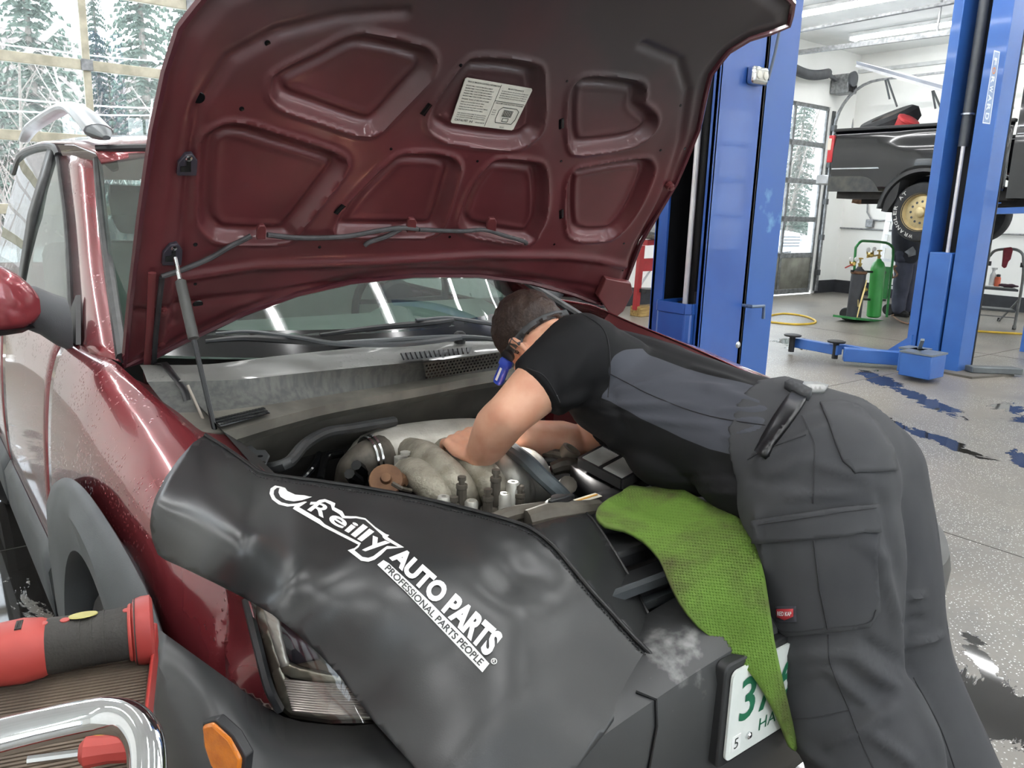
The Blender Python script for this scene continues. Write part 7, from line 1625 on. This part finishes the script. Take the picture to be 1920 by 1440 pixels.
# ================================================================ mechanic behind the pickup wheel
pf = K(1692, 592, z=0); px0, py0_ = pf.x, pf.y
m2 = thing('person', 'person in dark navy work clothes standing behind the pickup wheel', 'person', (px0, py0_, 0))
def PP(px, py, dy=0): return K(px, py, y=py0_ + dy)
b = MB(); hz = PP(1700, 470).z
kneeA, kneeB = PP(1690, 535), PP(1703, 535)
limb(b, [PP(1698, 478), PP(1700, 430) + V(0, 0, .1), V(px0 + .15, py0_ - .05, 1.5)], [.15, .15, .12]); limb(b, [V(px0 + .15, py0_ - .05, 1.5), V(px0 + .15, py0_ - .1, 1.62)], [.055, .05]); ellip(b, (px0 + .15, py0_ - .1, 1.72), .075, .09, .11)
for s_ in (-1, 1):
    limb(b, [V(px0 + .15 + s_ * .18, py0_ - .05, 1.42), V(px0 + .15 + s_ * .24, py0_ - .22, 1.30), V(px0 + .12 + s_ * .12, py0_ - .42, 1.45)], [.05, .042, .035]); hand(b, V(px0 + .12 + s_ * .12, py0_ - .42, 1.45), V(0, -.8, .5), V(s_ * -1, 0, 0), V(0, 0, -1), .5)
for kn, ft in ((kneeA, PP(1684, 585)), (kneeB, PP(1700, 588))): limb(b, [V(kn.x, kn.y, hz), kn, V(ft.x, ft.y, .09)], [.085, .06, .045])
fuse(b, .008, 3).build('body', M_skin, m2)
tr2 = MB(); ellip(tr2, PP(1700, 470), .21, .18, .24)
for kn, ft in ((kneeA, PP(1683, 586)), (kneeB, PP(1702, 588))): limb(tr2, [V(kn.x + .0, kn.y, hz), kn, V(ft.x, ft.y, .12)], [.135, .115, .095])
fuse(tr2, .011, 4, lambda v, n: .012 * mnoise.noise(v * 9)).build('trousers', mat('navy_cloth', '3a3d4c', .8, col2='474a5a', scale=6), m2)
to2 = MB(); limb(to2, [PP(1699, 474), PP(1700, 430) + V(0, 0, .1), V(px0 + .15, py0_ - .05, 1.46)], [.195, .19, .155])
for s_ in (-1, 1): limb(to2, [V(px0 + .15 + s_ * .16, py0_ - .05, 1.43), V(px0 + .15 + s_ * .22, py0_ - .16, 1.34)], [.075, .065])
fuse(to2, .011, 5).build('shirt', mat('navy_shirt', '2a2d38', .8), m2)
hc2 = MB(); ellip(hc2, (px0 + .15, py0_ - .085, 1.745), .082, .092, .105); hc2.build('hair', M_hair, m2)
for ft in (PP(1684, 590), PP(1702, 592)):
    bt = MB(); limb(bt, [V(ft.x, ft.y + .03, .07), V(ft.x - .02, ft.y - .12, .05)], [.06, .045]); bt.box(ft.x - .05, ft.x + .04, ft.y - .16, ft.y + .08, 0, .03); fuse(bt, .01, 3).build('boot', M_dark, m2)
rg = MB(); rag = [PP(a, b_, -.22) for a, b_ in ((1697, 472), (1712, 462), (1717, 478), (1704, 482))]; rg.loft([[rag[3], rag[2]], [rag[3].lerp(rag[0], .5) - V(0, .02, 0), rag[2].lerp(rag[1], .5) - V(0, .02, 0)], [rag[0], rag[1]]]); rg.build('pocket_rag', mat('rag_grey', '8b8f94', .8), m2, solid=.01)
# ================================================================ step stool with things on it
sy = K(1836, 606, z=0).y
def S(px, py, dy=0): return K(px, py, y=sy + dy)
M_st = mat('stool_grey', '8d9092', .4, .5, col2='787b7d', scale=12)
stl = thing('step_stool', 'grey folding step stool with a tall bowed handle by the white wall', 'step stool', K(1865, 600, z=0))
sy2 = K(1900, 618, z=0).y; 
def S2(px, py): t_ = (px - 1823) / (1902 - 1823); return K(px, py, y=sy + (sy2 - sy) * min(1.4, max(-.2, t_)))
f_l = K(1823, 607, z=0); f_r = K(1901, 618, z=0)
MB().tube([f_l, S2(1852, 490), S2(1856, 480), S2(1866, 470), S2(1885, 467), S2(1905, 468), S2(1917, 476), S2(1919, 490), S2(1917, 530), f_r], .018, 8, smooth=3).build('frame', M_st, stl)
for a, c in (((1832, 600), (1843, 545)), ((1908, 608), (1913, 560))):
    p = K(*a, z=0) + V(.12, .3, 0); MB().tube([p, S2(*c)], .015, 8).build('rear_leg', M_st, stl); MB().lathe([(.024, 0), (.02, .05)], p, (0, 0, 1), 10).build('foot', M_blk, stl)
for p in (f_l, f_r): MB().lathe([(.026, 0), (.022, .06)], p, (0, 0, 1), 10).build('foot', M_blk, stl)
def tread(pl, pr, w=.24, name='tread'):
    a, b_ = S2(*pl), S2(*pr); return MB().hexa([a + V(-.02, 0, -.03), b_ + V(-.02, 0, -.03), b_ + V(w, w * .6, -.03), a + V(w, w * .6, -.03), a + V(-.02, 0, 0), b_ + V(-.02, 0, 0), b_ + V(w, w * .6, 0), a + V(w, w * .6, 0)]).build(name, M_clad, stl, bevel=.005)
tread((1846, 538), (1911, 543)); tread((1833, 576), (1905, 582))
MB().tube([S2(1836, 590), S2(1902, 596)], .008, 6).build('crossbar', M_st, stl)
for a in ((1855, 494), (1917, 497)): MB().lathe([(.024, -.03), (.024, .03)], S2(*a), (0, 0, 1), 10).build('joint', M_blk, stl)
gl_ = [S2(a, b_) - V(.03, .02, 0) for a, b_ in ((1881, 465), (1896, 463), (1898, 470), (1894, 486), (1890, 490), (1886, 501), (1882, 503), (1878, 499), (1880, 480))]
tag(MB().prism(gl_, (.05, .03, 0)).build('red_glove', mat('glove_red', '8e3745', .7, col2='7c2f3c', scale=20), bevel=.008), 'dark red glove hanging over the stool handle', 'glove')
q = S2(1862, 536); q.z += .0; sp_ = thing('spray_bottle', 'white spray bottle on the top step of the stool', 'bottle', q + V(.05, .04, .003))
o_ = q + V(.05, .04, .004); MB().lathe([(.036, 0), (.038, .02), (.038, .14), (.02, .17), (.015, .19), (.02, .2), (.02, .22), (.006, .23)], o_, (0, 0, 1), 16).build('bottle', mat('bottle_white', 'dfe2e2', .4), sp_)
MB().bar(o_ + V(0, -.04, .225), o_ + V(0, .03, .225), .02, .025).build('trigger_head', mat('bottle_white', ''), sp_)
q = S2(1871, 538); o_ = q + V(.04, .03, .004); cn = thing('spray_can', 'orange can with dark cap on the stool beside the spray bottle', 'can', o_)
MB().lathe([(.036, 0), (.036, .11), (.03, .125), (.025, .13)], o_, (0, 0, 1), 16).build('can', mat('can_orange', 'd9643f', .4), cn); MB().lathe([(.026, .13), (.026, .16), (.01, .165)], o_, (0, 0, 1), 14).build('cap', M_blk, cn)
q = S2(1893, 539); rg = MB(); ellip(rg, q + V(.06, .04, .018), .06, .13, .022, n=8); tag(MB().add([v + V(0, 0, .012 * mnoise.noise(v * 30)) for v in rg.v], rg.f).build('dark_rag', mat('rag_plum', '4a3340', .8)), 'crumpled dark plum rag on the stool step', 'rag')
# aluminium ladder leaning on the wall
lad = thing('ladder', 'white aluminium ladder leaning on the wall behind the pickup wheel', 'ladder', V(12.6, 6.6, 0))
M_lad = mat('ladder_alu', 'd6d9da', .35, .5, col2='c3c6c8', scale=10)
xl_ = 12.75
def LD(px, py): 
    p = K(px, py, x=xl_); f = max(0, min(1, p.z / 2.6)); return K(px, py, x=xl_ + .55 * f)
l0, l1 = LD(1672, 376), LD(1641, 545); r0_, r1_ = LD(1720, 380), LD(1690, 560)
def ext(a, b_): d = (b_ - a); return b_ + d * ((.02 - b_.z) / d.z)
MB().bar(l0, ext(l0, l1), .09, .03).build('stile', M_lad, lad); MB().bar(r0_, ext(r0_, r1_), .09, .03).build('stile', M_lad, lad)
for k in range(7):
    t0 = .06 + k * .135; a = l0.lerp(ext(l0, l1), t0); b_ = r0_.lerp(ext(r0_, r1_), t0); MB().bar(a, b_, .06, .05).build('rung', M_lad, lad)
# yellow air hoses
M_yel = mat('hose_yellow', 'd6b23a', .5)
tag(MB().tube([K(a, b_, z=.012) for a, b_ in ((1440, 592), (1470, 588), (1505, 592), (1527, 600), (1525, 606), (1490, 608), (1445, 604))], .014, 8, smooth=5).build('air_hose', M_yel), 'yellow air hose looped on the floor right of the near lift columns', 'hose')
tag(MB().tube([K(a, b_, z=.012) for a, b_ in ((1770, 616), (1800, 619), (1850, 622), (1900, 625), (1960, 628))], .014, 8, smooth=5).build('air_hose', M_yel), 'yellow air hose lying straight across the floor before the step stool', 'hose')
# ================================================================ red engine stand, jack stand and block by the back wall
ys_t = 6.9
def E_(px, py, y=ys_t): return K(px, py, y=y)
es = thing('engine_stand', 'red steel stand with a bare engine on top, behind the near lift column', 'engine stand', E_(1192, 585))
M_sr = mat('stand_red', '9a2b2f', .45, col2='8a2428', scale=8)
fz_ = lambda p: V(p.x, p.y, max(.0, p.z))
MB().bar(E_(1208, 455), E_(1260, 452), .12, .07).build('top_rail', M_sr, es)
MB().bar(E_(1203, 460), V(E_(1192, 578).x, ys_t, .09), .08, .06).build('leg', M_sr, es); MB().bar(E_(1262, 460), V(E_(1262, 578).x, ys_t, .09), .08, .06).build('leg', M_sr, es)
MB().bar(E_(1201, 497), E_(1262, 494), .05, .17).build('crossbar', M_sr, es)
MB().bar(E_(1196, 544), E_(1262, 545), .3, .05).build('shelf', M_blk, es)
en = thing('bare_engine', 'greasy bare engine sitting on the red stand', 'engine', E_(1235, 452))
q = E_(1235, 448); MB().box(q.x - .28, q.x + .3, q.y - .2, q.y + .2, q.z + .0, q.z + .06).build('sump', M_grime, en, bevel=.02)
MB().lathe([(.12, 0), (.16, .05), (.16, .25), (.1, .3)], q + V(-.12, -.05, .06), (0, -.2, 1), 14).build('housing', mat('cast_grey_clean', 'b4b6b6', .45, .4, col2='8e9090', scale=12), en); MB().lathe([(.1, 0), (.14, .05), (.14, .2), (.05, .3)], q + V(.16, 0, .06), (0, 0, 1), 12).build('block', M_grime, en)
js = thing('jack_stand', 'white jack stand on the red stand shelf', 'jack stand', E_(1222, 540))
q = E_(1228, 539); ap = E_(1232, 495)
for dx, dy in ((-.17, -.12), (.17, -.12), (.17, .12), (-.17, .12)): MB().bar(V(q.x + dx, q.y + dy, q.z + .02), V(q.x + dx * .15, q.y + dy * .15, ap.z), .05, .02).build('leg', mat('stand_white', 'd5d8dc', .4), js)
MB().bar(V(q.x - .17, q.y - .12, q.z + .03), V(q.x + .17, q.y - .12, q.z + .03), .02, .05).build('foot_bar', mat('stand_white', ''), js); MB().tube([V(q.x, q.y, ap.z - .1), V(q.x, q.y, ap.z + .08)], .022, 10).build('post', M_grime, js); MB().box(q.x - .04, q.x + .04, q.y - .03, q.y + .03, ap.z + .08, ap.z + .1).build('saddle', M_grime, js)
q = E_(1206, 586); wb = MB().box(q.x - .16, q.x + .32, q.y - .1, q.y + .1, 0, .14).build('wood_block', mat('old_wood', 'a58a54', .8, col2='7c6238', scale=6, aniso=(1, 6, 6)), bevel=.008); tag(wb, 'rough timber block on the floor under the red stand', 'block')
